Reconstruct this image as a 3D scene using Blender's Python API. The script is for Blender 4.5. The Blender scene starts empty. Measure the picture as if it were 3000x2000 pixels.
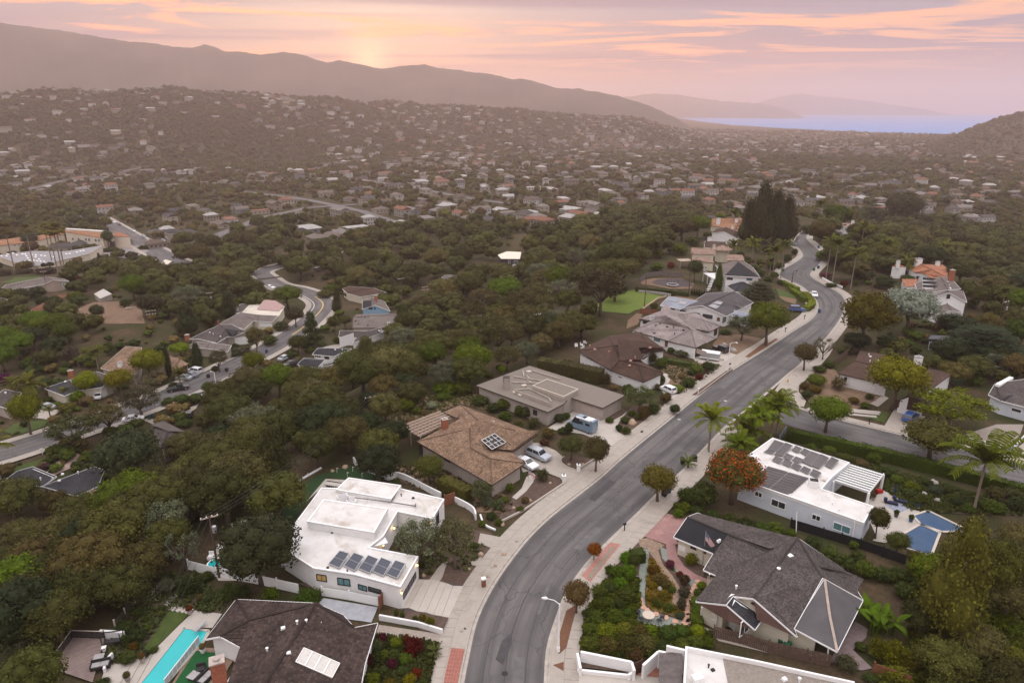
import bpy,math,random
import numpy as np
from mathutils import Vector,Matrix
R=math.radians
rnd=random.Random(7)
scene=bpy.context.scene
col=scene.collection

# ---------------------------------------------------------------- camera
CAMZ=60.0
PITCH=math.atan((1000-311)/2000.0)
FPX=2000.0
cam_data=bpy.data.cameras.new('camera');cam=bpy.data.objects.new('camera',cam_data);col.objects.link(cam)
cam_data.sensor_width=36.0;cam_data.lens=24.0;cam_data.clip_start=0.5;cam_data.clip_end=60000
cam.location=(0,0,CAMZ);cam.rotation_euler=(math.pi/2-PITCH,0,0)
scene.camera=cam

# ---------------------------------------------------------------- sky, sun, exposure
SUN_AZ=math.radians(-11.0)
SUN_EL=math.radians(8.0)
world=bpy.data.worlds.new('World');scene.world=world;world.use_nodes=True
def build_world():
 nt=world.node_tree;nt.nodes.clear()
 N=nt.nodes.new;L=nt.links.new
 def math_(op,a,b=None,clamp=False):
  n=N('ShaderNodeMath');n.operation=op;n.use_clamp=clamp
  for i,v in enumerate((a,b)):
   if v is None:continue
   if isinstance(v,(int,float)):n.inputs[i].default_value=v
   else:L(v,n.inputs[i])
  return n.outputs[0]
 def mix(f,a,b,mode='MIX'):
  n=N('ShaderNodeMix');n.data_type='RGBA';n.blend_type=mode
  for s,v in((n.inputs[0],f),(n.inputs[6],a),(n.inputs[7],b)):
   if isinstance(v,(int,float)):s.default_value=v
   elif isinstance(v,tuple):s.default_value=(*v,1)
   else:L(v,s)
  return n.outputs[2]
 def ramp(f,stops):
  n=N('ShaderNodeValToRGB');el=n.color_ramp.elements
  n.color_ramp.interpolation='EASE'
  while len(el)<len(stops):el.new(0.5)
  for e,(p,c)in zip(el,stops):e.position=p;e.color=(*c,1)
  L(f,n.inputs[0]);return n.outputs[0]
 tc=N('ShaderNodeTexCoord');sep=N('ShaderNodeSeparateXYZ');L(tc.outputs['Generated'],sep.inputs[0])
 x,y,z=sep.outputs
 el=math_('MAXIMUM',z,0.0)
 sky=N('ShaderNodeTexSky');sky.sky_type='NISHITA';sky.sun_disc=False
 sky.sun_elevation=SUN_EL;sky.sun_rotation=SUN_AZ;sky.altitude=200;sky.dust_density=3.0
 # closeness to the sunken sun
 dp=N('ShaderNodeVectorMath');dp.operation='DOT_PRODUCT';L(tc.outputs['Generated'],dp.inputs[0])
 dp.inputs[1].default_value=(math.sin(SUN_AZ)*math.cos(R(3)),math.cos(SUN_AZ)*math.cos(R(3)),math.sin(R(3)))
 sunny=math_('MULTIPLY',math_('ADD',dp.outputs['Value'],1.0),0.5)
 wide=math_('POWER',math_('MAXIMUM',sunny,0.0),9.0)
 tight=math_('POWER',math_('MAXIMUM',sunny,0.0),6000.0)
 # clear dusk sky: warm low band towards the sun, lavender to the side, blue grey overhead
 side=ramp(el,[(0.0,(0.46,0.33,0.36)),(0.035,(0.52,0.35,0.36)),(0.07,(0.34,0.27,0.40)),(0.13,(0.38,0.42,0.56)),(0.4,(0.66,0.65,0.69)),(1.0,(0.64,0.65,0.71))])
 warm=ramp(el,[(0.0,(0.80,0.36,0.24)),(0.05,(0.78,0.34,0.27)),(0.09,(0.48,0.31,0.34)),(0.14,(0.46,0.40,0.46)),(0.4,(0.72,0.65,0.66)),(1.0,(0.64,0.65,0.71))])
 clear=mix(math_('MULTIPLY',wide,0.95,True),side,warm)
 nish=mix(1.0,sky.outputs[0],(0.1,0.1,0.1),'MULTIPLY')
 clear=mix(0.08,clear,nish)
 # streaky high cloud on a flat deck: direction projected to a plane, stretched across the view
 inv=math_('DIVIDE',1.0,math_('ADD',el,0.035))
 cv=N('ShaderNodeCombineXYZ');L(math_('MULTIPLY',x,inv),cv.inputs[0]);L(math_('MULTIPLY',y,inv),cv.inputs[1])
 mp=N('ShaderNodeMapping');mp.inputs['Rotation'].default_value=(0,0,R(12));mp.inputs['Scale'].default_value=(0.34,0.60,1);mp.inputs['Location'].default_value=(3.1,0.4,0)
 L(cv.outputs[0],mp.inputs[0])
 n1=N('ShaderNodeTexNoise');n1.inputs['Scale'].default_value=1.0;n1.inputs['Detail'].default_value=6;n1.inputs['Roughness'].default_value=0.62;n1.inputs['Distortion'].default_value=0.9
 L(mp.outputs[0],n1.inputs['Vector'])
 mp2=N('ShaderNodeMapping');mp2.inputs['Rotation'].default_value=(0,0,R(-9));mp2.inputs['Scale'].default_value=(0.16,0.5,1);mp2.inputs['Location'].default_value=(1.2,7.4,0)
 L(cv.outputs[0],mp2.inputs[0])
 n2=N('ShaderNodeTexNoise');n2.inputs['Scale'].default_value=0.9;n2.inputs['Detail'].default_value=6;n2.inputs['Roughness'].default_value=0.5;n2.inputs['Distortion'].default_value=0.5
 L(mp2.outputs[0],n2.inputs['Vector'])
 def sm(v,a,b):
  n=N('ShaderNodeMapRange');n.interpolation_type='SMOOTHSTEP'
  n.inputs['From Min'].default_value=a;n.inputs['From Max'].default_value=b;L(v,n.inputs['Value']);return n.outputs['Result']
 lowfade=sm(el,0.025,0.07)
 grey=math_('MULTIPLY',sm(n2.outputs[0],0.44,0.60),math_('MULTIPLY',lowfade,0.8))
 lit=math_('MULTIPLY',sm(n1.outputs[0],0.50,0.61),lowfade)
 greycol=mix(wide,(0.34,0.31,0.44),(0.42,0.27,0.32))
 litcol=mix(wide,(0.92,0.52,0.36),(1.8,0.72,0.30))
 high=sm(el,0.12,0.42)
 greycol=mix(high,greycol,(0.52,0.51,0.55));litcol=mix(high,litcol,(0.92,0.88,0.86))
 c=mix(grey,clear,greycol)
 c=mix(lit,c,litcol)
 glow=mix(math_('MULTIPLY',tight,1.0,True),c,(2.0,1.25,0.6))
 bg=N('ShaderNodeBackground');bg.inputs['Strength'].default_value=1.0
 lum=math_('MULTIPLY_ADD',math_('MULTIPLY',el,el),3.1);lum.node.inputs[2].default_value=1.0
 cc=N('ShaderNodeCombineXYZ');[L(lum,s)for s in cc.inputs]
 L(mix(1.0,glow,cc.outputs[0],'MULTIPLY'),bg.inputs['Color'])
 out=N('ShaderNodeOutputWorld');L(bg.outputs[0],out.inputs[0])
build_world();world.cycles.sampling_method='MANUAL';world.cycles.sample_map_resolution=512
sun_d=bpy.data.lights.new('sun','SUN');sun=bpy.data.objects.new('sun',sun_d);col.objects.link(sun)
sun_d.energy=0.6;sun_d.angle=R(25);sun_d.color=(1.0,0.68,0.50)
sun.rotation_euler=(math.pi/2-SUN_EL,0,math.pi-SUN_AZ)
scene.view_settings.view_transform='Standard';scene.view_settings.look='None'
scene.view_settings.exposure=0.0;scene.view_settings.gamma=1.0
cy=scene.cycles
cy.max_bounces=5;cy.diffuse_bounces=3;cy.glossy_bounces=2;cy.transmission_bounces=2;cy.volume_bounces=1;cy.transparent_max_bounces=4
cy.use_denoising=True;cy.caustics_reflective=False;cy.caustics_refractive=False
cy.volume_step_rate=4.0

# ---------------------------------------------------------------- pixel <-> place
_cp,_sp=math.cos(PITCH),math.sin(PITCH)
def ray(px,py):
 u=(px-1500)/FPX;v=(1000-py)/FPX
 return np.array([u,_cp+v*_sp,-_sp+v*_cp])
def V(px,py,z=0.0):
 d=ray(px,py);t=(z-CAMZ)/d[2]
 return Vector((d[0]*t,d[1]*t,z))
def pix(p):
 x,y,z=p[0],p[1],p[2]-CAMZ
 f=y*_cp-z*_sp;u=y*_sp+z*_cp
 return(1500+FPX*x/f,1000-FPX*u/f,f)
def lerp(a,b,t):return a+(b-a)*t
def sstep(a,b,x):
 t=np.clip((x-a)/(b-a),0,1);return t*t*(3-2*t)

# ---------------------------------------------------------------- mesh helpers
class MB:
 def __init__(s):s.v=[];s.f=[];s.m=[];s.cur=0
 def face(s,pts):
  i=len(s.v);s.v+=[tuple(p)for p in pts];s.f.append(tuple(range(i,i+len(pts))));s.m.append(s.cur)
 def add(s,vs,fs):
  i=len(s.v);s.v+=[tuple(p)for p in vs]
  for f in fs:s.f.append(tuple(i+k for k in f));s.m.append(s.cur)
 def box(s,c,d,rz=0.0,taper=1.0):
  hx,hy,hz=d[0]/2,d[1]/2,d[2]/2;ca,sa=math.cos(rz),math.sin(rz);vs=[]
  for k,t in((-1,1.0),(1,taper)):
   for sx,sy in((-1,-1),(1,-1),(1,1),(-1,1)):
    x,y=sx*hx*t,sy*hy*t
    vs.append((c[0]+x*ca-y*sa,c[1]+x*sa+y*ca,c[2]+k*hz))
  s.add(vs,[(3,2,1,0),(4,5,6,7),(0,1,5,4),(1,2,6,5),(2,3,7,6),(3,0,4,7)])
 def beam(s,a,b,w,h):
  a=Vector(a);b=Vector(b);d=(b-a).normalized();up=Vector((0,0,1))
  if abs(d.z)>0.95:up=Vector((1,0,0))
  sd=d.cross(up).normalized();up=sd.cross(d)
  vs=[]
  for p in(a,b):
   for i,j in((-1,-1),(1,-1),(1,1),(-1,1)):vs.append(p+sd*(i*w/2)+up*(j*h/2))
  s.add(vs,[(0,1,2,3),(7,6,5,4),(0,4,5,1),(1,5,6,2),(2,6,7,3),(3,7,4,0)])
 def prism(s,poly,z0,z1):
  n=len(poly);a=sum(poly[i][0]*poly[(i+1)%n][1]-poly[(i+1)%n][0]*poly[i][1]for i in range(n))
  if a<0:poly=poly[::-1]
  vs=[(p[0],p[1],z0)for p in poly]+[(p[0],p[1],z1)for p in poly]
  s.add(vs,[tuple(range(n-1,-1,-1)),tuple(range(n,2*n))]+[(i,(i+1)%n,n+(i+1)%n,n+i)for i in range(n)])
 def tube(s,path,rad,n=6,cap=True):
  path=[Vector(p)for p in path]
  if not isinstance(rad,(list,tuple)):rad=[rad]*len(path)
  i0=len(s.v)
  for k,p in enumerate(path):
   d=(path[min(k+1,len(path)-1)]-path[max(k-1,0)]).normalized()
   a=d.orthogonal().normalized()if abs(d.z)>0.9 else d.cross(Vector((0,0,1))).normalized()
   b=d.cross(a)
   for j in range(n):
    t=2*math.pi*j/n;s.v.append(tuple(p+(a*math.cos(t)+b*math.sin(t))*rad[k]))
  for k in range(len(path)-1):
   for j in range(n):
    j2=(j+1)%n;s.f.append((i0+k*n+j,i0+k*n+j2,i0+(k+1)*n+j2,i0+(k+1)*n+j));s.m.append(s.cur)
  if cap:
   s.f.append(tuple(i0+j for j in range(n-1,-1,-1)));s.m.append(s.cur)
   e=i0+(len(path)-1)*n;s.f.append(tuple(e+j for j in range(n)));s.m.append(s.cur)
 def cyl(s,c,r,h,n=12,r2=None):
  s.tube([(c[0],c[1],c[2]),(c[0],c[1],c[2]+h)],[r,r if r2 is None else r2],n)
 def lathe(s,c,prof,n=12):
  s.tube([(c[0],c[1],c[2]+z)for z,r in prof],[max(r,0.001)for z,r in prof],n)
 def mesh(s,name,mats,off=(0,0,0),smooth=False):
  me=bpy.data.meshes.new(name)
  o=Vector(off)
  me.from_pydata([(p[0]-o.x,p[1]-o.y,p[2]-o.z)for p in s.v],[],s.f)
  if not isinstance(mats,(list,tuple)):mats=[mats]
  for m in mats:me.materials.append(m)
  if len(mats)>1:me.polygons.foreach_set('material_index',s.m)
  if smooth:me.polygons.foreach_set('use_smooth',[True]*len(me.polygons))
  me.update();return me
def wloc(o):
 p=Vector((0,0,0))
 while o is not None:p+=o.location;o=o.parent
 return p
def link(name,data,parent=None,loc=(0,0,0),**kw):
 o=bpy.data.objects.new(name,data);col.objects.link(o);o.location=loc
 if parent is not None:o.parent=parent
 for k,v in kw.items():o[k]=v
 return o
def part(name,mb,mat,parent,smooth=False,local=False,**kw):
 if not mb.f:return None
 return link(name,mb.mesh(name,mat,(0,0,0)if local else wloc(parent),smooth),parent,**kw)
LABELS={}
def thing(name,label,cat,loc=(0,0,0),rz=0.0,group=None):
 o=bpy.data.objects.new(name,None);col.objects.link(o);o.empty_display_size=0.3
 o.location=loc;o.rotation_euler=(0,0,rz);o['label']=label;o['category']=cat
 if group:o['group']=group
 return o
def tag(o,label,cat,group=None):
 o['label']=label;o['category']=cat
 if group:o['group']=group
 return o
def solo(name,mb,mat,label,cat,loc=None,group=None,smooth=False):
 loc=Vector(mb.v[0])if loc is None else Vector(loc)
 return tag(link(name,mb.mesh(name,mat,loc,smooth),None,loc),label,cat,group)
def copy_tree(o,parent=None):
 c=o.copy();col.objects.link(c);c.parent=parent
 for ch in o.children:copy_tree(ch,c)
 return c
# ---------------------------------------------------------------- materials
MATS={}
def mat(name,c,rough=0.8,var=0.25,scale=1.5,c2=None,bump=0.0,bscale=None,spec=0.25,metal=0.0,emit=None,local=False,detail=5,stain=None,trans=None):
 if name in MATS:return MATS[name]
 m=bpy.data.materials.new(name);m.use_nodes=True;nt=m.node_tree;N=nt.nodes.new;L=nt.links.new
 b=nt.nodes['Principled BSDF'];b.inputs['Roughness'].default_value=rough;b.inputs['Specular IOR Level'].default_value=spec;b.inputs['Metallic'].default_value=metal
 if local:tc=N('ShaderNodeTexCoord');pos=tc.outputs['Object']
 else:tc=N('ShaderNodeNewGeometry');pos=tc.outputs['Position']
 n=N('ShaderNodeTexNoise');n.inputs['Scale'].default_value=scale;n.inputs['Detail'].default_value=detail;n.inputs['Roughness'].default_value=0.6;L(pos,n.inputs['Vector'])
 r=N('ShaderNodeMapRange');r.inputs['From Min'].default_value=0.3;r.inputs['From Max'].default_value=0.7;L(n.outputs[0],r.inputs['Value'])
 mx=N('ShaderNodeMix');mx.data_type='RGBA';L(r.outputs[0],mx.inputs[0])
 if c2 is None:c2=tuple(k*(1-var)for k in c);c1=tuple(min(1,k*(1+var*0.5))for k in c)
 else:c1=c
 mx.inputs[6].default_value=(*c1,1);mx.inputs[7].default_value=(*c2,1)
 res=mx.outputs[2]
 if stain:
  n2=N('ShaderNodeTexNoise');n2.inputs['Scale'].default_value=stain[1];n2.inputs['Detail'].default_value=8;n2.inputs['Roughness'].default_value=0.65;n2.inputs['Distortion'].default_value=0.8;L(pos,n2.inputs['Vector'])
  r2=N('ShaderNodeMapRange');r2.inputs['From Min'].default_value=stain[2];r2.inputs['From Max'].default_value=stain[2]+0.13;r2.inputs['To Max'].default_value=0.8;L(n2.outputs[0],r2.inputs['Value'])
  m2=N('ShaderNodeMix');m2.data_type='RGBA';L(r2.outputs[0],m2.inputs[0]);L(res,m2.inputs[6]);m2.inputs[7].default_value=(*stain[0],1);res=m2.outputs[2]
 L(res,b.inputs['Base Color'])
 if bump:
  nb=N('ShaderNodeTexNoise');nb.inputs['Scale'].default_value=bscale or scale*8;nb.inputs['Detail'].default_value=4;L(pos,nb.inputs['Vector'])
  bp=N('ShaderNodeBump');bp.inputs['Strength'].default_value=bump;bp.inputs['Distance'].default_value=0.05;L(nb.outputs[0],bp.inputs['Height']);L(bp.outputs[0],b.inputs['Normal'])
 if emit:b.inputs['Emission Color'].default_value=(*emit[0],1);b.inputs['Emission Strength'].default_value=emit[1]
 MATS[name]=m;return m
def shingle(name,c,cw=0.35,ch=0.18,var=0.35,rough=0.9,mortar=0.55,patch=0.25,seam=0.02):
 if name in MATS:return MATS[name]
 m=bpy.data.materials.new(name);m.use_nodes=True;nt=m.node_tree;N=nt.nodes.new;L=nt.links.new
 b=nt.nodes['Principled BSDF'];b.inputs['Roughness'].default_value=rough;b.inputs['Specular IOR Level'].default_value=0.2
 uv=N('ShaderNodeUVMap');uv.uv_map='UVMap'
 br=N('ShaderNodeTexBrick');br.inputs['Scale'].default_value=1.0;br.inputs['Brick Width'].default_value=cw;br.inputs['Row Height'].default_value=ch
 br.inputs['Mortar Size'].default_value=seam;br.inputs['Bias'].default_value=0.0;br.inputs['Mortar Smooth'].default_value=0.3
 br.inputs['Color1'].default_value=(*[min(1,k*(1+var))for k in c],1);br.inputs['Color2'].default_value=(*[k*(1-var)for k in c],1);br.inputs['Mortar'].default_value=(*[k*mortar for k in c],1)
 L(uv.outputs[0],br.inputs['Vector'])
 g=N('ShaderNodeNewGeometry');n=N('ShaderNodeTexNoise');n.inputs['Scale'].default_value=0.35;n.inputs['Detail'].default_value=7;n.inputs['Roughness'].default_value=0.65;L(g.outputs['Position'],n.inputs['Vector'])
 r=N('ShaderNodeMapRange');r.inputs['From Min'].default_value=0.3;r.inputs['From Max'].default_value=0.7;r.inputs['To Min'].default_value=1-patch;r.inputs['To Max'].default_value=1+patch;L(n.outputs[0],r.inputs['Value'])
 hs=N('ShaderNodeMix');hs.data_type='RGBA';hs.blend_type='MULTIPLY';hs.inputs[0].default_value=1.0;L(br.outputs['Color'],hs.inputs[6]);L(r.outputs[0],hs.inputs[7])
 L(hs.outputs[2],b.inputs['Base Color'])
 bp=N('ShaderNodeBump');bp.inputs['Strength'].default_value=0.5;bp.inputs['Distance'].default_value=0.03;bp.invert=True;L(br.outputs['Fac'],bp.inputs['Height']);L(bp.outputs[0],b.inputs['Normal'])
 MATS[name]=m;return m
def foliage(name,trans=0.12,hue=0.02):
 if name in MATS:return MATS[name]
 m=bpy.data.materials.new(name);m.use_nodes=True;nt=m.node_tree;N=nt.nodes.new;L=nt.links.new
 b=nt.nodes['Principled BSDF'];b.inputs['Roughness'].default_value=0.75;b.inputs['Specular IOR Level'].default_value=0.15
 oi=N('ShaderNodeObjectInfo');at=N('ShaderNodeAttribute');at.attribute_name='tone'
 hs=N('ShaderNodeHueSaturation');hs.inputs['Saturation'].default_value=1.3;L(oi.outputs['Color'],hs.inputs['Color'])
 mr=N('ShaderNodeMapRange');mr.inputs['To Min'].default_value=0.5-hue;mr.inputs['To Max'].default_value=0.5+hue*0.5;L(oi.outputs['Random'],mr.inputs['Value']);L(mr.outputs[0],hs.inputs['Hue'])
 rv=N('ShaderNodeMath');rv.operation='MULTIPLY';rv.inputs[1].default_value=7.31;L(oi.outputs['Random'],rv.inputs[0])
 fr=N('ShaderNodeMath');fr.operation='FRACT';L(rv.outputs[0],fr.inputs[0])
 mv=N('ShaderNodeMapRange');mv.inputs['To Min'].default_value=0.5;mv.inputs['To Max'].default_value=1.0;L(fr.outputs[0],mv.inputs['Value'])
 mm=N('ShaderNodeMath');mm.operation='MULTIPLY';L(mv.outputs[0],mm.inputs[0]);L(at.outputs['Fac'],mm.inputs[1]);L(mm.outputs[0],hs.inputs['Value'])
 L(hs.outputs[0],b.inputs['Base Color'])
 if trans:
  tr=N('ShaderNodeBsdfTranslucent');L(hs.outputs[0],tr.inputs['Color']);ms=N('ShaderNodeMixShader');ms.inputs[0].default_value=trans
  L(b.outputs[0],ms.inputs[1]);L(tr.outputs[0],ms.inputs[2]);L(ms.outputs[0],nt.nodes['Material Output'].inputs['Surface'])
 MATS[name]=m;return m
def random_paint(name,stops,rough=0.8):
 if name in MATS:return MATS[name]
 m=bpy.data.materials.new(name);m.use_nodes=True;nt=m.node_tree;N=nt.nodes.new;L=nt.links.new
 b=nt.nodes['Principled BSDF'];b.inputs['Roughness'].default_value=rough;b.inputs['Specular IOR Level'].default_value=0.2
 oi=N('ShaderNodeObjectInfo');r=N('ShaderNodeValToRGB');r.color_ramp.interpolation='CONSTANT';el=r.color_ramp.elements
 while len(el)<len(stops):el.new(0.5)
 for k,c in enumerate(stops):el[k].position=k/len(stops);el[k].color=(*c,1)
 mu=N('ShaderNodeMath');mu.operation='MULTIPLY';mu.inputs[1].default_value=3.7+len(name);fr=N('ShaderNodeMath');fr.operation='FRACT'
 L(oi.outputs['Random'],mu.inputs[0]);L(mu.outputs[0],fr.inputs[0]);L(fr.outputs[0],r.inputs[0])
 n=N('ShaderNodeTexNoise');n.inputs['Scale'].default_value=0.6;g=N('ShaderNodeNewGeometry');L(g.outputs['Position'],n.inputs['Vector'])
 mr=N('ShaderNodeMapRange');mr.inputs['From Min'].default_value=0.3;mr.inputs['From Max'].default_value=0.7;mr.inputs['To Min'].default_value=0.8;mr.inputs['To Max'].default_value=1.12;L(n.outputs[0],mr.inputs['Value'])
 mx=N('ShaderNodeMix');mx.data_type='RGBA';mx.blend_type='MULTIPLY';mx.inputs[0].default_value=1;L(r.outputs[0],mx.inputs[6]);L(mr.outputs[0],mx.inputs[7]);L(mx.outputs[2],b.inputs['Base Color'])
 MATS[name]=m;return m
def ground_material():
 m=bpy.data.materials.new('hillside_ground');m.use_nodes=True;nt=m.node_tree;N=nt.nodes.new;L=nt.links.new
 b=nt.nodes['Principled BSDF'];b.inputs['Roughness'].default_value=0.95;b.inputs['Specular IOR Level'].default_value=0.1
 g=N('ShaderNodeNewGeometry')
 def noise(s,d=6,r=0.6):
  n=N('ShaderNodeTexNoise');n.inputs['Scale'].default_value=s;n.inputs['Detail'].default_value=d;n.inputs['Roughness'].default_value=r;L(g.outputs['Position'],n.inputs['Vector']);return n.outputs[0]
 def rmp(f,a,bb):
  r=N('ShaderNodeMapRange');r.inputs['From Min'].default_value=a;r.inputs['From Max'].default_value=bb;L(f,r.inputs['Value']);return r.outputs[0]
 def mx(f,a,bb):
  n=N('ShaderNodeMix');n.data_type='RGBA';L(f,n.inputs[0])
  for s,v in((n.inputs[6],a),(n.inputs[7],bb)):
   if isinstance(v,tuple):s.default_value=(*v,1)
   else:L(v,s)
  return n.outputs[2]
 dirt=mx(rmp(noise(0.5),0.35,0.65),(0.10,0.066,0.04),(0.06,0.04,0.025))
 litter=mx(rmp(noise(0.09),0.4,0.62),dirt,(0.034,0.04,0.013))
 c=mx(rmp(noise(2.5,8,0.7),0.45,0.7),litter,(0.035,0.033,0.015))
 L(c,b.inputs['Base Color'])
 bp=N('ShaderNodeBump');bp.inputs['Strength'].default_value=0.7;bp.inputs['Distance'].default_value=0.25;L(noise(1.6,8,0.7),bp.inputs['Height']);L(bp.outputs[0],b.inputs['Normal'])
 MATS['ground']=m;return m
ASPHALT=mat('asphalt',(0.105,0.098,0.10),0.85,c2=(0.135,0.126,0.126),scale=0.35,bump=0.3,bscale=14,stain=((0.075,0.07,0.072),0.22,0.56))
ASPHALT2=mat('asphalt_patch',(0.125,0.117,0.115),0.85,scale=0.8,bump=0.3,bscale=14)
ASPHALT3=mat('asphalt_seal',(0.062,0.058,0.06),0.8,scale=0.8)
CONC=mat('concrete',(0.361,0.318,0.275),0.85,c2=(0.31,0.271,0.232),scale=0.9,bump=0.15,bscale=20,stain=((0.249,0.215,0.181),0.35,0.56))
CONC2=mat('pale_concrete',(0.43,0.387,0.344),0.85,c2=(0.387,0.344,0.301),scale=0.9,stain=((0.31,0.267,0.232),0.3,0.58))
KERB=mat('kerb_concrete',(0.378,0.335,0.292),0.85,var=0.25,scale=1.2)
WHITE=mat('white_paint',(0.78,0.77,0.76),0.7,var=0.06,scale=0.8)
STUCCO=mat('white_stucco',(0.72,0.71,0.70),0.85,var=0.10,scale=0.5,bump=0.15,bscale=25)
BLUESTUCCO=mat('cool_white_stucco',(0.56,0.59,0.64),0.85,var=0.10,scale=0.5)
CREAM=mat('cream_stucco',(0.55,0.50,0.40),0.85,var=0.1,scale=0.5)
TAUPE=mat('taupe_stucco',(0.357,0.306,0.272),0.85,var=0.12,scale=0.5)
WHITEROOF=mat('white_roof_coating',(0.64,0.62,0.60),0.8,c2=(0.50,0.47,0.44),scale=0.45,detail=9,stain=((0.36,0.30,0.24),0.2,0.53))
GRAVELROOF=mat('gravel_roof',(0.2,0.172,0.144),0.95,c2=(0.16,0.136,0.116),scale=2.5,bump=0.4,bscale=30)
GLASS=mat('window_glass',(0.03,0.035,0.04),0.08,var=0.2,spec=0.8)
TEALGLASS=mat('teal_window_glass',(0.10,0.22,0.24),0.1,var=0.2,spec=0.8)
BLACK=mat('black_metal',(0.018,0.018,0.02),0.5,var=0.2)
WOODDARK=mat('dark_wood',(0.06,0.028,0.0176),0.7,var=0.35,scale=4)
REDWOOD=mat('redwood',(0.22,0.085,0.05),0.75,var=0.35,scale=3)
FENCEWOOD=mat('weathered_fence_wood',(0.13,0.085,0.065),0.85,var=0.4,scale=3)
POLEWOOD=mat('pole_wood',(0.10,0.065,0.05),0.85,var=0.3,scale=2)
BRICK=mat('red_brick',(0.33,0.12,0.07),0.85,var=0.4,scale=6)
STEEL=mat('galvanised_steel',(0.45,0.45,0.46),0.45,var=0.15,metal=0.6)
BARK=mat('bark',(0.12,0.09,0.07),0.95,var=0.4,scale=3,bump=0.5,local=True)
PALEBARK=mat('pale_bark',(0.24,0.19,0.155),0.95,var=0.35,scale=3,bump=0.4,local=True)
SOIL=mat('garden_soil',(0.0638,0.0413,0.0315),0.95,c2=(0.112,0.075,0.0562),scale=1.6,bump=0.5,bscale=9)
DRYSOIL=mat('dry_soil',(0.192,0.124,0.08),0.95,c2=(0.136,0.084,0.0544),scale=0.6,bump=0.5,bscale=5,stain=((0.08,0.068,0.032),0.5,0.56))
MULCH=mat('bark_mulch',(0.176,0.084,0.048),0.95,c2=(0.104,0.052,0.032),scale=6,bump=0.6,bscale=14)
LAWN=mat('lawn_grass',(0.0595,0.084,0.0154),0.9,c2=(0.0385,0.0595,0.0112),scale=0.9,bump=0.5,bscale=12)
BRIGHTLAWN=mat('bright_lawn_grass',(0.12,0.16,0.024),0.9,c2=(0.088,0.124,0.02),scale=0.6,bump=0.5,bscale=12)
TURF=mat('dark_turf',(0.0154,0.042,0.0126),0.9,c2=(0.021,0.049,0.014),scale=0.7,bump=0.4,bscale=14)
GREENCARPET=mat('green_carpet',(0.012,0.085,0.025),0.95,var=0.15,scale=1.2)
FOL=foliage('leaves');
PANELMAT=mat('solar_cells',(0.035,0.04,0.06),0.22,var=0.25,scale=3,spec=0.6)
PANELGREY=mat('matt_solar_cells',(0.10,0.085,0.08),0.4,c2=(0.05,0.045,0.05),scale=0.4,spec=0.4)
# ---------------------------------------------------------------- lie of the land
SEA_Z=-65.0
def wpoly(pts,z=0.0):return np.array([V(p[0],p[1],z)[:2]for p in pts])
def seg_dist(P,line,closed=False):
 n=len(line);best=np.full(len(P),1e9);par=np.zeros(len(P))
 for i in range(n if closed else n-1):
  a=line[i];b=line[(i+1)%n];ab=b-a;l2=max(ab@ab,1e-9)
  t=np.clip(((P-a)@ab)/l2,0,1);d=np.hypot(*(P-a-t[:,None]*ab).T)
  k=d<best;best[k]=d[k];par[k]=i+t[k]
 return best,par
def inside(P,poly):
 r=np.zeros(len(P),bool);n=len(poly);x,y=P[:,0],P[:,1]
 for i in range(n):
  (x0,y0),(x1,y1)=poly[i],poly[(i+1)%n]
  c=(y0>y)!=(y1>y)
  with np.errstate(divide='ignore',invalid='ignore'):
   xi=(x1-x0)*(y-y0)/(y1-y0)+x0
  r^=c&(x<xi)
 return r
# level top of the ridge (outline seen from the air)
PLATEAU=wpoly([(-100,2250),(150,1980),(330,1800),(470,1660),(600,1540),(760,1420),(930,1370),(1080,1260),(1130,1190),(1250,1110),(1420,1060),(1570,1010),(1680,960),
    (1760,870),(1830,800),(1900,770),(1960,720),(2060,690),(2120,640),(2280,620),(2420,655),(2560,720),(2700,770),(2860,850),(2960,900),(3120,980),(3300,1100),(3400,1500),(3300,2300)])
# street in the dip beyond the canyon: centre line with heights
ST2=[(-140,1372,-12.0),(60,1312,-12.0),(200,1266,-12.2),(330,1222,-12.4),(470,1170,-12.6),(600,1113,-13.0),(700,1066,-13.3),(800,1015,-13.8),(880,965,-14.6),(935,915,-15.5),(945,888,-16.5),(915,866,-17.5),(870,850,-18.5),(815,838,-19.3),(780,815,-20.0),(770,795,-20.5),(860,770,-21.0),(960,744,-22),(1090,700,-24)]
def smooth_line(P,n=8):
 P=[np.array(p,float)for p in P];out=[]
 for i in range(len(P)-1):
  p0,p1,p2,p3=P[max(i-1,0)],P[i],P[i+1],P[min(i+2,len(P)-1)]
  for k in range(n):
   t=k/n;out.append(0.5*(2*p1+(p2-p0)*t+(2*p0-5*p1+4*p2-p3)*t*t+(3*p1-p0-3*p2+p3)*t**3))
 out.append(P[-1]);return np.array(out)
ST2W=smooth_line([tuple(V(*p))for p in ST2],6)
ST3=[(290,640,-26),(345,672,-26),(400,705,-26),(470,745,-25.5),(530,775,-25)]
ST3W=smooth_line([tuple(V(*p))for p in ST3],6)
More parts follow.
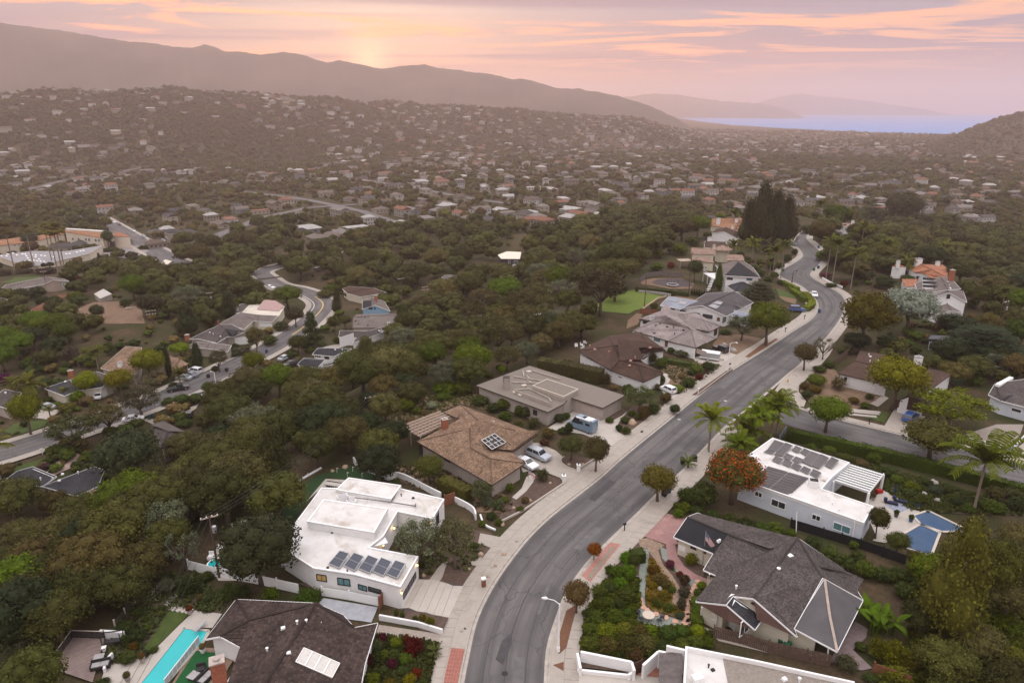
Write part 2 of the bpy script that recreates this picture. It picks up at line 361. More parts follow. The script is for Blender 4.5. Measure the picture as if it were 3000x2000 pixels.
CTRL=[(300,1500,-20),(50,1750,-14),(50,1600,-17),(450,1560,-14),(600,1400,-17),(800,1300,-13),(700,1200,-15),(900,1150,-12),(1020,1250,-7),(1150,1050,-10),(1300,950,-11),(1450,930,-9),(1300,850,-14),(1500,780,-13),(1700,720,-11),(1600,860,-9),(1900,640,-12),(1200,760,-20),
  (150,1420,-12.5),(420,1290,-12.5),(300,1050,-11),(100,950,-12.5),(60,1120,-11.8),(420,930,-9),(330,900,-10),(150,830,-13),(30,860,-13),(270,870,-12),(560,1000,-11.5),(700,920,-14),(620,880,-13),(1060,960,-13.5),(1080,890,-17),(950,1010,-13),
  (50,740,-25),(300,740,-25),(180,760,-25),(420,690,-26),(430,750,-25),(250,800,-21),(500,800,-20),(600,760,-22),(700,800,-21),(800,720,-26),(1000,680,-27),(1250,640,-28),(1500,640,-20),(1500,600,-30),(1750,600,-24),(0,640,-28),(200,620,-29),(600,640,-29),(900,600,-31),
  (2000,580,-20),(2200,580,-18),(2450,600,-20),(2600,620,-22),(2900,680,-20),(3000,760,-16),(3000,620,-27),(2800,590,-30),(3200,800,-14),(-300,1500,-15),(-300,1000,-12),(-300,800,-22),(-400,1250,-12)]
CW=np.array([tuple(V(a,b,z))for a,b,z in CTRL])
# brow of the wooded hill across the town and the low hill by the sea
RIV=np.array([(-700,285),(-300,276),(0,268),(115,258),(319,258),(446,254),(497,246),(574,255),(689,265),(829,273),(957,281),(1052,293),(1180,297),(1339,307),(1500,316),(1564,322),(1660,333),(1819,337),(1946,345),(2100,360)],float)
RHILL=np.array([(2640,452),(2711,440),(2770,418),(2826,392),(2870,370),(2903,355),(2954,340),(3000,331),(3100,322),(3300,315),(3600,325)],float)
def az_el(px,py):
 d=ray(px,py);return math.atan2(d[0],d[1]),d[2]/math.hypot(d[0],d[1])
RIV_AE=np.array([az_el(*p)for p in RIV]);RH_AE=np.array([az_el(*p)for p in RHILL])
COAST=[(1900,346),(1990,350),(2050,357),(2150,366),(2300,377),(2450,385),(2560,392),(2660,398),(3000,404),(3400,410)]
CO=np.array([(math.atan2(V(a,b,SEA_Z).x,V(a,b,SEA_Z).y),V(a,b,SEA_Z).xy.length)for a,b in COAST])
_wr=np.random.default_rng(3);_wk=[(_wr.uniform(-1,1,2),_wr.uniform(0,6.28),s)for s in(1/30,1/55,1/90,1/200,1/420)]
def wob(P):
 return sum(np.sin((P@k)*(2*math.pi*s*1.3)+ph)*(0.012/s)for k,ph,s in _wk)
def ground_exact(P):
 P=np.atleast_2d(np.asarray(P,float))[:,:2]
 d=np.hypot(P[:,0],P[:,1]);az=np.arctan2(P[:,0],P[:,1])
 far=np.interp(d,[0,500,900,2000,4500,9000],[-28,-29,-33,-45,-62,-62])+wob(P)*0.35*sstep(500,900,d)
 # hills
 re=np.interp(az,RIV_AE[:,0],RIV_AE[:,1]);cd=2150+350*np.sin(az*3)
 top=CAMZ+re*cd-8
 rise=np.where(d<cd,sstep(0,1,(d-cd+620)/620)**1.1,1-0.5*sstep(0,1,(d-cd)/1200))
 hill=far+np.maximum(top-far,0)*rise*sstep(0,1,(RIV_AE[-1,0]-az)/0.12)+wob(P)*0.9*rise*(d<cd+800)*(az<0.2)
 rh=np.interp(az,RH_AE[:,0],RH_AE[:,1],left=-0.2);rd=2300.0
 rtop=CAMZ+rh*rd-7
 rr=np.where(d<rd,sstep(1750,rd,d),1-sstep(rd+250,rd+1100,d))*sstep(RH_AE[0,0],RH_AE[2,0],az)
 far=np.maximum(hill,far+np.maximum(rtop-far,0)*rr)
 w=1/(((P[:,None,:]-CW[None,:,:2])**2).sum(2)+60)**1.6
 near=(w*CW[:,2]).sum(1)/w.sum(1)
 z=lerp(near,far,sstep(430,640,d))
 sd,par=seg_dist(P,ST2W[:,:2]);z=lerp(np.interp(par,np.arange(len(ST2W)),ST2W[:,2]),z,sstep(9,34,sd))
 sd,par=seg_dist(P,ST3W[:,:2]);z=lerp(np.interp(par,np.arange(len(ST3W)),ST3W[:,2]),z,sstep(8,30,sd))
 pd,_=seg_dist(P,PLATEAU,True);ins=inside(P,PLATEAU)
 z=np.where(ins,0.0,lerp(np.minimum(-0.02*pd,0),z,sstep(2,38,pd)))
 ca=np.interp(az,CO[:,0],CO[:,1],left=60000.0);z=np.where(az>CO[0,0],lerp(z,SEA_Z-12,sstep(-180,120,d-ca)),z)
 return z
_TA=np.linspace(R(-62),R(62),520);_TD=np.concatenate([np.geomspace(6,60,40)[:-1],np.geomspace(60,700,420)[:-1],np.geomspace(700,9500,190)]);_LD=np.log(_TD)
_A,_D=np.meshgrid(_TA,_TD);_PP=np.stack([np.sin(_A)*_D,np.cos(_A)*_D],-1).reshape(-1,2)
_TZ=np.concatenate([ground_exact(c)for c in np.array_split(_PP,60)]).reshape(_A.shape)
def ground(P):
 P=np.atleast_2d(np.asarray(P,float));d=np.log(np.maximum(np.hypot(P[:,0],P[:,1]),6.01));a=np.arctan2(P[:,0],P[:,1])
 fa=np.clip((a-_TA[0])/(_TA[1]-_TA[0]),0,len(_TA)-1.001);fd=np.clip(np.interp(d,_LD,np.arange(len(_LD))),0,len(_LD)-1.001)
 i=fd.astype(int);j=fa.astype(int);u=fd-i;v=fa-j
 return(_TZ[i,j]*(1-u)+_TZ[i+1,j]*u)*(1-v)+(_TZ[i,j+1]*(1-u)+_TZ[i+1,j+1]*u)*v
def gz(x,y):return float(ground([(x,y)])[0])
def on_ground(px,py,off=0.0):
 d=ray(px,py);h=math.hypot(d[0],d[1]);t=np.geomspace(30,9000,500)/h
 for _ in range(3):
  P=np.outer(t,d);zz=P[:,2]+CAMZ-ground(P)-off;i=int(np.argmax(zz<0))
  if zz[i]>=0:i=len(t)-1
  i=max(i,1);t=np.linspace(t[i-1],t[i],24)
 b=t[12];return Vector((b*d[0],b*d[1],CAMZ+b*d[2]-off))
def grid_mesh(name,P,nu,nv,m,smooth=True):
 me=bpy.data.meshes.new(name);i=np.arange(nu*nv).reshape(nv,nu)
 q=np.stack([i[:-1,:-1],i[:-1,1:],i[1:,1:],i[1:,:-1]],-1).reshape(-1,4)
 me.vertices.add(len(P));me.vertices.foreach_set('co',P.astype(np.float32).ravel())
 me.loops.add(q.size);me.loops.foreach_set('vertex_index',q.ravel().astype(np.int32))
 me.polygons.add(len(q));me.polygons.foreach_set('loop_start',np.arange(0,q.size,4,dtype=np.int32));me.polygons.foreach_set('loop_total',np.full(len(q),4,np.int32))
 me.polygons.foreach_set('use_smooth',np.full(len(q),smooth));me.materials.append(m);me.update(calc_edges=True);return me
def build_land():
 P=_PP;z=_TZ.ravel()-0.06;az=_TA;d=_TD
 me=grid_mesh('ground',np.column_stack([P,z]),len(az),len(d),ground_material())
 link('ground',me,kind='structure')
build_land()
def build_sea():
 m=bpy.data.materials.new('sea_water');m.use_nodes=True;nt=m.node_tree;N=nt.nodes.new;L=nt.links.new
 b=nt.nodes['Principled BSDF'];b.inputs['Base Color'].default_value=(0.09,0.27,0.60,1);b.inputs['Roughness'].default_value=0.5;b.inputs['Specular IOR Level'].default_value=0.15
 g=N('ShaderNodeNewGeometry');n=N('ShaderNodeTexNoise');n.inputs['Scale'].default_value=0.02;n.inputs['Detail'].default_value=8;L(g.outputs['Position'],n.inputs['Vector'])
 bp=N('ShaderNodeBump');bp.inputs['Strength'].default_value=1.0;bp.inputs['Distance'].default_value=14.0;L(n.outputs[0],bp.inputs['Height']);L(bp.outputs[0],b.inputs['Normal'])
 az=np.linspace(R(-20),R(60),60);d=np.geomspace(2000,13500,30);A,D=np.meshgrid(az,d)
 P=np.stack([np.sin(A)*D,np.cos(A)*D,np.full_like(A,SEA_Z)],-1).reshape(-1,3)
 link('sea',grid_mesh('sea',P,len(az),len(d),m),kind='structure')
build_sea()
# far ranges: ridge lines read off the horizon, given a distance and folded flanks
def fold_noise(a,b,s,seed):
 r=np.random.default_rng(seed);v=np.zeros_like(a)
 for o in range(3):
  k=2**o;ph=r.uniform(0,6.28,4);v+=(np.sin(a*s*k+ph[0]+1.3*np.sin(b*2*k+ph[1]))*np.cos(b*3*k+ph[2]+np.sin(a*s*k*0.6+ph[3])))/k
 return v
def build_range(name,sky,dist,depth,m,seed,base=SEA_Z,amp=0.13):
 px=np.linspace(sky[0][0],sky[-1][0],420);py=np.interp(px,[s[0]for s in sky],[s[1]for s in sky])
 jit=np.random.default_rng(seed);py=py+np.convolve(jit.normal(0,1.6,420),np.ones(3)/3,'same')
 ae=np.array([az_el(a,b)for a,b in zip(px,py)]);nv=44
 t=np.linspace(0,1,nv);rows=[]
 for tt in t:
  d=dist-depth*(1-tt);top=CAMZ+ae[:,1]*dist
  n=fold_noise(ae[:,0],np.full(len(px),tt),26,seed)
  prof=tt**1.35 if name=='mountains' else tt
  h=base+(top-base)*np.clip(prof+amp*n*math.sin(math.pi*tt)**0.8*(1.4-tt),0,0.97 if tt<1 else 1)
  d2=d+depth*0.05*n*math.sin(math.pi*tt)
  rows.append(np.stack([np.sin(ae[:,0])*d2,np.cos(ae[:,0])*d2,h],-1))
 rows.append(np.stack([np.sin(ae[:,0])*(dist+depth*0.6),np.cos(ae[:,0])*(dist+depth*0.6),np.full(len(px),base)],-1))
 link(name,grid_mesh(name,np.concatenate(rows),len(px),len(rows),m),kind='structure')
SCRUB=mat('mountain_scrub',(0.03,0.03,0.022),0.95,c2=(0.09,0.07,0.05),scale=0.004,detail=10,bump=0.6,bscale=0.02)
build_range('mountains',[(-900,60),(-400,52),(0,67),(178,90),(351,119),(459,128),(510,139),(568,140),(599,128),(657,149),(701,152),(759,161),(829,153),(893,163),(957,184),(995,177),(1052,188),(1116,203),(1180,194),(1243,189),(1307,204),(1371,209),(1448,220),(1500,231),(1525,231),(1570,241),(1627,258),(1698,262),(1755,270),(1820,284),(1880,302),(1930,322),(1980,345),(2020,372),(2060,400)],3500,1000,SCRUB,5)
build_range('far_mountains',[(1700,300),(1800,287),(1857,281),(1914,274),(1997,279),(2074,292),(2163,300),(2220,302),(2300,318),(2360,345)],9500,1200,SCRUB,9)
build_range('island_mountains',[(2150,322),(2220,301),(2278,285),(2342,274),(2393,282),(2457,287),(2552,297),(2622,309),(2720,322),(2800,340)],12500,900,SCRUB,14)
def build_haze():
 b=MB();b.box((0,6500,(SEA_Z-14+420)/2),(36000,18000,420-SEA_Z+14))
 m=bpy.data.materials.new('haze_air');m.use_nodes=True;nt=m.node_tree
 nt.nodes.remove(nt.nodes['Principled BSDF']);v=nt.nodes.new('ShaderNodeVolumePrincipled')
 v.inputs['Color'].default_value=(1.0,0.80,0.77,1);v.inputs['Density'].default_value=1.85e-4;v.inputs['Anisotropy'].default_value=0.55;v.inputs['Density Attribute'].default_value='';v.inputs['Temperature Attribute'].default_value='';m.cycles.homogeneous_volume=True
 nt.links.new(v.outputs[0],nt.nodes['Material Output'].inputs['Volume'])
 link('haze',b.mesh('haze',m),kind='stuff')
build_haze()
# ---------------------------------------------------------------- plants
def nrm(a):return a/np.maximum(np.linalg.norm(a,axis=-1,keepdims=True),1e-9)
_us=[]
for i in range(1,5):
 for j in range(8):
  t=math.pi*i/5;p=2*math.pi*j/8;_us.append((math.sin(t)*math.cos(p),math.sin(t)*math.sin(p),math.cos(t)))
_us=np.array(_us+[(0,0,1),(0,0,-1)])
_uf=[(i*8+j,(i+1)*8+j,(i+1)*8+(j+1)%8,i*8+(j+1)%8)for i in range(3)for j in range(8)]
_uc=[(32,j,(j+1)%8)for j in range(8)]+[(33,24+(j+1)%8,24+j)for j in range(8)]
def leafy(name,lobes,n,size,seed,core=0.66,up=0.25,jitter=0.7,m=None,tri=False,tonevar=0.42,tones=None,shell=(0.8,1.07)):
 g=np.random.default_rng(seed);L=np.array(lobes,float)
 w=(L[:,3]*L[:,4]+L[:,4]*L[:,5]+L[:,3]*L[:,5]);k=g.choice(len(L),n,p=w/w.sum())
 d=g.normal(size=(n,3));d[:,2]=d[:,2]+up*np.abs(d[:,2]);d=nrm(d)
 r=g.uniform(shell[0],shell[1],(n,1));bump=1+0.12*np.sin(d[:,:1]*7+k[:,None])*np.sin(d[:,1:2]*6+2*k[:,None])
 p=L[k,:3]+d*L[k,3:6]*r*bump
 nn=nrm(d/L[k,3:6]*L[k,3:6].mean(1,keepdims=True)+g.normal(size=(n,3))*jitter)
 t=nrm(np.cross(nn,g.normal(size=(n,3))));b=np.cross(nn,t)
 s=size*g.uniform(0.6,1.4,(n,1));a=g.uniform(0.45,0.8,(n,1))
 if tri:vs=np.stack([p-t*s,p+t*s*0.8+b*s*a,p+t*s*0.5-b*s*a],1);q=3
 else:vs=np.stack([p-t*s,p-b*s*a,p+t*s,p+b*s*a],1);q=4
 lt=g.uniform(1-tonevar*0.5,1+tonevar*0.5,len(L))[k]*g.uniform(1-tonevar,1+tonevar,n)
 if tones is not None:lt=lt*np.array(tones)[k]
 V_=[vs.reshape(-1,3)];loops=np.arange(n*q);tot=[np.full(n,q)];tone=[lt];base=n*q;lp=[loops]
 if core:
  for l in L:
   V_.append(l[:3]+_us*l[3:6]*core*(1+0.1*g.normal(size=(34,1))))
   for f in(_uf,_uc):
    f=np.array(f)+base;lp.append(f.ravel());tot.append(np.full(len(f),f.shape[1]));tone.append(np.full(len(f),0.9))
   base+=34
 V_=np.concatenate(V_);lp=np.concatenate(lp);tot=np.concatenate(tot);tone=np.concatenate(tone)
 me=bpy.data.meshes.new(name);me.vertices.add(len(V_));me.vertices.foreach_set('co',V_.astype(np.float32).ravel())
 me.loops.add(len(lp));me.loops.foreach_set('vertex_index',lp.astype(np.int32));me.polygons.add(len(tot))
 st=np.concatenate([[0],np.cumsum(tot)[:-1]]);me.polygons.foreach_set('loop_start',st.astype(np.int32));me.polygons.foreach_set('loop_total',tot.astype(np.int32))
 me.update(calc_edges=True);at=me.attributes.new('tone','FLOAT','FACE');at.data.foreach_set('value',tone.astype(np.float32))
 me.materials.append(m or FOL);return me
def toned(me,val=1.0,var=0.2,seed=1):
 at=me.attributes.new('tone','FLOAT','FACE');g=np.random.default_rng(seed);at.data.foreach_set('value',(val*g.uniform(1-var,1+var,len(me.polygons))).astype(np.float32));return me
def limbs(name,seed,h0=0.42,spread=0.3,top=0.75,n=6,r=0.035,lean=0.04,m=None,sub=True):
 g=random.Random(seed);b=MB();lx,ly=g.uniform(-lean,lean),g.uniform(-lean,lean)
 b.tube([(0,0,-0.04),(lx*0.4,ly*0.4,h0*0.5),(lx,ly,h0)],[r*1.35,r,r*0.8],7)
 for k in range(n):
  a=2*math.pi*k/n+g.uniform(-0.4,0.4);s=spread*g.uniform(0.6,1.05);e=g.uniform(0.85,1.1)*top
  z0=h0*g.uniform(0.72,0.98);p1=(lx+math.cos(a)*s*0.45,ly+math.sin(a)*s*0.45,lerp(z0,e,0.45));p2=(lx+math.cos(a)*s,ly+math.sin(a)*s,e)
  b.tube([(lx,ly,z0),p1,p2],[r*0.6,r*0.4,r*0.14],5)
  if sub:
   for q in range(2):
    a2=a+g.uniform(-0.9,0.9);b.tube([p1,(p1[0]+math.cos(a2)*s*0.5,p1[1]+math.sin(a2)*s*0.5,p1[2]+g.uniform(0.08,0.2))],[r*0.3,r*0.08],4)
 return b.mesh(name,m or BARK,smooth=True)
def lob(seed,n,rx,rz,zc,r0,r1,flat=0.85,inner=True):
 g=random.Random(seed);out=[(0,0,zc,rx*0.62,rx*0.62,rz*0.7)]if inner else[]
 for i in range(n):
  u=(i+0.5)/n;th=math.acos(1-1.75*u);ph=i*2.39996+g.uniform(-0.4,0.4);q=g.uniform(0.72,1.0);rr=g.uniform(r0,r1)
  out.append((math.sin(th)*math.cos(ph)*(rx-rr)*q,math.sin(th)*math.sin(ph)*(rx-rr)*q,zc+math.cos(th)*(rz-rr*flat)*q,rr,rr,rr*flat))
 return out
ARCH={}
def arch(kind,crowns,trunks):ARCH[kind]=(crowns,trunks)
arch('oak',[leafy('crown',lob(s,17+s%4,0.52,0.36,0.60,0.15,0.23),7600,0.017,s)for s in range(1,7)],[limbs('trunk',s,0.34,0.32,0.66)for s in(1,2,3)])
arch('round',[leafy('crown',lob(20+s,15,0.5,0.33,0.66,0.17,0.25,0.9),6500,0.018,20+s)for s in range(3)],[limbs('trunk',20+s,0.42,0.25,0.7,r=0.03)for s in range(2)])
arch('airy',[leafy('crown',lob(30+s,22,0.52,0.34,0.62,0.09,0.16,0.7,False),5200,0.016,30+s,core=0.35,jitter=1.0,shell=(0.3,1.15))for s in range(4)],[limbs('trunk',30+s,0.3,0.40,0.74,n=8,r=0.028)for s in range(2)])
arch('sparse',[leafy('crown',lob(36+s,16,0.52,0.32,0.64,0.07,0.13,0.7,False),2000,0.016,36+s,core=0,jitter=1.0,shell=(0.2,1.2))for s in range(2)],[limbs('trunk',36+s,0.28,0.44,0.8,n=10,r=0.024)for s in range(2)])
arch('tall',[leafy('crown',[(g.uniform(-.22,.22)*(1.1-z),g.uniform(-.22,.22)*(1.1-z),z,r,r,r*1.1)for g in[random.Random(40+s)]for z,r in[(0.3+0.65*k/17,0.27-0.13*(k/17))for k in range(18)]],7200,0.016,40+s)for s in range(3)],[limbs('trunk',40,0.45,0.2,0.85,r=0.025)])
arch('pine',[leafy('crown',[((0.34*(1-0.8*u)*math.cos(a+u*9)),(0.34*(1-0.8*u)*math.sin(a+u*9)),0.16+0.82*u,0.17*(1.15-0.85*u),0.17*(1.15-0.85*u),0.07)for k in range(9)for u in[k/8.5]for a in(0,2.1,4.2)]+[(0,0,0.5,0.12,0.12,0.45)],7600,0.015,50+s,core=0.6,jitter=0.9)for s in range(2)],[limbs('trunk',50,0.7,0.15,0.8,r=0.022,sub=False)])
arch('cedar',[leafy('crown',[(math.cos(a)*rr,math.sin(a)*rr,z,0.20,0.20,0.028)for z,n,rr in((0.3,7,0.32),(0.42,7,0.33),(0.54,6,0.28),(0.66,5,0.22),(0.78,4,0.15),(0.9,3,0.07))for j in range(n)for a in[6.283*j/n+z*7]],7000,0.016,60,core=0.5,jitter=0.5)],[limbs('trunk',60,0.7,0.3,0.8,n=9,r=0.025)])
arch('cypress',[leafy('crown',[(0,0,0.08+0.9*k/9,r,r,0.1)for k,r in enumerate((0.36,0.42,0.45,0.45,0.42,0.38,0.32,0.26,0.18,0.09))],3600,0.022,65,core=0.8,jitter=0.4)],[limbs('trunk',65,0.2,0.05,0.3,n=2,r=0.04,sub=False)])
arch('ball',[leafy('crown',lob(70+s,16,0.5,0.47,0.5,0.2,0.28,0.95),4200,0.022,70+s,jitter=0.5)for s in range(2)],[])
arch('bush',[leafy('crown',lob(75+s,13,0.52,0.5,0.45,0.14,0.25,0.95),3000,0.028,75+s,jitter=0.8)for s in range(4)],[])
arch('fluffy',[leafy('crown',lob(80+s,12,0.52,0.5,0.45,0.14,0.24,0.95),1800,0.035,80+s,jitter=1.2,core=0.45,shell=(0.4,1.25))for s in range(2)],[])
LOWTREE=[leafy('crown',lob(90+s,9,0.52,0.42,0.52,0.2,0.3),420,0.055,90+s,core=0.8)for s in range(5)]
def frond_mesh(name,n,droop,length,seed,width=0.10,rise=(0.1,1.2),fan=False,skirt=0):
 g=random.Random(seed);b=MB()
 for k in range(n):
  a=k*2.39996+g.uniform(-0.2,0.2);el=g.uniform(*rise);ln=length*g.uniform(0.8,1.1);pts=[];d=Vector((math.cos(a)*math.cos(el),math.sin(a)*math.cos(el),math.sin(el)));p=Vector((0,0,0));sd=Vector((-math.sin(a),math.cos(a),0))
  if fan:
   c=p+d*ln*0.5
   for q in range(9):
    t=(q-4)*0.33;dd=(d*math.cos(t)+sd*math.sin(t));e=c+dd*ln*0.52+Vector((0,0,-0.12*ln));w=d.cross(sd).cross(dd).normalized()*ln*0.06
    b.face([c,c+dd*ln*0.3+w,e,c+dd*ln*0.3-w])
   b.face([p-sd*0.008,c-sd*0.004,c+sd*0.004,p+sd*0.008]);continue
  st=8
  for q in range(st+1):
   pts.append(p.copy());p=p+d*(ln/st);d=(d+Vector((0,0,-droop/st*(0.5+q/st*1.3)))).normalized()
  for q in range(st):
   u0=q/st;w=width*length*(0.35+1.6*u0*(1.15-u0))*1.6
   dd=(pts[q+1]-pts[q]);dn=Vector((0,0,-1))*w*0.45
   for s_ in(-1,1):
    for h in(0.0,0.5):
     o=pts[q].lerp(pts[q+1],h);b.face([o,o+dd*0.42,o+dd*0.8+sd*(s_*w)+dn*g.uniform(0.7,1.3),o+dd*0.45+sd*(s_*w*0.9)+dn*g.uniform(0.8,1.4)])
 for k in range(skirt):
  a=g.uniform(0,6.28);b.face([(math.cos(a)*0.02,math.sin(a)*0.02,0),(math.cos(a+.3)*.13,math.sin(a+.3)*.13,-g.uniform(.1,.3)),(math.cos(a)*.1,math.sin(a)*.1,-g.uniform(.3,.45)),(math.cos(a-.3)*.13,math.sin(a-.3)*.13,-g.uniform(.1,.3))])
 return toned(b.mesh(name,FOL),1.0,0.3,seed)
PALMF=[frond_mesh('fronds',26,1.5,1.0,s)for s in(1,2,3)]
FANF=[frond_mesh('fronds',46,0.5,0.75,s,rise=(-0.7,1.35),fan=True,skirt=26)for s in(4,5)]
CYCAD=[frond_mesh('fronds',22,0.9,1.0,s,rise=(0.25,1.3),width=0.07)for s in(6,7)]
def palm_trunk(bulge=0.0,m=None):
 b=MB();b.tube([(0.02*math.sin(k*0.9),0.0,k/8)for k in range(9)],[1.25,1.05,1.0,0.97,0.95,0.93,0.9,0.9+bulge,0.8][:9],8);
 return b
def spiky(name,n,seed,w=0.06,rise=(0.15,1.4)):
 g=random.Random(seed);b=MB()
 for k in range(n):
  a=k*2.39996;el=g.uniform(*rise);d=Vector((math.cos(a)*math.cos(el),math.sin(a)*math.cos(el),math.sin(el)));s_=Vector((-math.sin(a),math.cos(a),0))*w;l=0.5*g.uniform(0.8,1.15)
  b.face([Vector((0,0,0.03))-s_*0.5,d*l*0.5-s_*0.8,d*l+Vector((0,0,-0.05)),d*l*0.5+s_*0.8])
 return toned(b.mesh(name,FOL),1,0.25,seed)
SPIKE=[spiky('blades',34,3),spiky('blades',46,4,0.035),spiky('blades',60,5,0.02,(0.6,1.5))]
def banana_leaves():
 g=random.Random(8);b=MB()
 for k in range(30):
  x,y=g.uniform(-.3,.3),g.uniform(-.3,.3);a=g.uniform(0,6.28);el=g.uniform(0.5,1.35);p=Vector((x,y,g.uniform(0.25,0.6)));d=Vector((math.cos(a)*math.cos(el),math.sin(a)*math.cos(el),math.sin(el)));s_=Vector((-math.sin(a),math.cos(a),0))
  b.tube([(x,y,0),p],0.012,4)
  prev=p;ws=(0.01,0.075,0.085,0.06,0.01)
  for q in range(4):
   nx=prev+d*0.12;dn=Vector((0,0,-0.35*1));
   for sg in(-1,1):b.face([prev,nx,nx+s_*sg*ws[q+1]+Vector((0,0,-0.03)),prev+s_*sg*ws[q]+Vector((0,0,-0.03))])
   prev=nx;d=(d+Vector((0,0,-0.28))).normalized()
 return toned(b.mesh('leaves',FOL),1,0.25,9)
BANANA=banana_leaves()
OAKC=(0.066,0.068,0.024);OLIVE=(0.11,0.10,0.045);GREEN=(0.085,0.115,0.026);LIME=(0.16,0.19,0.03);GREY=(0.13,0.14,0.09);DARK=(0.032,0.042,0.018);BROWN=(0.10,0.083,0.036);RED=(0.34,0.06,0.02);SILVER=(0.20,0.22,0.18);GOLD=(0.15,0.135,0.03);PURPLE=(0.12,0.045,0.055)
_cnt={}
def plant(kind,loc,w,h,c,name,label,cat,group=None,var=None,rz=None,parts=True,tb=None):
 crowns,trunks=ARCH[kind];k=_cnt.get(kind,0);_cnt[kind]=k+1
 cm=crowns[(k if var is None else var)%len(crowns)];rz=rnd.uniform(0,6.28)if rz is None else rz
 if not trunks or not parts:
  o=link(name,cm,None,loc);o.scale=(w,w,h);o.rotation_euler[2]=rz;o.color=(*c,1);return tag(o,label,cat,group)
 t=thing(name,label,cat,loc,rz,group);t.scale=(w,w,h)
 cr=link('crown',cm,t);cr.color=(*c,1)
 tk=link('trunk',trunks[k%len(trunks)],t)
 if tb:tk.material_slots[0].link='OBJECT';tk.material_slots[0].material=tb
 return t
def tree(px,py,wpx,hpx,kind,c,label,name=None,group=None,z=None,**kw):
 p=V(px,py,z)if z is not None else on_ground(px,py)
 s=pix(p)[2]/FPX;ce=math.cos(PITCH)
 nm=name or{'oak':'oak_tree','round':'street_tree','airy':'olive_tree','sparse':'bare_tree','tall':'tall_tree','pine':'pine_tree','cedar':'cedar_tree','cypress':'cypress_tree'}.get(kind,'shrub')
 w=wpx*s;h=max(hpx*s*1.12-w*0.12,w*0.5)if kind not in('ball','bush','fluffy')else max(hpx*s*1.0,0.2)
 return plant(kind,p,w,h,c,nm,label,'tree' if kind not in('ball','bush','fluffy')else 'shrub',group,**kw)
def shrub(px,py,wpx,hpx,c,label,kind='bush',group=None,z=0.0,name=None):
 return tree(px,py,wpx,hpx,kind,c,label,name=name,group=group,z=z)
PALM_TR={}
def palm(px,py,tpy,wpx,label,kind='feather',c=(0.12,0.15,0.03),z=None,group='palm trees',r=0.17,tpx=None,bark=None):
 p=V(px,py,z)if z is not None else on_ground(px,py)
 d=ray(px,tpy);h=max(CAMZ+d[2]*(p.y/d[1])-p.z,1.0);s=pix(p)[2]/FPX
 t=thing('palm_tree',label,'palm',p,rnd.uniform(0,6.28),group)
 key=(kind,round(r,2))
 if key not in PALM_TR:PALM_TR[key]=palm_trunk(0.25 if kind=='feather' else 0).mesh('trunk',PALEBARK,smooth=True)
 tk=link('trunk',PALM_TR[key],t);tk.scale=(r,r,h)
 fr=link('fronds',(PALMF if kind=='feather' else FANF)[int(px)%(3 if kind=='feather' else 2)],t,(0,0,h));L=wpx*s/(1.45 if kind=='feather' else 1.25);fr.scale=(L,L,L);fr.color=(*c,1)
 return t
def spike(px,py,wpx,c,label,k=0,z=0.0,hs=1.0,group='spiky garden plants'):
 p=V(px,py,z)if z is not None else on_ground(px,py);s=wpx*pix(p)[2]/FPX
 o=link('spiky_plant',SPIKE[k],None,p);o.scale=(s,s,s*hs);o.rotation_euler[2]=rnd.uniform(0,6);o.color=(*c,1);return tag(o,label,'plant',group)
def cycad(px,py,wpx,label,c=(0.09,0.11,0.03),z=0.0,h=0.5):
 p=V(px,py,z);s=wpx*pix(p)[2]/FPX/1.5
 t=thing('cycad_plant',label,'plant',p);b=MB();b.lathe(p,[(0,0.22),(h,0.2)],8);part('trunk',b,BARK,t)
 f=link('fronds',CYCAD[int(px)%2],t,(0,0,h));f.scale=(s,s,s);f.color=(*c,1);return t
def leaf_strip(name,line,w,h,seed,dens,size,c,top=0.0,core_inset=0.12,lump=0.12):
 g=np.random.default_rng(seed);P=np.array([tuple(p)for p in line],float);seg=np.diff(P,axis=0);ln=np.hypot(seg[:,0],seg[:,1]);T=ln.sum();n=int(T*dens*(2*h+w))
 k=g.choice(len(ln),n,p=ln/T);t=g.uniform(0,1,n)[:,None];base=P[k]+seg[k]*t;sd=np.stack([-seg[k,1],seg[k,0],np.zeros(n)],1)/ln[k,None]
 q=g.uniform(0,2*h+w,n);ox=np.where(q<h,-w/2,np.where(q<2*h,w/2,q-2*h-w/2));oz=np.where(q<h,q,np.where(q<2*h,q-h,h))
 ox=ox+lump*np.sin(base[:,0]*1.7+base[:,1])+g.normal(0,0.06,n);oz=oz+(lump*np.sin(base[:,0]*1.1-base[:,1]*1.3)+g.normal(0,0.06,n))*(oz>h*0.3)
 p=base+sd*ox[:,None];p[:,2]+=oz
 nn=nrm(sd*np.sign(ox)[:,None]*(np.abs(ox)>w*0.4)[:,None]+np.array([0,0,1.0])*(oz>h*0.8)[:,None]+g.normal(size=(n,3))*0.6)
 tt=nrm(np.cross(nn,g.normal(size=(n,3))));bb=np.cross(nn,tt);s=size*g.uniform(0.6,1.4,(n,1))
 vs=np.stack([p-tt*s,p-bb*s*0.6,p+tt*s,p+bb*s*0.6],1).reshape(-1,3)
 b=MB()
 for i in range(len(P)-1):
  a0,b0=Vector(P[i]),Vector(P[i+1]);up=Vector((0,0,h/2-core_inset/2));b.beam(a0+up,b0+up,w-2*core_inset,h-core_inset)
 i0=len(b.v);b.v+=[tuple(x)for x in vs];b.f+=[(i0+4*i,i0+4*i+1,i0+4*i+2,i0+4*i+3)for i in range(n)];b.m+=[0]*n
 o=P[0];me=toned(b.mesh(name,FOL,o),1.0,0.35,seed);ob=link(name,me,None,o);ob.color=(*c,1);return ob
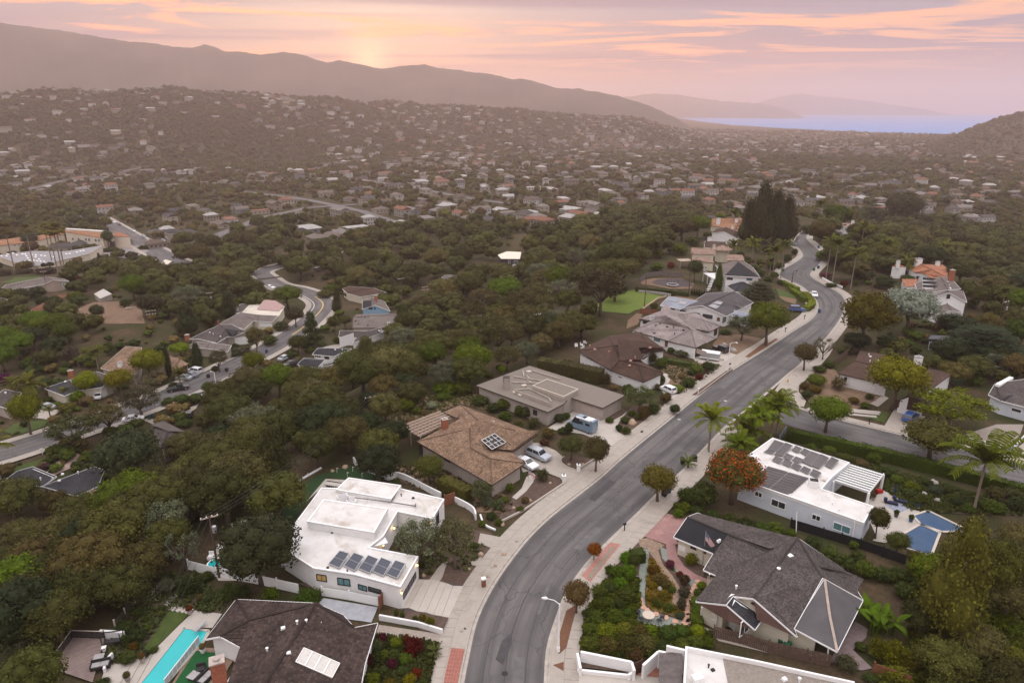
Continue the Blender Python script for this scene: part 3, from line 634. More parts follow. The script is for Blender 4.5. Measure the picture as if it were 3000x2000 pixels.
# ---------------------------------------------------------------- streets, pavements, ground covers
CR={1:(0,1000,3.136),2:(750,1000,3.136),3:(1500,1000,3.136),4:(2250,1000,3.136),5:(0,1500,3.136),6:(750,1500,3.136),7:(1500,1500,3.136),8:(2250,1500,3.136),
 'A':(2000,500,2.352),'B':(1850,680,3.92),'C':(2450,720,4.276),'D':(500,840,3.36),'E':(0,630,4.704),'F':(1000,500,2.352),'G':(0,500,2.352),0:(0,0,0.784),'P':(0,0,1.0)}
def q(n,*a):
 ox,oy,s=CR[n];return[(ox+a[i]/s,oy+a[i+1]/s)for i in range(0,len(a),2)]
def q1(n,x,y):return q(n,x,y)[0]
def road_material():
 m=bpy.data.materials.new('worn_asphalt');m.use_nodes=True;nt=m.node_tree;N=nt.nodes.new;L=nt.links.new
 b=nt.nodes['Principled BSDF'];b.inputs['Roughness'].default_value=0.8;b.inputs['Specular IOR Level'].default_value=0.3
 uv=N('ShaderNodeUVMap');uv.uv_map='UVMap';g=N('ShaderNodeNewGeometry')
 def noise(vec,s,d=5,sc=None,dist=0.0):
  n=N('ShaderNodeTexNoise');n.inputs['Scale'].default_value=s;n.inputs['Detail'].default_value=d;n.inputs['Distortion'].default_value=dist
  if sc:mp=N('ShaderNodeMapping');mp.inputs['Scale'].default_value=sc;L(vec,mp.inputs[0]);vec=mp.outputs[0]
  L(vec,n.inputs['Vector']);return n.outputs[0]
 def rmp(f,a,bb,lo=0.0,hi=1.0):
  r=N('ShaderNodeMapRange');r.inputs['From Min'].default_value=a;r.inputs['From Max'].default_value=bb;r.inputs['To Min'].default_value=lo;r.inputs['To Max'].default_value=hi;L(f,r.inputs['Value']);return r.outputs[0]
 def mx(f,a,bb):
  n=N('ShaderNodeMix');n.data_type='RGBA';L(f,n.inputs[0])
  for s,v in((n.inputs[6],a),(n.inputs[7],bb)):
   if isinstance(v,tuple):s.default_value=(*v,1)
   else:L(v,s)
  return n.outputs[2]
 base=mx(rmp(noise(uv.outputs[0],1.0,6,(0.9,0.035,1)),0.38,0.62),(0.072,0.066,0.066),(0.135,0.124,0.118))
 base=mx(rmp(noise(g.outputs['Position'],0.16,7,dist=0.6),0.48,0.68,0,0.75),base,(0.06,0.055,0.056))
 base=mx(rmp(noise(g.outputs['Position'],6,3),0.4,0.7,0,0.35),base,(0.12,0.112,0.108))
 vo=N('ShaderNodeTexVoronoi');vo.feature='DISTANCE_TO_EDGE';vo.inputs['Scale'].default_value=0.16
 nv=N('ShaderNodeTexNoise');nv.inputs['Scale'].default_value=0.35;nv.inputs['Detail'].default_value=5;L(g.outputs['Position'],nv.inputs['Vector'])
 va=N('ShaderNodeVectorMath');va.operation='MULTIPLY_ADD';L(nv.outputs['Color'],va.inputs[0]);va.inputs[1].default_value=(4,4,0);L(g.outputs['Position'],va.inputs[2]);L(va.outputs[0],vo.inputs['Vector'])
 c=mx(rmp(vo.outputs['Distance'],0.003,0.010,0.5,0.0),base,(0.025,0.024,0.026))
 L(c,b.inputs['Base Color'])
 bp=N('ShaderNodeBump');bp.inputs['Strength'].default_value=0.25;bp.inputs['Distance'].default_value=0.02;L(noise(g.outputs['Position'],18,2),bp.inputs['Height']);L(bp.outputs[0],b.inputs['Normal'])
 MATS['road']=m;return m
ROADM=road_material()
def resample(L,n):
 L=np.asarray(L,float);s=np.concatenate([[0],np.cumsum(np.hypot(*np.diff(L[:,:2],axis=0).T))]);t=np.linspace(0,s[-1],n)
 return np.stack([np.interp(t,s,L[:,k])for k in range(L.shape[1])],1)
def length(L):return float(np.hypot(*np.diff(np.asarray(L)[:,:2],axis=0).T).sum())
def offset(L,d):
 L=np.asarray(L,float);t=np.gradient(L[:,:2],axis=0);t/=np.maximum(np.hypot(t[:,0],t[:,1])[:,None],1e-9)
 o=L.copy();o[:,0]-=t[:,1]*d;o[:,1]+=t[:,0]*d;return o
def strip(name,A,B,m,dz=0.0,kind='structure',uvs=True,parent=None):
 n=len(A);P=np.concatenate([A,B]);P[:,2]+=dz
 me=grid_mesh(name,P,n,2,m,False);s=np.concatenate([[0],np.cumsum(np.hypot(*np.diff(A[:,:2],axis=0).T))]);w=float(np.hypot(*(A[0]-B[0])[:2]))
 if uvs:
  uv=me.uv_layers.new(name='UVMap');vi=np.zeros(len(me.loops),np.int32);me.loops.foreach_get('vertex_index',vi)
  uv.data.foreach_set('uv',np.stack([np.where(vi<n,0.0,w),s[vi%n]],1).astype(np.float32).ravel())
 me.flip_normals()if A is B else None
 o=link(name,me,parent)
 if kind:o['kind']=kind
 return o
def kerb_prism(name,L,w,h,z0=-0.02,m=None,side=1):
 A=offset(L,0);B=offset(L,w*side);n=len(A);b=MB();vs=[]
 for k in range(n):
  for p,z in((A[k],z0),(A[k],h),(B[k],h),(B[k],z0)):vs.append((p[0],p[1],p[2]+z))
 b.add(vs,[(4*k+j,4*k+(j+1)%4,4*k+4+(j+1)%4,4*k+4+j)for k in range(n-1)for j in range(4)])
 return link(name,b.mesh(name,m or KERB),kind='structure')
def W0(pts,z=0.0):return smooth_line([tuple(V(a,b,z))for a,b in pts],6)
LEFT_PX=[(1330,2180),(1338,2080),(1348,2000),(1365,1914),(1388,1819),(1423,1742),(1458,1685),(1500,1627),(1551,1566),(1622,1500),(1749,1402),(1806,1351),(1870,1298),(1978,1211),(2042,1159),(2138,1086),(2250,1016),(2315,972),(2374,934),(2394,902),(2383,872),(2342,836),(2300,818),(2280,803),(2294,787),(2325,770),(2349,751),(2342,732),(2326,717),(2327,702),(2336,689),(2350,676),(2362,664)]
RIGHT_PX=[(1604,2180),(1603,2080),(1605,2000),(1612,1895),(1640,1803),(1666,1736),(1723,1653),(1777,1596),(1877,1500),(1918,1458),(2010,1373),(2093,1287),(2131,1249),(2250,1150),(2314,1094),(2346,1068),(2398,1018),(2440,970),(2470,925),(2480,888),(2466,862),(2429,840),(2392,820),(2377,805),(2386,790),(2404,772),(2412,752),(2400,732),(2380,714),(2366,700),(2368,689),(2378,676),(2388,664)]
KL=resample(W0(LEFT_PX),200);KR=resample(W0(RIGHT_PX),200)
strip('road',KR,KL,ROADM,0.0)
kerb_prism('kerb',KL,0.18,0.13,side=1);kerb_prism('kerb',KR,0.18,0.13,side=-1)
mid=(KL+KR)/2
for o_,w_ in((0,.07),(2.4,.05),(-2.3,.05)):L_=offset(mid,o_);strip('road_seam',offset(L_,-w_),offset(L_,w_),ASPHALT3,0.004)
# concrete gutters
strip('gutter',offset(KL,-0.02),offset(KL,-0.45),KERB,0.012);strip('gutter',offset(KR,0.45),offset(KR,0.02),KERB,0.012)
SIDE_UP=W0([(2320,1172),(2349,1196),(2410,1214),(2484,1234),(2639,1271),(2780,1305),(2919,1338),(3000,1356),(3160,1392),(3350,1430)])
SIDE_UP=resample(SIDE_UP,70);SIDE_LO=offset(SIDE_UP,-9.6)
strip('road',SIDE_LO,SIDE_UP,ROADM,0.006)
kerb_prism('kerb',SIDE_UP[3:],0.18,0.13,side=1)
strip('gutter',offset(SIDE_UP,-0.02),offset(SIDE_UP,-0.45),KERB,0.018)
def cut(L,pa,pb):
 py=np.array([pix(p)[1]for p in L]);return L[(py<=pa)&(py>=pb)]
def slabs(root,L,d0,d1,step,z,m,side,gap=0.02,thick=0.1,name='slab'):
 ln=length(L);n=max(2,int(ln/step));A=resample(offset(L,d0*side),n+1);B=resample(offset(L,d1*side),n+1)
 for k in range(n):
  u=gap/step;a0=lerp(A[k],A[k+1],u);a1=lerp(A[k],A[k+1],1-u);b0=lerp(B[k],B[k+1],u);b1=lerp(B[k],B[k+1],1-u)
  b=MB();dz=rnd.uniform(-0.004,0.004);b.prism([(a0[0],a0[1]),(a1[0],a1[1]),(b1[0],b1[1]),(b0[0],b0[1])],z-thick,z+dz)
  o=(a0+b1)/2;link(name,b.mesh(name,m,(o[0],o[1],0)),root,(o[0]-root.location[0],o[1]-root.location[1],-root.location[2]))
def flat_root(name,kind='structure',loc=(0,0,0)):
 o=bpy.data.objects.new(name,None);col.objects.link(o);o['kind']=kind;o.location=loc;return o
# left pavement: bed under the joints, paving slabs, strip by the kerb
lw=cut(KL,2100,700);strip('pavement_bed',offset(lw,1.95),offset(lw,3.6),SOIL,0.03)
sw=flat_root('pavement');slabs(sw,cut(KL,2100,880),2.0,3.5,1.55,0.10,CONC,1)
strip('verge',offset(lw,0.18),offset(lw,1.98),CONC,0.085)
rw=cut(KR,2100,1235);strip('pavement_bed',offset(rw,-3.5),offset(rw,-1.75),SOIL,0.03)
sw2=flat_root('pavement');slabs(sw2,rw,1.8,3.4,1.55,0.10,CONC,-1)
strip('verge',offset(rw,-1.78),offset(rw,-0.18),CONC,0.085)
rw2=cut(KR,1120,690);strip('pavement',offset(rw2,-2.6),offset(rw2,-0.18),CONC,0.09)
strip('pavement',offset(SIDE_UP[6:],0.18),offset(SIDE_UP[6:],2.0),CONC,0.09)
PATCHN=[0]
def patch(name,pts,m,z=0.05,z0=0.0,smooth=0,parent=None):
 PATCHN[0]+=1;z=z+(PATCHN[0]%5)*0.0041
 P=[V(a,b,z0+z)for a,b in pts]
 if smooth:
  P=smooth_line(P+[P[0]],smooth)[:-1]
 b=MB();b.face(P);me=b.mesh(name,m,P[0])
 if me.polygons[0].normal.z<0:me.flip_normals()
 return link(name,me,parent,tuple(P[0]),kind='structure')
def gpatch(name,pts,m,off=0.12):
 P=[on_ground(a,b)for a,b in pts];c=sum(P,Vector())/len(P);b=MB();n=len(P);N=5
 for i in range(n):
  a,d=P[i],P[(i+1)%n]
  for r_ in range(N):
   f0,f1=r_/N,(r_+1)/N;M_=max(2,int((a-d).length/6))
   for s in range(M_):
    t0,t1=s/M_,(s+1)/M_;qs=[c.lerp(a.lerp(d,t),f)for t,f in((t0,f0),(t0,f1),(t1,f1),(t1,f0))]
    b.face([Vector((v.x,v.y,gz(v.x,v.y)+off))for v in(qs if f0>0 else[c,qs[1],qs[2]])])
 return link(name,b.mesh(name,m),kind='structure')
# --- street in the dip, school street
def slope_road(W,wid,m,walk=True):
 W=resample(W,90);A=offset(W,wid/2);B=offset(W,-wid/2)
 strip('road',B,A,m,0.14)
 if walk:
  for s in(1,-1):
   kerb_prism('kerb',offset(W,s*wid/2)+np.array([0,0,0.14]),0.2,0.13,-0.2,side=s)
   e0,e1=offset(W,s*(wid/2+0.2)),offset(W,s*(wid/2+2.2))
   strip('pavement',e1 if s>0 else e0,e0 if s>0 else e1,CONC,0.24)
slope_road(ST2W[:84],9.0,ROADM);slope_road(ST2W[84:],8.5,ROADM);slope_road(ST3W,13.0,ROADM)
# road markings on the bend of the lower street: yellow line and white arrow heads
YEL=mat('yellow_road_paint',(0.55,0.40,0.14),0.7,var=0.25,scale=2);WPT=mat('white_road_paint',(0.62,0.58,0.54),0.7,var=0.2,scale=2)
seg=resample(ST2W[46:66],50);strip('road_marking',offset(seg,-0.25),offset(seg,0.15),YEL,0.16)
seg=resample(ST2W[52:80],50);strip('road_marking',offset(seg,3.3),offset(seg,3.6),WPT,0.165)
# patches of repair on the ridge road
for k,(pts,mm)in enumerate([(q(3,1460,990,1510,970,1590,1000,1540,1015),ASPHALT2),(q(3,1030,1250,1100,1235,1150,1275,1080,1290),ASPHALT2),(q(7,230,930,330,640,420,520,440,560,350,680,260,940),ASPHALT2),(q(7,20,1330,120,1330,110,1568,0,1568),ASPHALT2),(q(3,1690,1050,1790,960,1870,900,1800,1010,1730,1090),ASPHALT3),(q(3,700,1440,900,1270,960,1290,760,1470),ASPHALT3),(q(7,560,330,760,130,830,150,640,350),ASPHALT2),(q(3,1900,420,2100,260,2140,275,1950,440),ASPHALT2),(q(6,2200,1350,2260,1180,2352,1100,2352,1200,2270,1400),ASPHALT3),(q(4,760,815,830,825,810,850,740,838),CONC)]):
 patch('road_patch',pts,mm,0.0)
# --- ridge top ground covers: drives, paths, beds, lawns
patch('garden_ground',q('P',1180,1800,1240,1600,1330,1540,1440,1560,1455,1600,1370,1700,1310,1810,1270,1880),SOIL,0.02)
patch('path',q(6,1700,470,1760,450,1710,600,1640,700,1540,690),CONC,0.05)
patch('path',q(6,2000,420,2080,410,2030,490,1960,480),CONC,0.05);patch('path',q(6,2060,190,2240,225,2160,325,2040,280),CONC,0.05)
patch('drive',q(3,30,1010,150,930,240,930,400,1000,470,1060,450,1110,590,1185,760,1095,990,1085,770,1255,640,1330,490,1310,440,1250,250,1175,100,1200),CONC,0.06)
patch('planting_bed',q(3,452,1085,475,1062,590,1045,745,1085,610,1170,520,1150),SOIL,0.12)
patch('planting_bed',q(3,-120,1640,100,1545,480,1302,445,1268,250,1195,190,1262,110,1370,-60,1430),SOIL,0.09)
patch('path',q(3,0,1430,90,1345,130,1245,190,1205,215,1225,195,1290,130,1375,40,1450),CONC2,0.11)
patch('drive',q(3,320,800,480,700,560,640,700,650,840,690,900,740,1010,680,1060,640,1000,720,950,790,975,830,1045,862,920,960,780,900,650,850),CONC2,0.06)
patch('planting_bed',q(3,950,785,1000,690,1060,635,1150,560,1400,585,1100,850,1050,862,985,825),SOIL,0.07)
patch('planting_bed',q(3,840,700,1010,610,1060,640,920,745),SOIL,0.06)
patch('planting_bed',q(2,1200,620,1480,480,1900,440,2050,500,2200,650,1880,570,1700,640,1400,760,1200,740),DRYSOIL,0.03)
patch('drive',q(3,1310,390,1490,480,1700,500,1440,610,1390,575,1470,555,1350,430),CONC2,0.06)
patch('planting_bed',q(3,1370,270,1450,170,1690,190,1930,225,1590,470,1430,400,1450,345),DRYSOIL,0.05)
patch('path',q(3,1385,290,1430,300,1455,350,1420,410,1375,420,1410,370),CONC2,0.075)
patch('drive',q(3,1660,150,1890,90,1990,100,2170,140,2000,250,1900,205,1700,200),CONC2,0.06)
patch('verge_soil',q(3,1650,492,2010,240,2030,262,1715,492),SOIL,0.105)
patch('verge_soil',q(3,2140,140,2352,-20,2352,20,2180,146),MULCH,0.105)
patch('front_yard',q('B',930,1290,1020,1170,1280,1180,1500,1220,1215,1410,1040,1350),DRYSOIL,0.06)
patch('verge_soil',q('B',1310,1430,1540,1290,1660,1215,1690,1235,1350,1440),MULCH,0.105)
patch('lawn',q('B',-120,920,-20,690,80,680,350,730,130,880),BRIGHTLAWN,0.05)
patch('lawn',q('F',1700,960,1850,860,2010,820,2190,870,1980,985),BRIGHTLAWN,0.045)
patch('bare_yard',q('B',-40,1010,60,930,130,940,70,1060,-60,1110),DRYSOIL,0.05)
patch('bare_yard',q('B',480,740,560,720,760,780,700,800),DRYSOIL,0.05)
patch('play_yard',q('B',90,560,230,530,560,530,720,590,690,650,440,650,240,610,120,600),DRYSOIL,0.04)
patch('play_mat',q('B',230,575,320,540,540,535,660,570,700,620,540,625,330,610),mat('dark_rubber',(0.07,0.055,0.055),0.9),0.07,smooth=4)
patch('lawn',q('B',1660,640,1880,720,1900,830,1700,770),LAWN,0.04);patch('path',q('B',1690,730,1900,770,1880,830,1760,790),DRYSOIL,0.07)
# right side of the ridge road
patch('verge_soil',q(7,500,900,600,840,500,1240,430,1300,440,1100),MULCH,0.105)
patch('verge_soil',q(7,375,1400,475,1370,475,1455),MULCH,0.105)
patch('verge_brick',q(7,640,580,900,275,1000,290,720,640),mat('pink_paving',(0.36,0.17,0.14),0.85,var=0.3,scale=4),0.10)
patch('verge_gravel',q(7,690,590,915,310,950,320,730,610),mat('river_gravel',(0.30,0.25,0.21),0.9,c2=(0.14,0.13,0.09),scale=9),0.125)
patch('drive',q(7,1200,215,1425,10,1600,60,1490,220,1530,290,1440,300),mat('pink_concrete',(0.30,0.17,0.155),0.8,c2=(0.24,0.13,0.12),scale=0.7,stain=((0.40,0.24,0.21),0.3,0.55)),0.06)
patch('front_garden',q(7,640,1240,700,900,860,600,960,480,1150,260,1230,230,1440,300,1800,440,1700,800,1760,1100,1850,1280,1420,1300,1100,1370,660,1290),SOIL,0.02)
patch('path',q(7,1415,290,1500,300,1520,400,1590,500,1690,570,1820,620,1800,660,1640,610,1520,530,1430,420),MATS['pink_concrete'],0.085)
patch('path',q(7,1190,330,1260,340,1245,560,1220,700,1225,860,1300,920,1560,990,1580,1050,1330,1080,1110,1010,1140,880,1160,640),mat('green_grey_gravel',(0.20,0.22,0.19),0.95,var=0.25,scale=6),0.06)
patch('path',q(7,1360,310,1420,340,1480,470,1640,600,1720,640,1660,700,1600,620,1480,520,1380,420),MATS['green_grey_gravel'],0.065)
patch('rock_bed',q(7,1160,250,1240,235,1400,300,1340,350,1380,470,1480,590,1560,720,1520,870,1470,830,1490,700,1400,580,1320,450,1240,330,1180,330),mat('river_rock',(0.36,0.25,0.18),0.9,c2=(0.20,0.14,0.11),scale=5),0.07)
patch('planting_bed',q(7,1250,430,1300,420,1400,570,1500,680,1460,830,1580,920,1560,970,1300,900,1235,840,1240,640),mat('golden_ground_cover',(0.20,0.14,0.03),0.95,c2=(0.11,0.075,0.03),scale=1.5,bump=0.6,bscale=9),0.08)
patch('entry_terrace',q(7,600,1440,1090,1490,1350,1510,1350,1620,560,1620),CONC2,0.05)
patch('entry_tiles',q(7,1090,1485,1345,1350,1345,1515),mat('terracotta_paving',(0.33,0.14,0.10),0.85,var=0.25,scale=3),0.075)
patch('planting_bed',q(7,630,1370,1100,1430,1070,1465,630,1420),SOIL,0.12)
# corner and north side of the side street
patch('pavement',q(4,-10,560,110,380,170,330,260,250,330,270,600,60,560,130,420,290,290,400,280,460,350,545,330,600,220,580,140,500,120,430),CONC,0.10)
patch('front_yard',q(4,290,450,420,280,600,240,720,400,1050,500,960,570,740,640,380,560),DRYSOIL,0.05)
patch('drive',q(4,1160,620,1450,690,1300,780,1220,850,1060,790),CONC,0.06)
patch('path',q(4,940,570,1060,490,1110,520,1010,600),CONC,0.075)
patch('lawn',q(4,900,700,1010,630,1120,660,1070,745),LAWN,0.06)
patch('gravel_yard',q(4,1780,860,2100,760,2350,760,2300,900,2220,980,1850,890),mat('pale_gravel',(0.27,0.23,0.20),0.95,var=0.25,scale=5),0.05)
patch('drive',q(4,2250,1000,2420,880,2500,1040,2400,1070),CONC,0.06)
patch('back_lawn',q(4,1670,330,1750,290,1850,320,1760,420),TURF,0.05)
patch('garden_ground',q(4,300,960,1000,1130,1900,1400,2352,1520,2352,1600,1300,1560,1000,1300,800,1120),SOIL,0.03)
patch('pool_terrace',q(4,880,1480,1130,1330,1400,1560,1330,1640,1000,1800,930,1640),CONC2,0.05)
patch('pool_terrace',q(8,960,260,1130,0,1400,-60,1400,110,1240,200,1080,280),CONC2,0.055)
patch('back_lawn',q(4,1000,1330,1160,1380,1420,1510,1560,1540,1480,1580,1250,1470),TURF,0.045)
# around the white house and the pool garden
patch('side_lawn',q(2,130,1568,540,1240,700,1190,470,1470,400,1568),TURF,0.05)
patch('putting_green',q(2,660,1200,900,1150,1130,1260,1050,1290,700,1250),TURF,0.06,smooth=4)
patch('side_lawn',q('P',770,1540,800,1495,885,1495,850,1540),TURF,0.04)
patch('terrace',q(2,450,1480,640,1260,830,1270,780,1340,560,1380),CONC2,0.055)
patch('terrace',q('P',610,1640,680,1540,800,1500,790,1560,720,1700,640,1700),CONC2,0.045)
patch('hillside_garden',q(2,900,1110,1480,1150,1900,1230,2352,1440,2352,1568,2000,1568,1500,1350),DRYSOIL,0.03)
patch('side_yard',q(6,380,650,560,640,1120,830,1110,850,600,740),SOIL,0.04)
patch('side_drive',q(6,580,830,620,785,1120,870,1060,1010,700,960),mat('blue_grey_concrete',(0.33,0.33,0.35),0.85,var=0.2,scale=0.8),0.06)
patch('planting_bed',q(6,1140,960,1330,920,1480,910,1770,965,1715,1085,1480,1030),SOIL,0.30)
patch('drive',q(6,1130,1030,1710,1120,1690,1200,1100,1120),mat('tan_paving',(0.30,0.25,0.21),0.9,var=0.25,scale=4),0.06)
patch('front_garden',q(6,1000,1300,1100,1110,1690,1190,1600,1600,960,1700),SOIL,0.04)
patch('pool_garden',q(5,1050,1040,1500,560,1800,560,2100,800,2000,960,1700,900,1350,1250,1100,1400,980,1390),SOIL,0.02)
patch('pool_lawn',q(5,1290,1290,1560,890,1740,930,1450,1220,1330,1330),LAWN,0.05)
patch('pool_deck',q(5,1180,1568,1350,1330,1640,1040,1790,900,2040,930,1950,1060,1690,1055,1270,1568),CONC2,0.06)
patch('terrace_slab',q(5,1300,810,1450,640,1500,660,1480,810),CONC2,0.09)
patch('lower_terrace',q(5,920,1568,980,1390,1350,1330,1200,1568),CONC2,0.05)
patch('back_yard',q(8,560,1370,800,1000,920,1070,900,1150,780,1260,960,1430,860,1450),mat('mauve_paving',(0.20,0.15,0.145),0.9,var=0.2,scale=2),0.04)
patch('side_path',q(7,1760,1050,1900,1100,2050,1150,2352,1230,2352,1290,1900,1180),CONC,0.05)
# lower street plots
gpatch('dry_slope',q('E',1100,1290,1300,1200,1700,1190,1950,1300,2000,1500,1600,1505,1100,1480,1040,1380),DRYSOIL)
gpatch('drive',q(1,1650,390,1900,250,2080,290,1900,350,1750,410),CONC)
gpatch('drive',q(1,420,1210,560,1070,640,1000,820,1090,500,1230),mat('pink_drive',(0.40,0.28,0.24),0.85,var=0.15))
gpatch('drive',q(1,290,700,380,590,560,640,440,720),CONC);gpatch('drive',q(1,1300,720,1560,700,1830,570,1800,620,1600,740,1400,760),CONC)
gpatch('drive',q('D',800,600,900,560,960,590,860,650),CONC2);gpatch('drive',q('D',880,410,1000,400,1180,480,1060,470),CONC2);gpatch('drive',q('D',1480,600,1700,550,1790,570,1600,620),CONC)
gpatch('drive',q('D',400,770,520,760,640,790,560,830,480,820),CONC2)
gpatch('dry_lawn',q('D',500,740,600,690,700,700,620,760),DRYSOIL);gpatch('front_lawn',q(1,30,830,130,760,430,720,480,760,150,870),LAWN);gpatch('front_lawn',q(1,1100,560,1250,490,1330,520,1200,590),LAWN);gpatch('front_lawn',q(1,0,1250,20,1190,420,1070,450,1090,300,1170),LAWN)
gpatch('back_lawn',q(1,1500,1190,1640,1090,1740,1130,1700,1200),LAWN);gpatch('back_lawn',q('E',30,930,200,860,560,850,600,880,200,950),LAWN)
gpatch('dry_glade',q('F',900,1010,1100,960,1330,960,1420,1030,1150,1070),DRYSOIL,0.15)
gpatch('school_yard',q('E',1250,560,1560,460,1900,420,2060,500,1800,600,1300,600),mat('yard_asphalt',(0.24,0.21,0.20),0.9,var=0.15,scale=0.2),0.2)

KEEP_OUT=[wpoly(q(5,400,1800,640,1160,1000,1120,1460,720,1800,640,2352,560,2352,1800)),wpoly(q(2,140,1568,560,1240,900,1150,1100,1568)),np.array([tuple(on_ground(a,b))[:2]for a,b in q('E',1040,1300,1300,1200,1700,1180,1980,1300,2020,1500,1600,1520,1080,1500)])]
for pts in((560,740,640,690,760,640,900,610,1050,600),(700,560,860,580,1060,620,1180,660),(330,560,480,545,700,530,1000,525),(1000,520,1250,560,1500,600),(1300,480,1700,520,2000,560),(2100,560,2400,520,2700,500),(60,560,230,520,420,490)):
 L_=resample(np.array([tuple(on_ground(*p))for p in q('P',*pts)]),60);L_[:,2]=ground(L_)+.5;strip('road',offset(L_,-4.5),offset(L_,4.5),ASPHALT2,0);KEEP_OUT.append(np.concatenate([offset(L_,10)[:,:2],offset(L_,-16)[::-1,:2]]))
# ---------------------------------------------------------------- houses
SH_BROWN=shingle('brown_wood_shakes',(0.2,0.128,0.085),0.28,0.30,0.4,patch=0.35)
SH_DKBROWN=shingle('dark_brown_tiles',(0.0527,0.036,0.031),0.32,0.36,0.4,patch=0.35)
SH_CHOC=shingle('chocolate_shingles',(0.0748,0.0442,0.0325),0.3,0.2,0.3)
SH_GREY=shingle('grey_brown_shingles',(0.0775,0.0651,0.0608),0.3,0.2,0.4,patch=0.3)
SH_CHAR=shingle('charcoal_shingles',(0.0384,0.0384,0.0434),0.3,0.2,0.3)
SH_PALE=shingle('pale_grey_tiles',(0.255,0.212,0.2),0.33,0.36,0.18,mortar=0.5)
SH_WARM=shingle('warm_grey_shingles',(0.15,0.124,0.112),0.3,0.2,0.25)
SH_DUSK=shingle('slate_mauve_tiles',(0.0845,0.0748,0.078),0.33,0.36,0.2)
SH_TERRA=shingle('terracotta_tiles',(0.306,0.128,0.0723),0.25,0.4,0.3)
SH_TAN=shingle('tan_clay_tiles',(0.255,0.17,0.132),0.25,0.4,0.3)
METALROOF=shingle('blue_grey_metal_roof',(0.208,0.224,0.264),0.5,60.0,0.06,0.45,0.5)
SH_RUST=shingle('rust_orange_tiles',(0.281,0.14,0.0765),0.25,0.4,0.3)
class House:pass
def inset(loop,d):
 n=len(loop);out=[];a=sum(loop[i].x*loop[(i+1)%n].y-loop[(i+1)%n].x*loop[i].y for i in range(n));s=1 if a>0 else-1
 for i in range(n):
  p0,p,p1=loop[i-1],loop[i],loop[(i+1)%n];e0=(p-p0).xy;e1=(p1-p).xy
  if e0.length<1e-4:e0=e1
  if e1.length<1e-4:e1=e0
  n0=Vector((-e0.y,e0.x)).normalized()*s;n1=Vector((-e1.y,e1.x)).normalized()*s;b=n0+n1
  k=1.0+n0.dot(n1);v=(n0+n1)*(d/k)if k>0.25 else(n0+n1)*d*2
  out.append(Vector((p.x+v.x,p.y+v.y,p.z)))
 return out
def clip_half(poly,axis,lo,keep_ge):
 out=[]
 for i in range(len(poly)):
  a,b=poly[i],poly[(i+1)%len(poly)];da,db=a[axis]-lo,b[axis]-lo
  if not keep_ge:da,db=-da,-db
  if da>=0:out.append(a)
  if(da>0)!=(db>0)and abs(da-db)>1e-9:t=da/(da-db);out.append(tuple(a[k]+(b[k]-a[k])*t for k in range(len(a))))
 return out
def frame_of(pts):
 n=Vector((0,0,0))
 for i in range(len(pts)):
  a,b=pts[i],pts[(i+1)%len(pts)];n+=Vector(((a.y-b.y)*(a.z+b.z),(a.z-b.z)*(a.x+b.x),(a.x-b.x)*(a.y+b.y)))
 n.normalize()
 if n.z<0:n=-n
 u=Vector((0,0,1)).cross(n);u=u.normalized()if u.length>1e-3 else(pts[1]-pts[0]).normalized();return n,u,n.cross(u)
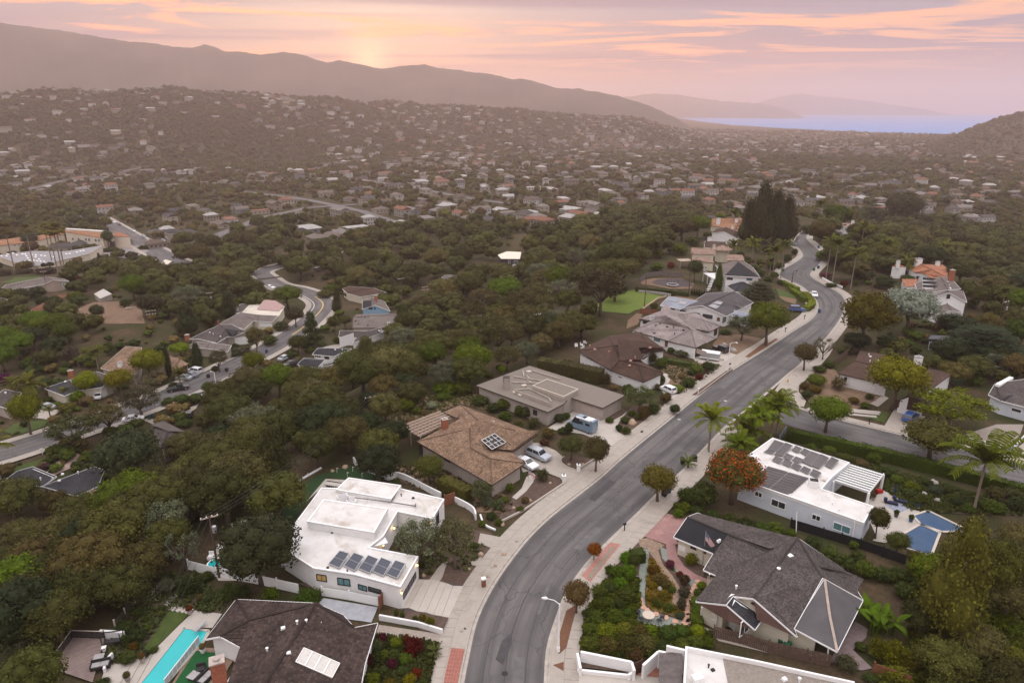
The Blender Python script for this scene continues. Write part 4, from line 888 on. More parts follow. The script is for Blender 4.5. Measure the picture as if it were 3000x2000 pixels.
def house(name,label,crop,verts,faces,roofm,wallm,trim=None,base=None,over=0.45,cat='house',flat=False,parapet=0.0,courses=0.0,wins=(),z0=0.0,root=None,caps=True,capm=None,thick=0.14,wall=True,ground_drop=None,group=None):
 W={}
 for k,v in verts.items():
  if len(v)==4:cr,x,y,h=v
  else:cr,(x,y,h)=crop,v
  W[k]=V(*q1(cr,x,y),z0+h)
 c=sum(W.values(),Vector())/len(W)
 H=House()
 if root is None:
  root=thing(name,label,cat,(c.x,c.y,z0),0,group)
 H.root=root;H.z0=z0;H.faces=[];b=MB();o=wloc(root);cnt={};uvs=[]
 for f in faces:
  pts=[W[k]for k in f];n,u,w=frame_of(pts)
  ar=sum((pts[i].x*pts[(i+1)%len(pts)].y-pts[(i+1)%len(pts)].x*pts[i].y)for i in range(len(pts)))
  if ar<0:pts=pts[::-1];f=f[::-1]
  H.faces.append((pts,n,u,w));b.face(pts);uvs+=[((p-c).dot(u),(p-c).dot(w))for p in pts]
  for i in range(len(f)):e=(f[i],f[(i+1)%len(f)]);cnt[tuple(sorted(e))]=cnt.get(tuple(sorted(e)),[])+[(e,n)]
 bd=[v[0][0]for v in cnt.values()if len(v)==1]
 me=b.mesh('roof',roofm,o);uvl=me.uv_layers.new(name='UVMap');uvl.data.foreach_set('uv',np.array(uvs,np.float32).ravel())
 H.roof=link('roof',me,root)
 nxt={}
 for a,d in bd:nxt.setdefault(a,[]).append(d)
 loops=[]
 while nxt:
  a=next(iter(nxt));L=[a]
  while True:
   d=nxt[L[-1]].pop(0)
   if not nxt[L[-1]]:del nxt[L[-1]]
   if d==L[0]or d not in nxt:break
   L.append(d)
  loops.append(L)
 H.walls=[];wb=MB();fb=MB();un=MB()
 for L in loops:
  lp=[W[k]for k in L];n=len(lp);ins=inset(lp,over)if not flat else inset(lp,over)
  KEEP_OUT.append(np.array([(p.x,p.y)for p in inset(lp,-2.0)]))
  for i in range(n):
   a,d=ins[i],ins[(i+1)%n]
   if wall and(a-d).length>0.05:
    zb=z0-0.6 if ground_drop is None else z0-ground_drop
    wb.face([Vector((a.x,a.y,zb)),Vector((d.x,d.y,zb)),d-Vector((0,0,thick-0.02)),a-Vector((0,0,thick-0.02))]);H.walls.append((a.copy(),d.copy()))
   A,D=lp[i],lp[(i+1)%n]
   un.face([A-Vector((0,0,0.01)),A-Vector((0,0,thick)),D-Vector((0,0,thick)),D-Vector((0,0,0.01))])
   un.face([A-Vector((0,0,thick)),ins[i]-Vector((0,0,thick)),ins[(i+1)%n]-Vector((0,0,thick)),D-Vector((0,0,thick))])
   if trim is not None and(A-D).length>0.3:
    e=(D-A).normalized();out=Vector((e.y,-e.x,0)).normalized()*0.03
    fb.beam(A+out-Vector((0,0,thick/2-0.02)),D+out-Vector((0,0,thick/2-0.02)),0.06,thick+0.05)
  if parapet:
   pb=MB();I2=inset(lp,0.22)
   for i in range(n):
    j=(i+1)%n;up=Vector((0,0,parapet));dn=Vector((0,0,-0.35))
    for f4 in((lp[i]+dn,lp[j]+dn,lp[j]+up,lp[i]+up),(lp[i]+up,lp[j]+up,I2[j]+up,I2[i]+up),(I2[i]+up,I2[j]+up,I2[j],I2[i])):pb.face(f4)
   part('parapet',pb,trim or wallm,root)
 part('wall',wb,wallm,root);part('eaves',un,trim or roofm,root)
 if fb.f and not parapet:part('fascia',fb,trim,root)
 if caps and not flat:
  cb=MB()
  for k,v in cnt.items():
   if len(v)!=2:continue
   (e,n1),(_,n2)=v;A,D=W[e[0]],W[e[1]]
   # convex when the second face falls away from the first one's plane
   f2=[p for pts,n,*_ in H.faces if n is n2 for p in pts]
   if min((p-A).dot(n1)for p in f2)<-0.05:cb.beam(A+Vector((0,0,0.05)),D+Vector((0,0,0.05)),0.3,0.07)
  part('ridge_cap',cb,capm or roofm,H.roof)
 if courses:
  sb=MB();us=[]
  for pts,n,u,w in H.faces:
   loc=[((p-c).dot(u),(p-c).dot(w))for p in pts];v0,v1=min(x[1]for x in loc),max(x[1]for x in loc);p0=pts[0]-u*loc[0][0]-w*loc[0][1]
   for k in range(int((v1-v0)/courses)+1):
    lo,hi=v0+k*courses,v0+(k+1)*courses;pl=clip_half(clip_half(loc,1,lo,True),1,hi,False)
    if len(pl)<3:continue
    P3=[p0+u*x+w*y+n*(0.055*(1-(y-lo)/courses)+0.004)for x,y in pl];sb.face(P3);us+=pl
    bt=[i for i in range(len(pl))if abs(pl[i][1]-lo)<1e-4]
    if len(bt)>=2:a_,d_=P3[bt[0]],P3[bt[-1]];sb.face([a_,d_,d_-n*0.055,a_-n*0.055]);us+=[(0,0)]*4
  me=sb.mesh('shingle_courses',roofm,wloc(H.roof));uvl=me.uv_layers.new(name='UVMap');uvl.data.foreach_set('uv',np.array(us,np.float32).ravel());link('shingle_courses',me,H.roof,kind='stuff')
 H.crop=crop
 for w_ in wins:window(H,*w_)
 return H
def wall_hit(H,px,py,slack=0.05):
 d=Vector(ray(px,py));best=None
 for a,b in H.walls:
  e=(b-a).xy;nn=Vector((e.y,-e.x));den=nn.dot(d.xy)
  if abs(den)<1e-9 or e.length<0.3:continue
  t=nn.dot(a.xy)/den;p=d*t+Vector((0,0,CAMZ));u=(p.xy-a.xy).dot(e)/e.length_squared
  if-slack/e.length<=u<=1+slack/e.length and t>0 and(best is None or t<best[0]):best=(t,p,a,b)
 return best if best or slack>.5 else wall_hit(H,px,py,.6)
def roof_hit(H,px,py):
 d=Vector(ray(px,py));o=Vector((0,0,CAMZ));best=None
 for pts,n,u,w in H.faces:
  den=n.dot(d)
  if abs(den)<1e-9:continue
  t=n.dot(pts[0]-o)/den;p=o+d*t
  if inside(np.array([[p.x,p.y]]),[(v.x,v.y)for v in pts])[0]and(best is None or t<best[0]):best=(t,p,n)
 if best is None:
  pts,n,u,w=H.faces[0];t=n.dot(pts[0]-o)/n.dot(d);best=(t,o+d*t,n)
 return best[1],best[2]
WM={'w':(WHITE,GLASS),'k':(BLACK,GLASS),'t':(WHITE,TEALGLASS),'kt':(BLACK,TEALGLASS),'b':(mat('brown_frame',(0.10,0.06,0.05),0.6),GLASS)}
GARAGEW=mat('white_garage_door',(0.74,0.73,0.72),0.6,var=0.05);GARAGET=mat('tan_garage_door',(0.40,0.33,0.29),0.7,var=0.08);DOORB=mat('brown_door',(0.16,0.06,0.035),0.6,var=0.2)
def window(H,x0,y0,x1,y1,kind='w',n=2,crop=None,lit=False):
 A=wall_hit(H,*q1(crop or H.crop,x0,y0));B=wall_hit(H,*q1(crop or H.crop,x1,y1))
 if A is None and B is None:return None
 if A is None or B is None or(A[2]-B[2]).length>0.01:
  for C in(B,A):
   if C is None:continue
   e=(C[3]-C[2]).xy;nn=Vector((e.y,-e.x));pa,pb=[d*(nn.dot(C[2].xy)/nn.dot(d.xy))+Vector((0,0,CAMZ))for d in(Vector(ray(*q1(crop or H.crop,x,y)))for x,y in((x0,y0),(x1,y1)))]
   if abs(pa.z-pb.z)<3.6 and(pa.xy-pb.xy).length<9 and min(pa.z,pb.z)>H.z0-1.5:A=C;break
  else:return None
 else:pa,pb=A[1],B[1]
 e=(A[3]-A[2]);e.z=0;e.normalize();out=Vector((e.y,-e.x,0))
 if out.dot(-pa.xy.to_3d())<0:out=-out
 z1,zb=max(pa.z,pb.z),min(pa.z,pb.z);u0=(pa-A[2]).dot(e);u1=(pb-A[2]).dot(e);u0,u1=min(u0,u1),max(u0,u1)
 if u1-u0<0.25:u1=u0+0.5
 if z1-zb<0.25:zb=z1-0.5
 zb=max(zb,H.z0+0.03);o0=Vector((A[2].x,A[2].y,0));P=lambda u,z,d:o0+e*u+out*d+Vector((0,0,z))
 if kind in('gw','gt','gd','gk','d','dw'):
  m={'gw':GARAGEW,'gt':GARAGET,'gd':WOODDARK,'gk':BLACK,'d':DOORB,'dw':WHITE}[kind];nm='garage_door' if kind[0]=='g' else 'door'
  fr=MB();t=0.09
  for a_,b_ in(((u0,zb),(u0,z1)),((u1,zb),(u1,z1)),((u0,z1),(u1,z1))):fr.beam(P(*a_,0.03),P(*b_,0.03),t,t)
  R_=part(nm,fr,WHITE if kind in('gw','dw')else m,H.root);rows=4 if nm=='garage_door' else 1
  for k in range(rows):
   pb_=MB();lo=lerp(zb,z1,k/rows)+0.012;hi=lerp(zb,z1,(k+1)/rows)-0.012
   if kind=='gk':
    for j in range(5):
     ua,ub=lerp(u0,u1,j/5)+0.05,lerp(u0,u1,(j+1)/5)-0.05;gp=MB();gp.add([P(ua,lo+.03,.03),P(ub,lo+.03,.03),P(ub,hi-.03,.03),P(ua,hi-.03,.03)],[(0,1,2,3)]);part('pane',gp,mat('frosted_glass',(0.55,0.52,0.48),0.35,var=0.05,spec=0.5),R_)
     pb_.beam(P(ua-.05,lo,.05),P(ua-.05,hi,.05),0.06,0.06)
    pb_.beam(P(u0,lo,.05),P(u1,lo,.05),0.06,0.06)
   else:pb_.add([P(u0,lo,.035),P(u1,lo,.035),P(u1,hi,.035),P(u0,hi,.035),P(u0,lo,0),P(u1,lo,0),P(u1,hi,0),P(u0,hi,0)],[(0,1,2,3),(0,4,5,1),(3,2,6,7),(0,3,7,4),(1,5,6,2)])
   part('panel',pb_,m,R_)
  if rows==1:
   kb=MB();kb.box(tuple(P(lerp(u0,u1,.85),lerp(zb,z1,.48),.06)),(.08,.08,.08));part('handle',kb,STEEL,R_)
  return R_
 fm,gm=WM[kind]
 if lit:gm=mat('lit_window_glass',(0.3,0.2,0.08),0.3,emit=((1.0,0.62,0.22),0.12))
 fr=MB();t=0.10
 for a_,b_ in(((u0,zb),(u0,z1)),((u1,zb),(u1,z1)),((u0,z1),(u1,z1)),((u0-.06,zb),(u1+.06,zb))):fr.beam(P(*a_,0.03),P(*b_,0.03),t,t)
 for k in range(1,n):u=lerp(u0,u1,k/n);fr.beam(P(u,zb,0.03),P(u,z1,0.03),0.06,0.06)
 R_=part('window',fr,fm,H.root)
 for k in range(n):
  pb_=MB();pb_.add([P(lerp(u0,u1,k/n)+.02,zb+.02,.02),P(lerp(u0,u1,(k+1)/n)-.02,zb+.02,.02),P(lerp(u0,u1,(k+1)/n)-.02,z1-.02,.02),P(lerp(u0,u1,k/n)+.02,z1-.02,.02)],[(0,1,2,3)]);part('pane',pb_,gm,R_)
 return R_
def chimney(H,x,y,w,d,h,m,rz=0.0,cap=True,crop=None):
 p,n=roof_hit(H,*q1(crop or H.crop,x,y));b=MB();b.box((p.x,p.y,p.z+h/2-0.5),(w,d,h+1.0),rz)
 c=part('chimney',b,m,H.roof)
 if cap:
  b=MB();b.box((p.x,p.y,p.z+h+0.09),(w+0.16,d+0.16,0.14),rz);b.cyl((p.x,p.y,p.z+h+0.15),min(w,d)*0.3,0.22,8);part('chimney_cap',b,STEEL if m is not BRICK else mat('cap_stone',(0.42,0.36,0.32),0.8),H.roof)
 return c
def vents(H,crop,*pts,m=None,size=0.4):
 for i in range(0,len(pts),2):
  p,n=roof_hit(H,*q1(crop,pts[i],pts[i+1]));b=MB();
  if(i//2)%2:b.cyl((p.x,p.y,p.z-0.05),size*0.22,size*1.1,8);b.cyl((p.x,p.y,p.z+size),size*0.36,0.1,8)
  else:b.box((p.x,p.y,p.z+size*0.25),(size*1.2,size,size*0.6),0.4,0.8)
  part('roof_vent',b,m or WHITE,H.roof)
def roof_quad(H,crop,pts,m,lift=0.08,thick=0.06,name='panel',parent=None,hts=None,frame=None):
 P=[]
 for k,(x,y)in enumerate(q(crop,*pts)):
  if hts:P.append(V(x,y,H.z0+hts[k]))
  else:p,n=roof_hit(H,x,y);P.append(p+n*lift)
 n,u,w=frame_of(P);b=MB();k=len(P)
 if n.dot((P[1]-P[0]).cross(P[2]-P[1]))<0:P=P[::-1]
 b.add([p for p in P]+[p-n*thick for p in P],[tuple(range(k)),tuple(range(2*k-1,k-1,-1))]+[(i,k+i,k+(i+1)%k,(i+1)%k)for i in range(k)])
 o=part(name,b,m,parent or H.root)
 if frame:
  f=MB()
  for i in range(k):f.beam(P[i]+n*0.01,P[(i+1)%k]+n*0.01,0.07,0.06)
  part('frame',f,frame,o)
 return o,P,n
def slat_panel(H,crop,pts,m,n,w,t,name='slat',z=None,parent=None,hts=None):
 a,b,c,d=[V(*p,(z if hts is None else hts[i]))for i,p in enumerate(q(crop,*pts))]
 for k in range(n):
  u=(k+0.5)/n;s=MB();s.beam(a.lerp(b,u),d.lerp(c,u),w,t);part(name,s,m,parent or H.root)
def lantern(px,py,z,label,power=8):
 p=V(px,py,z);t=thing('wall_lantern',label,'lamp',p,0,'lit wall lanterns of the white house')
 b=MB();b.box((p.x,p.y,p.z),(0.16,0.16,0.34));part('glass',b,mat('lamp_glow',(1.0,0.7,0.3),0.5,emit=((1.0,0.62,0.2),6.0)),t)
 b=MB();b.box((p.x,p.y,p.z+0.21),(0.24,0.24,0.06),0,0.6);part('cap',b,BLACK,t);b=MB();b.box((p.x,p.y,p.z-0.2),(0.2,0.2,0.05));part('base',b,BLACK,t)
 ld=bpy.data.lights.new('lantern_light','POINT');ld.energy=power;ld.color=(1.0,0.62,0.25);ld.shadow_soft_size=0.12;lo=bpy.data.objects.new('lantern_light',ld);col.objects.link(lo);lo.parent=t;d=-Vector(ray(px,py)).normalized();lo.location=d*0.35
 return t
# --- white flat-roofed modern house with five solar panels
H1=house('modern_house','white flat-roofed modern house with five solar panels and lit lanterns','P',
 dict(a=(1174,1721,3.3),b=(1226,1631,3.3),c=(1083,1604,3.3),d=(1125,1571,3.3),e=(1165,1500,3.3),f=(1268,1521,3.3),g=(1302,1463,3.3),h=(1174,1432,3.3),i=(941,1430,3.3),j=(815,1600,3.3),k=(918,1666,3.3),l=(1037,1684,3.3)),
 ['abcdefghijkl'],WHITEROOF,STUCCO,WHITE,over=0.06,flat=True,parapet=0.16,thick=0.2)
house('','','P',dict(a=(899,1528,4.5),b=(1097,1561,4.5),c=(1137,1490,4.5),d=(948,1463,4.5)),['abcd'],WHITEROOF,STUCCO,WHITE,over=0.05,flat=True,parapet=0.12,root=H1.root)
house('','',2,dict(a=(850,1250,4.0),b=(1335,1322,4.0),c=(1242,1450,3.7),d=(730,1362,3.7)),['abcd'],WHITEROOF,STUCCO,WHITE,over=0.05,flat=True,parapet=0.08,root=H1.root)
for w_ in((556,566,650,634,'k',2,6,True),(748,598,866,676,'kt',2,6),(940,658,1020,722,'kt',2,6),(1032,680,1152,750,'k',1,6)):window(H1,*w_)
window(H1,1352,745,1468,598,'gk',1,6);window(H1,1652,20,1680,90,'k',1,6)
for k,pts in enumerate(((770,352,855,378,765,512,668,470),(900,370,990,405,905,535,808,488),(1030,393,1122,428,1045,558,942,515),(1150,415,1245,452,1172,583,1070,540),(1280,440,1372,470,1295,605,1197,565))):
 o,P,n=roof_quad(H1,6,pts,PANELMAT,name='solar_panel',hts=(4.1,4.1,3.55,3.55),frame=STEEL);f=MB();f.beam((P[0]+P[3])/2+n*.02,(P[1]+P[2])/2+n*.02,.04,.02)
 for p in P:f.tube([p,(p.x,p.y,3.3)],0.03,5)
 part('support',f,STEEL,o,kind='stuff')
for x,y,w,d,h in((795,1445,1.6,1.0,1.0),(872,1455,1.4,1.3,0.5)):
 p=V(*q1(2,x,y),3.7);b=MB();b.box((p.x,p.y,3.3+h/2),(w,d,h),0.5);part('roof_unit',b,STUCCO,H1.roof);b=MB();b.box((p.x,p.y,3.34+h),(w*.8,d*.8,.08),0.5);part('roof_unit_top',b,STEEL,H1.roof)
b=MB();
for a_,d_ in(((1325,1330),(1240,1475)),((905,1432),(1240,1475)),((1240,1475),(1465,1510)),((1465,1510),(1465,1490))):b.tube([V(*q1(2,*a_),3.85),V(*q1(2,*d_),3.5)],0.09,5)
part('roof_pipe',b,mat('grey_pipe',(0.16,0.14,0.14),0.6),H1.roof)
vents(H1,6,700,190,790,150,660,510,840,550,800,370,m=BLACK,size=0.3);vents(H1,2,1440,1350,1335,1420,1445,1440,m=BLACK,size=0.35)
for nm,(cx,x,y,z)in{'beside the garage door, near corner':(6,1340,735,2.5),'beside the garage door, far corner':(6,1482,482,2.5),'at the entry canopy':(6,1170,297,2.3),'on the entry porch, inner side':(6,1146,142,2.3),'on the entry porch, outer side':(6,1270,142,2.3),'glimmering through the olive trees':(6,1602,105,2.3),'by the rust brown gate':(2,1717,1512,2.3)}.items():
 lantern(*q1(cx,x,y),z,'lit amber lantern on the white house '+nm)
ec=MB();ec.box(tuple(V(*q1(6,1110,270),2.9)),(2.6,2.0,0.18),0.45);part('entry_canopy',ec,WHITE,H1.root)
# drive of wide concrete slabs with dark joints
dr=flat_root('slab_drive');b=MB();
SL=[q(6,*l)for l in((1490,608,1318,885),(1545,612,1402,880),(1622,612,1482,912),(1692,628,1558,922),(1752,645,1626,945),(1812,668,1702,962),(1908,672,1768,968))]
patch('joint_bed',[SL[0][0],SL[6][0],SL[6][1],SL[0][1]],ASPHALT3,0.03)
for k in range(6):
 b=MB();P=[V(*p,0.1)for p in(SL[k][0],SL[k+1][0],SL[k+1][1],SL[k][1])];c=sum(P,Vector())/4;P=[c+(p-c)*1.0+(c-p).normalized()*0.10 for p in P];b.prism([(p.x,p.y)for p in P],0.02,0.10);link('slab',b.mesh('slab',CONC2,c),dr,c)
# --- brown shake house with brick chimney and lattice pergola
H2=house('shake_roof_house','hipped house with brown wood shake roof, brick chimney and skylight',2,
 dict(a=(1478,918,3.0),b=(1962,800,5.3),c=(1972,975,4.9),d=(2152,1075,4.8),e=(2168,1318,3.0),f=(2062,742,5.3),g=(2300,800,5.0),h=(2590,850,3.0),i=(2352,1020,3.0),j=(2472,1120,3.0),k=(1875,580,3.0),l=(1722,650,3.0),m=(1880,715,3.6)),
 ['abcde','bfghic','cijd','dje','fklmab','gfkh'],SH_BROWN,TAUPE,mat('dark_fascia',(0.05,0.035,0.03),0.7),courses=0.42,over=0.7)
chimney(H2,1735,800,1.0,1.0,1.9,BRICK,0.5)
o,P,n=roof_quad(H2,2,(2190,850,2295,930,2170,995,2070,912),mat('dark_skylight',(.015,.016,.018),.35,spec=.2),lift=0.12,thick=0.12,name='skylight',parent=H2.roof,frame=WHITE);f=MB()
for u in(1/3,2/3):f.beam(P[0].lerp(P[1],u)+n*.03,P[3].lerp(P[2],u)+n*.03,.06,.04)
for u in(1/4,2/4,3/4):f.beam(P[1].lerp(P[2],u)+n*.03,P[0].lerp(P[3],u)+n*.03,.06,.04)
part('glazing_bars',f,WHITE,o)
vents(H2,2,1765,938,1840,940,1875,990,1818,1020,2185,740,1930,680,size=0.35,m=STEEL)
PG=thing('lattice_pergola','pale timber lattice pergola against the brown shake house','pergola',V(*q1(2,1560,780),0))
TIM=mat('pale_timber',(0.42,0.33,0.26),0.8,var=0.25);slat_panel(None,2,(1315,775,1680,638,1868,715,1505,878),mat('lattice_timber',(0.24,0.17,0.13),0.85,var=0.4,scale=2),11,0.75,0.04,z=2.85,parent=PG)
slat_panel(None,2,(1680,638,1868,715,1505,878,1315,775),TIM,6,0.12,0.14,'rafter',z=3.0,parent=PG)
for x,y in((1330,780),(1510,878),(1420,830)):b=MB();p=V(*q1(2,x,y),2.8);b.tube([(p.x,p.y,0),p],0.1,6);part('post',b,TIM,PG)
for w_ in((1690,1030,1780,1110,'k',2),(1500,950,1530,1030,'k',1)):window(H2,*w_)
# --- tan flat-roofed house with rooftop ducts
DKF=MATS['dark_fascia']
H3=house('flat_roof_house','tan flat gravel-roofed house with pale rooftop ducts and raised centre','P',dict(a=(1394,1129,3.2),b=(1551,1071,3.2),c=(1832,1158,3.2),d=(1766,1195,3.2),e=(1667,1163,3.2),f=(1654,1181,3.2),g=(1605,1207,3.2)),['abcdefg'],GRAVELROOF,TAUPE,DKF,flat=True,over=0.5)
house('','',3,dict(a=(185,408,4.3),b=(320,347,4.3),c=(612,440,4.3),d=(475,512,4.3)),['abcd'],GRAVELROOF,TAUPE,mat('cream_trim',(0.50,0.44,0.37),0.7,var=0.06),flat=True,over=0.06,parapet=0.12,root=H3.root,z0=0)
CT=MATS['cream_trim']
for k,(a_,d_)in enumerate((((20,322),(270,360)),((0,375),(230,382)),((100,270),(110,320)),((135,315),(160,340)),((140,355),(190,385)),((190,268),(440,345)),((150,432),(340,520)),((340,520),(360,552)),((20,445),(150,435)))):
 b=MB();b.beam(V(*q1(3,*a_),3.4),V(*q1(3,*d_),3.4),0.22,0.2);part('duct',b,mat('duct_paint',(.40,.35,.30),.8),H3.roof)
b=MB();b.beam(V(*q1(3,25,460),3.6),V(*q1(3,360,585),3.6),0.15,0.8);part('screen_wall',b,TAUPE,H3.roof)
for x,y in((155,282),(110,410),(30,470),(80,495)):b=MB();p=V(*q1(3,x,y),3.3);b.box((p.x,p.y,3.4),(1.0,0.8,0.35),0.5);part('roof_hatch',b,CT,H3.roof)
p=V(*q1(2,2300,430),3.2);b=MB();b.box((p.x,p.y,4.1),(1.2,1.2,1.9),0.5);part('chimney',b,TAUPE,H3.roof);b=MB()
for sx in(-.6,.6):
 for sy in(-.6,.6):b.box((p.x+sx,p.y+sy,5.35),(.1,.1,.7),0)
b.box((p.x,p.y,5.75),(1.4,1.4,.1));part('chimney_cowl',b,BLACK,H3.roof)
for w_ in((637,566,830,690,'gt',1,3),(195,625,230,680,'k',1,3),(480,530,508,580,'d',1,3),(528,535,552,575,'k',1,3)):window(H3,*w_)
# --- chocolate hipped house with white courtyard wall
H4=house('brown_hip_house','white-walled house with chocolate brown hip roof and curved courtyard wall',3,dict(a=(1207,370,3.0),b=(1390,292,3.0),c=(1157,212,5.0),d=(990,172,5.1),e=(905,265,3.0),f=(610,88,3.0),g=(935,40,5.2),h=(890,-50,3.0),i=(1230,10,5.1),j=(1412,82,3.0),k=(1200,190,3.2),l=(1130,115,3.4),m=(1180,-90,3.0)),['aedc','abc','bkdc','edgf','fgh','hgim','imj','gijlkd'],SH_CHOC,STUCCO,DKF,courses=0.3)
for w_ in((878,243,925,272,'k',2),(975,312,1015,340,'w',2),(1212,378,1318,320,'gt',1)):window(H4,*w_)
vents(H4,3,760,75,890,110,1080,225,715,50,1270,60,1130,160,1090,180,m=mat('pink_vent',(0.45,0.25,0.21),0.7),size=0.5)
cw_=MB();L_=smooth_line([V(*p,0)for p in q(3,1160,250,1210,240,1250,215,1265,190,1255,175)],4)
for k in range(len(L_)-1):cw_.beam(Vector(L_[k])+Vector((0,0,1.3)),Vector(L_[k+1])+Vector((0,0,1.3)),0.25,2.6)
part('courtyard_wall',cw_,STUCCO,H4.root)
p=V(*q1('B',55,700),0)
# --- pale grey hipped house with trailer in the drive
H5=house('grey_hip_house','white house with pale grey hipped tile roofs beside the trailer','B',dict(a=(15,1130,3.0),b=(425,1250,3.0),c=(740,1328,3.0),d=(955,1218,3.0),e=(682,1115,4.9),f=(280,1030,4.9),g=(330,965,3.0)),['abef','bce','cde','degf','afg'],SH_PALE,STUCCO,DKF,courses=0.36)
H5b=house('','','B',dict(i=(885,1148,3.2),j=(1025,1080,3.2),k=(825,1008,5.2),l=(600,942,5.2),m=(665,1102,3.2),p=(80,1000,3.2),r=(290,1035,3.4),o=(350,898,3.2),s=(740,925,3.2)),['mikl','ijk','jslk','lprm','lop','lso'],SH_PALE,STUCCO,DKF,root=H5.root,courses=0.36)
for w_ in((262,1205,325,1258,'kt',2),(390,1240,412,1320,'d',1),(752,1340,855,1420,'gt',1),(862,1280,920,1330,'gt',1)):window(H5,*w_)
for w_ in((952,1118,978,1172,'k',1),(135,1020,195,1060,'k',1)):window(H5b,*w_)
vents(H5,'B',280,1075,325,1065,410,1090,485,1100,600,1130,495,1180,265,1165,m=BLACK,size=0.5);chimney(H5b,235,1000,1.3,0.9,0.7,STUCCO,0.4)
# --- white gabled house with blue-grey metal wings
H6=house('gabled_white_house','white gabled house with slate tile roof and blue-grey metal wings','B',dict(a=(600,868,3.2),b=(818,842,5.4),c=(1088,966,3.2),d=(1400,808,3.2),e=(1187,680,5.6),f=(860,700,3.2)),['bcde','abef'],SH_DUSK,STUCCO,WHITE,courses=0.36,over=0.4)
H6b=house('','','B',dict(a=(330,842,2.8),b=(430,735,3.6),c=(835,808,3.6),d=(610,890,2.8)),['abcd'],METALROOF,STUCCO,WHITE,root=H6.root,over=0.3)
H6c=house('','','B',dict(a=(1005,862,3.4),b=(1385,940,3.4),c=(1340,985,2.7),d=(1090,955,2.7)),['abcd'],METALROOF,STUCCO,WHITE,root=H6.root,over=0.3)
for w_ in((725,918,783,942,'k',1),(822,938,928,995,'k',2),(985,978,1012,1025,'d',1),(1050,985,1080,1025,'k',1)):window(H6,*w_)
for w_ in((560,890,660,940,'k',2),(450,868,498,890,'k',1)):window(H6b,*w_)
for pts in((435,775,550,795,540,805,425,785),(560,785,640,798,610,835,545,825),(985,790,1050,805,1020,835,930,820),(930,825,1015,850,970,880,880,850)):roof_quad(H6 if pts[0]>700 else H6b,'B',pts,mat('pale_panel',(0.28,0.27,0.28),0.3,spec=0.5),name='solar_panel',frame=STEEL)
dm=MB();A_,B_,C_=[V(*q1('B',*p),z)for p,z in(((1165,835),3.9),((1212,822),4.7),((1325,885),3.4))];dm.face([A_,C_,B_]);part('dormer',dm,STUCCO,H6.root)
# --- two-storey white house with balcony and charcoal hips
H7=house('two_storey_house','two-storey white house with charcoal hip roof, balcony and outside stair','B',dict(a=(1070,500,6.0),b=(1228,340,8.2),c=(1480,522,6.0),d=(965,378,6.0),e=(1190,325,8.2),f=(1390,400,6.0),g=(1290,338,6.0)),['abc','adeb','bcfe','edg','egf'],SH_WARM,WHITE,WHITE,over=0.5,courses=0.0)
roof_quad(H7,'B',(1076,497,1228,346,1470,516),SH_CHAR,lift=0.05,thick=0.03,name='roof_slope',parent=H7.roof)
H7b=house('','','B',dict(a=(1100,620,3.0),b=(1270,576,4.6),c=(1410,640,3.0),d=(1330,700,3.0),e=(1190,682,3.0),f=(1215,560,3.0),g=(1340,570,3.0)),['abe','bed','bcd','bfa','bgc','bfg'],SH_CHAR,WHITE,WHITE,root=H7.root,over=0.4)
for w_ in((1098,522,1160,548,'k',2),(1325,530,1385,556,'kt',2)):window(H7,*w_)
bal=MB();A_,B_=V(*q1('B',828,440),4.0),V(*q1('B',935,500),4.0);A0,B0=V(*q1('B',1060,440),4.0),V(*q1('B',1065,520),4.0);bal.prism([(p.x,p.y)for p in(A_,B_,B0,A0)],2.9,3.1);part('balcony_floor',bal,WHITE,H7.root)
rl=MB();
for u in np.linspace(0,1,9):p=A_.lerp(B_,u);rl.tube([(p.x,p.y,3.1),(p.x,p.y,4.1)],0.04,4)
rl.beam((A_.x,A_.y,4.1),(B_.x,B_.y,4.1),0.1,0.08);part('balcony_rail',rl,WHITE,H7.root)
for u in(0.02,0.5,0.98):b=MB();p=A_.lerp(B_,u);b.tube([(p.x,p.y,0),(p.x,p.y,3.0)],0.14,6);part('column',b,WHITE,H7.root)
for k in range(9):
 b=MB();u=k/8;p=V(*q1('B',940,520),3.0).lerp(V(*q1('B',880,670),0.2),u);b.box((p.x,p.y,p.z),(1.6,0.5,0.12),0.5);part('step',b,WHITE,H7.root)
st=MB();st.beam(V(*q1('B',960,500),4.0),V(*q1('B',905,640),1.2),0.1,0.35);part('stair_rail',st,WHITE,H7.root)
# --- clay-tiled villa behind it
H8=house('tiled_villa','cream villa with tan clay tiles and a round tower','B',dict(a=(680,250,5.6),b=(690,178,6.8),c=(960,188,6.8),d=(952,255,5.6)),['abcd'],SH_TAN,CREAM,None,over=0.3)
H8b=house('','','B',dict(a=(690,330,3.4),b=(740,285,4.4),c=(905,290,4.6),d=(955,350,3.4),e=(830,340,3.4)),['abce','ecd'],SH_TAN,CREAM,None,root=H8.root,over=0.3)
H8c=house('','','B',dict(a=(1095,325,4.0),b=(1100,255,5.2),c=(1280,262,5.2),d=(1300,330,4.0)),['abcd'],SH_TAN,CREAM,None,root=H8.root,over=0.3)
tw=MB();p=V(*q1('B',1028,330),0);s_=pix(p)[2]/FPX;r_=70*s_/3.92;tw.cyl((p.x,p.y,-0.5),r_,5.5,16);part('tower_wall',tw,CREAM,H8.root)
tr_=MB();tr_.tube([(p.x,p.y,4.95),(p.x,p.y,6.6)],[r_*1.65,0.05],18);me=tr_.mesh('tower_roof',SH_TAN,wloc(H8.root));uvl=me.uv_layers.new(name='UVMap');uvl.data.foreach_set('uv',np.random.default_rng(1).uniform(0,3,(len(me.loops),2)).astype(np.float32).ravel());link('tower_roof',me,H8.root)
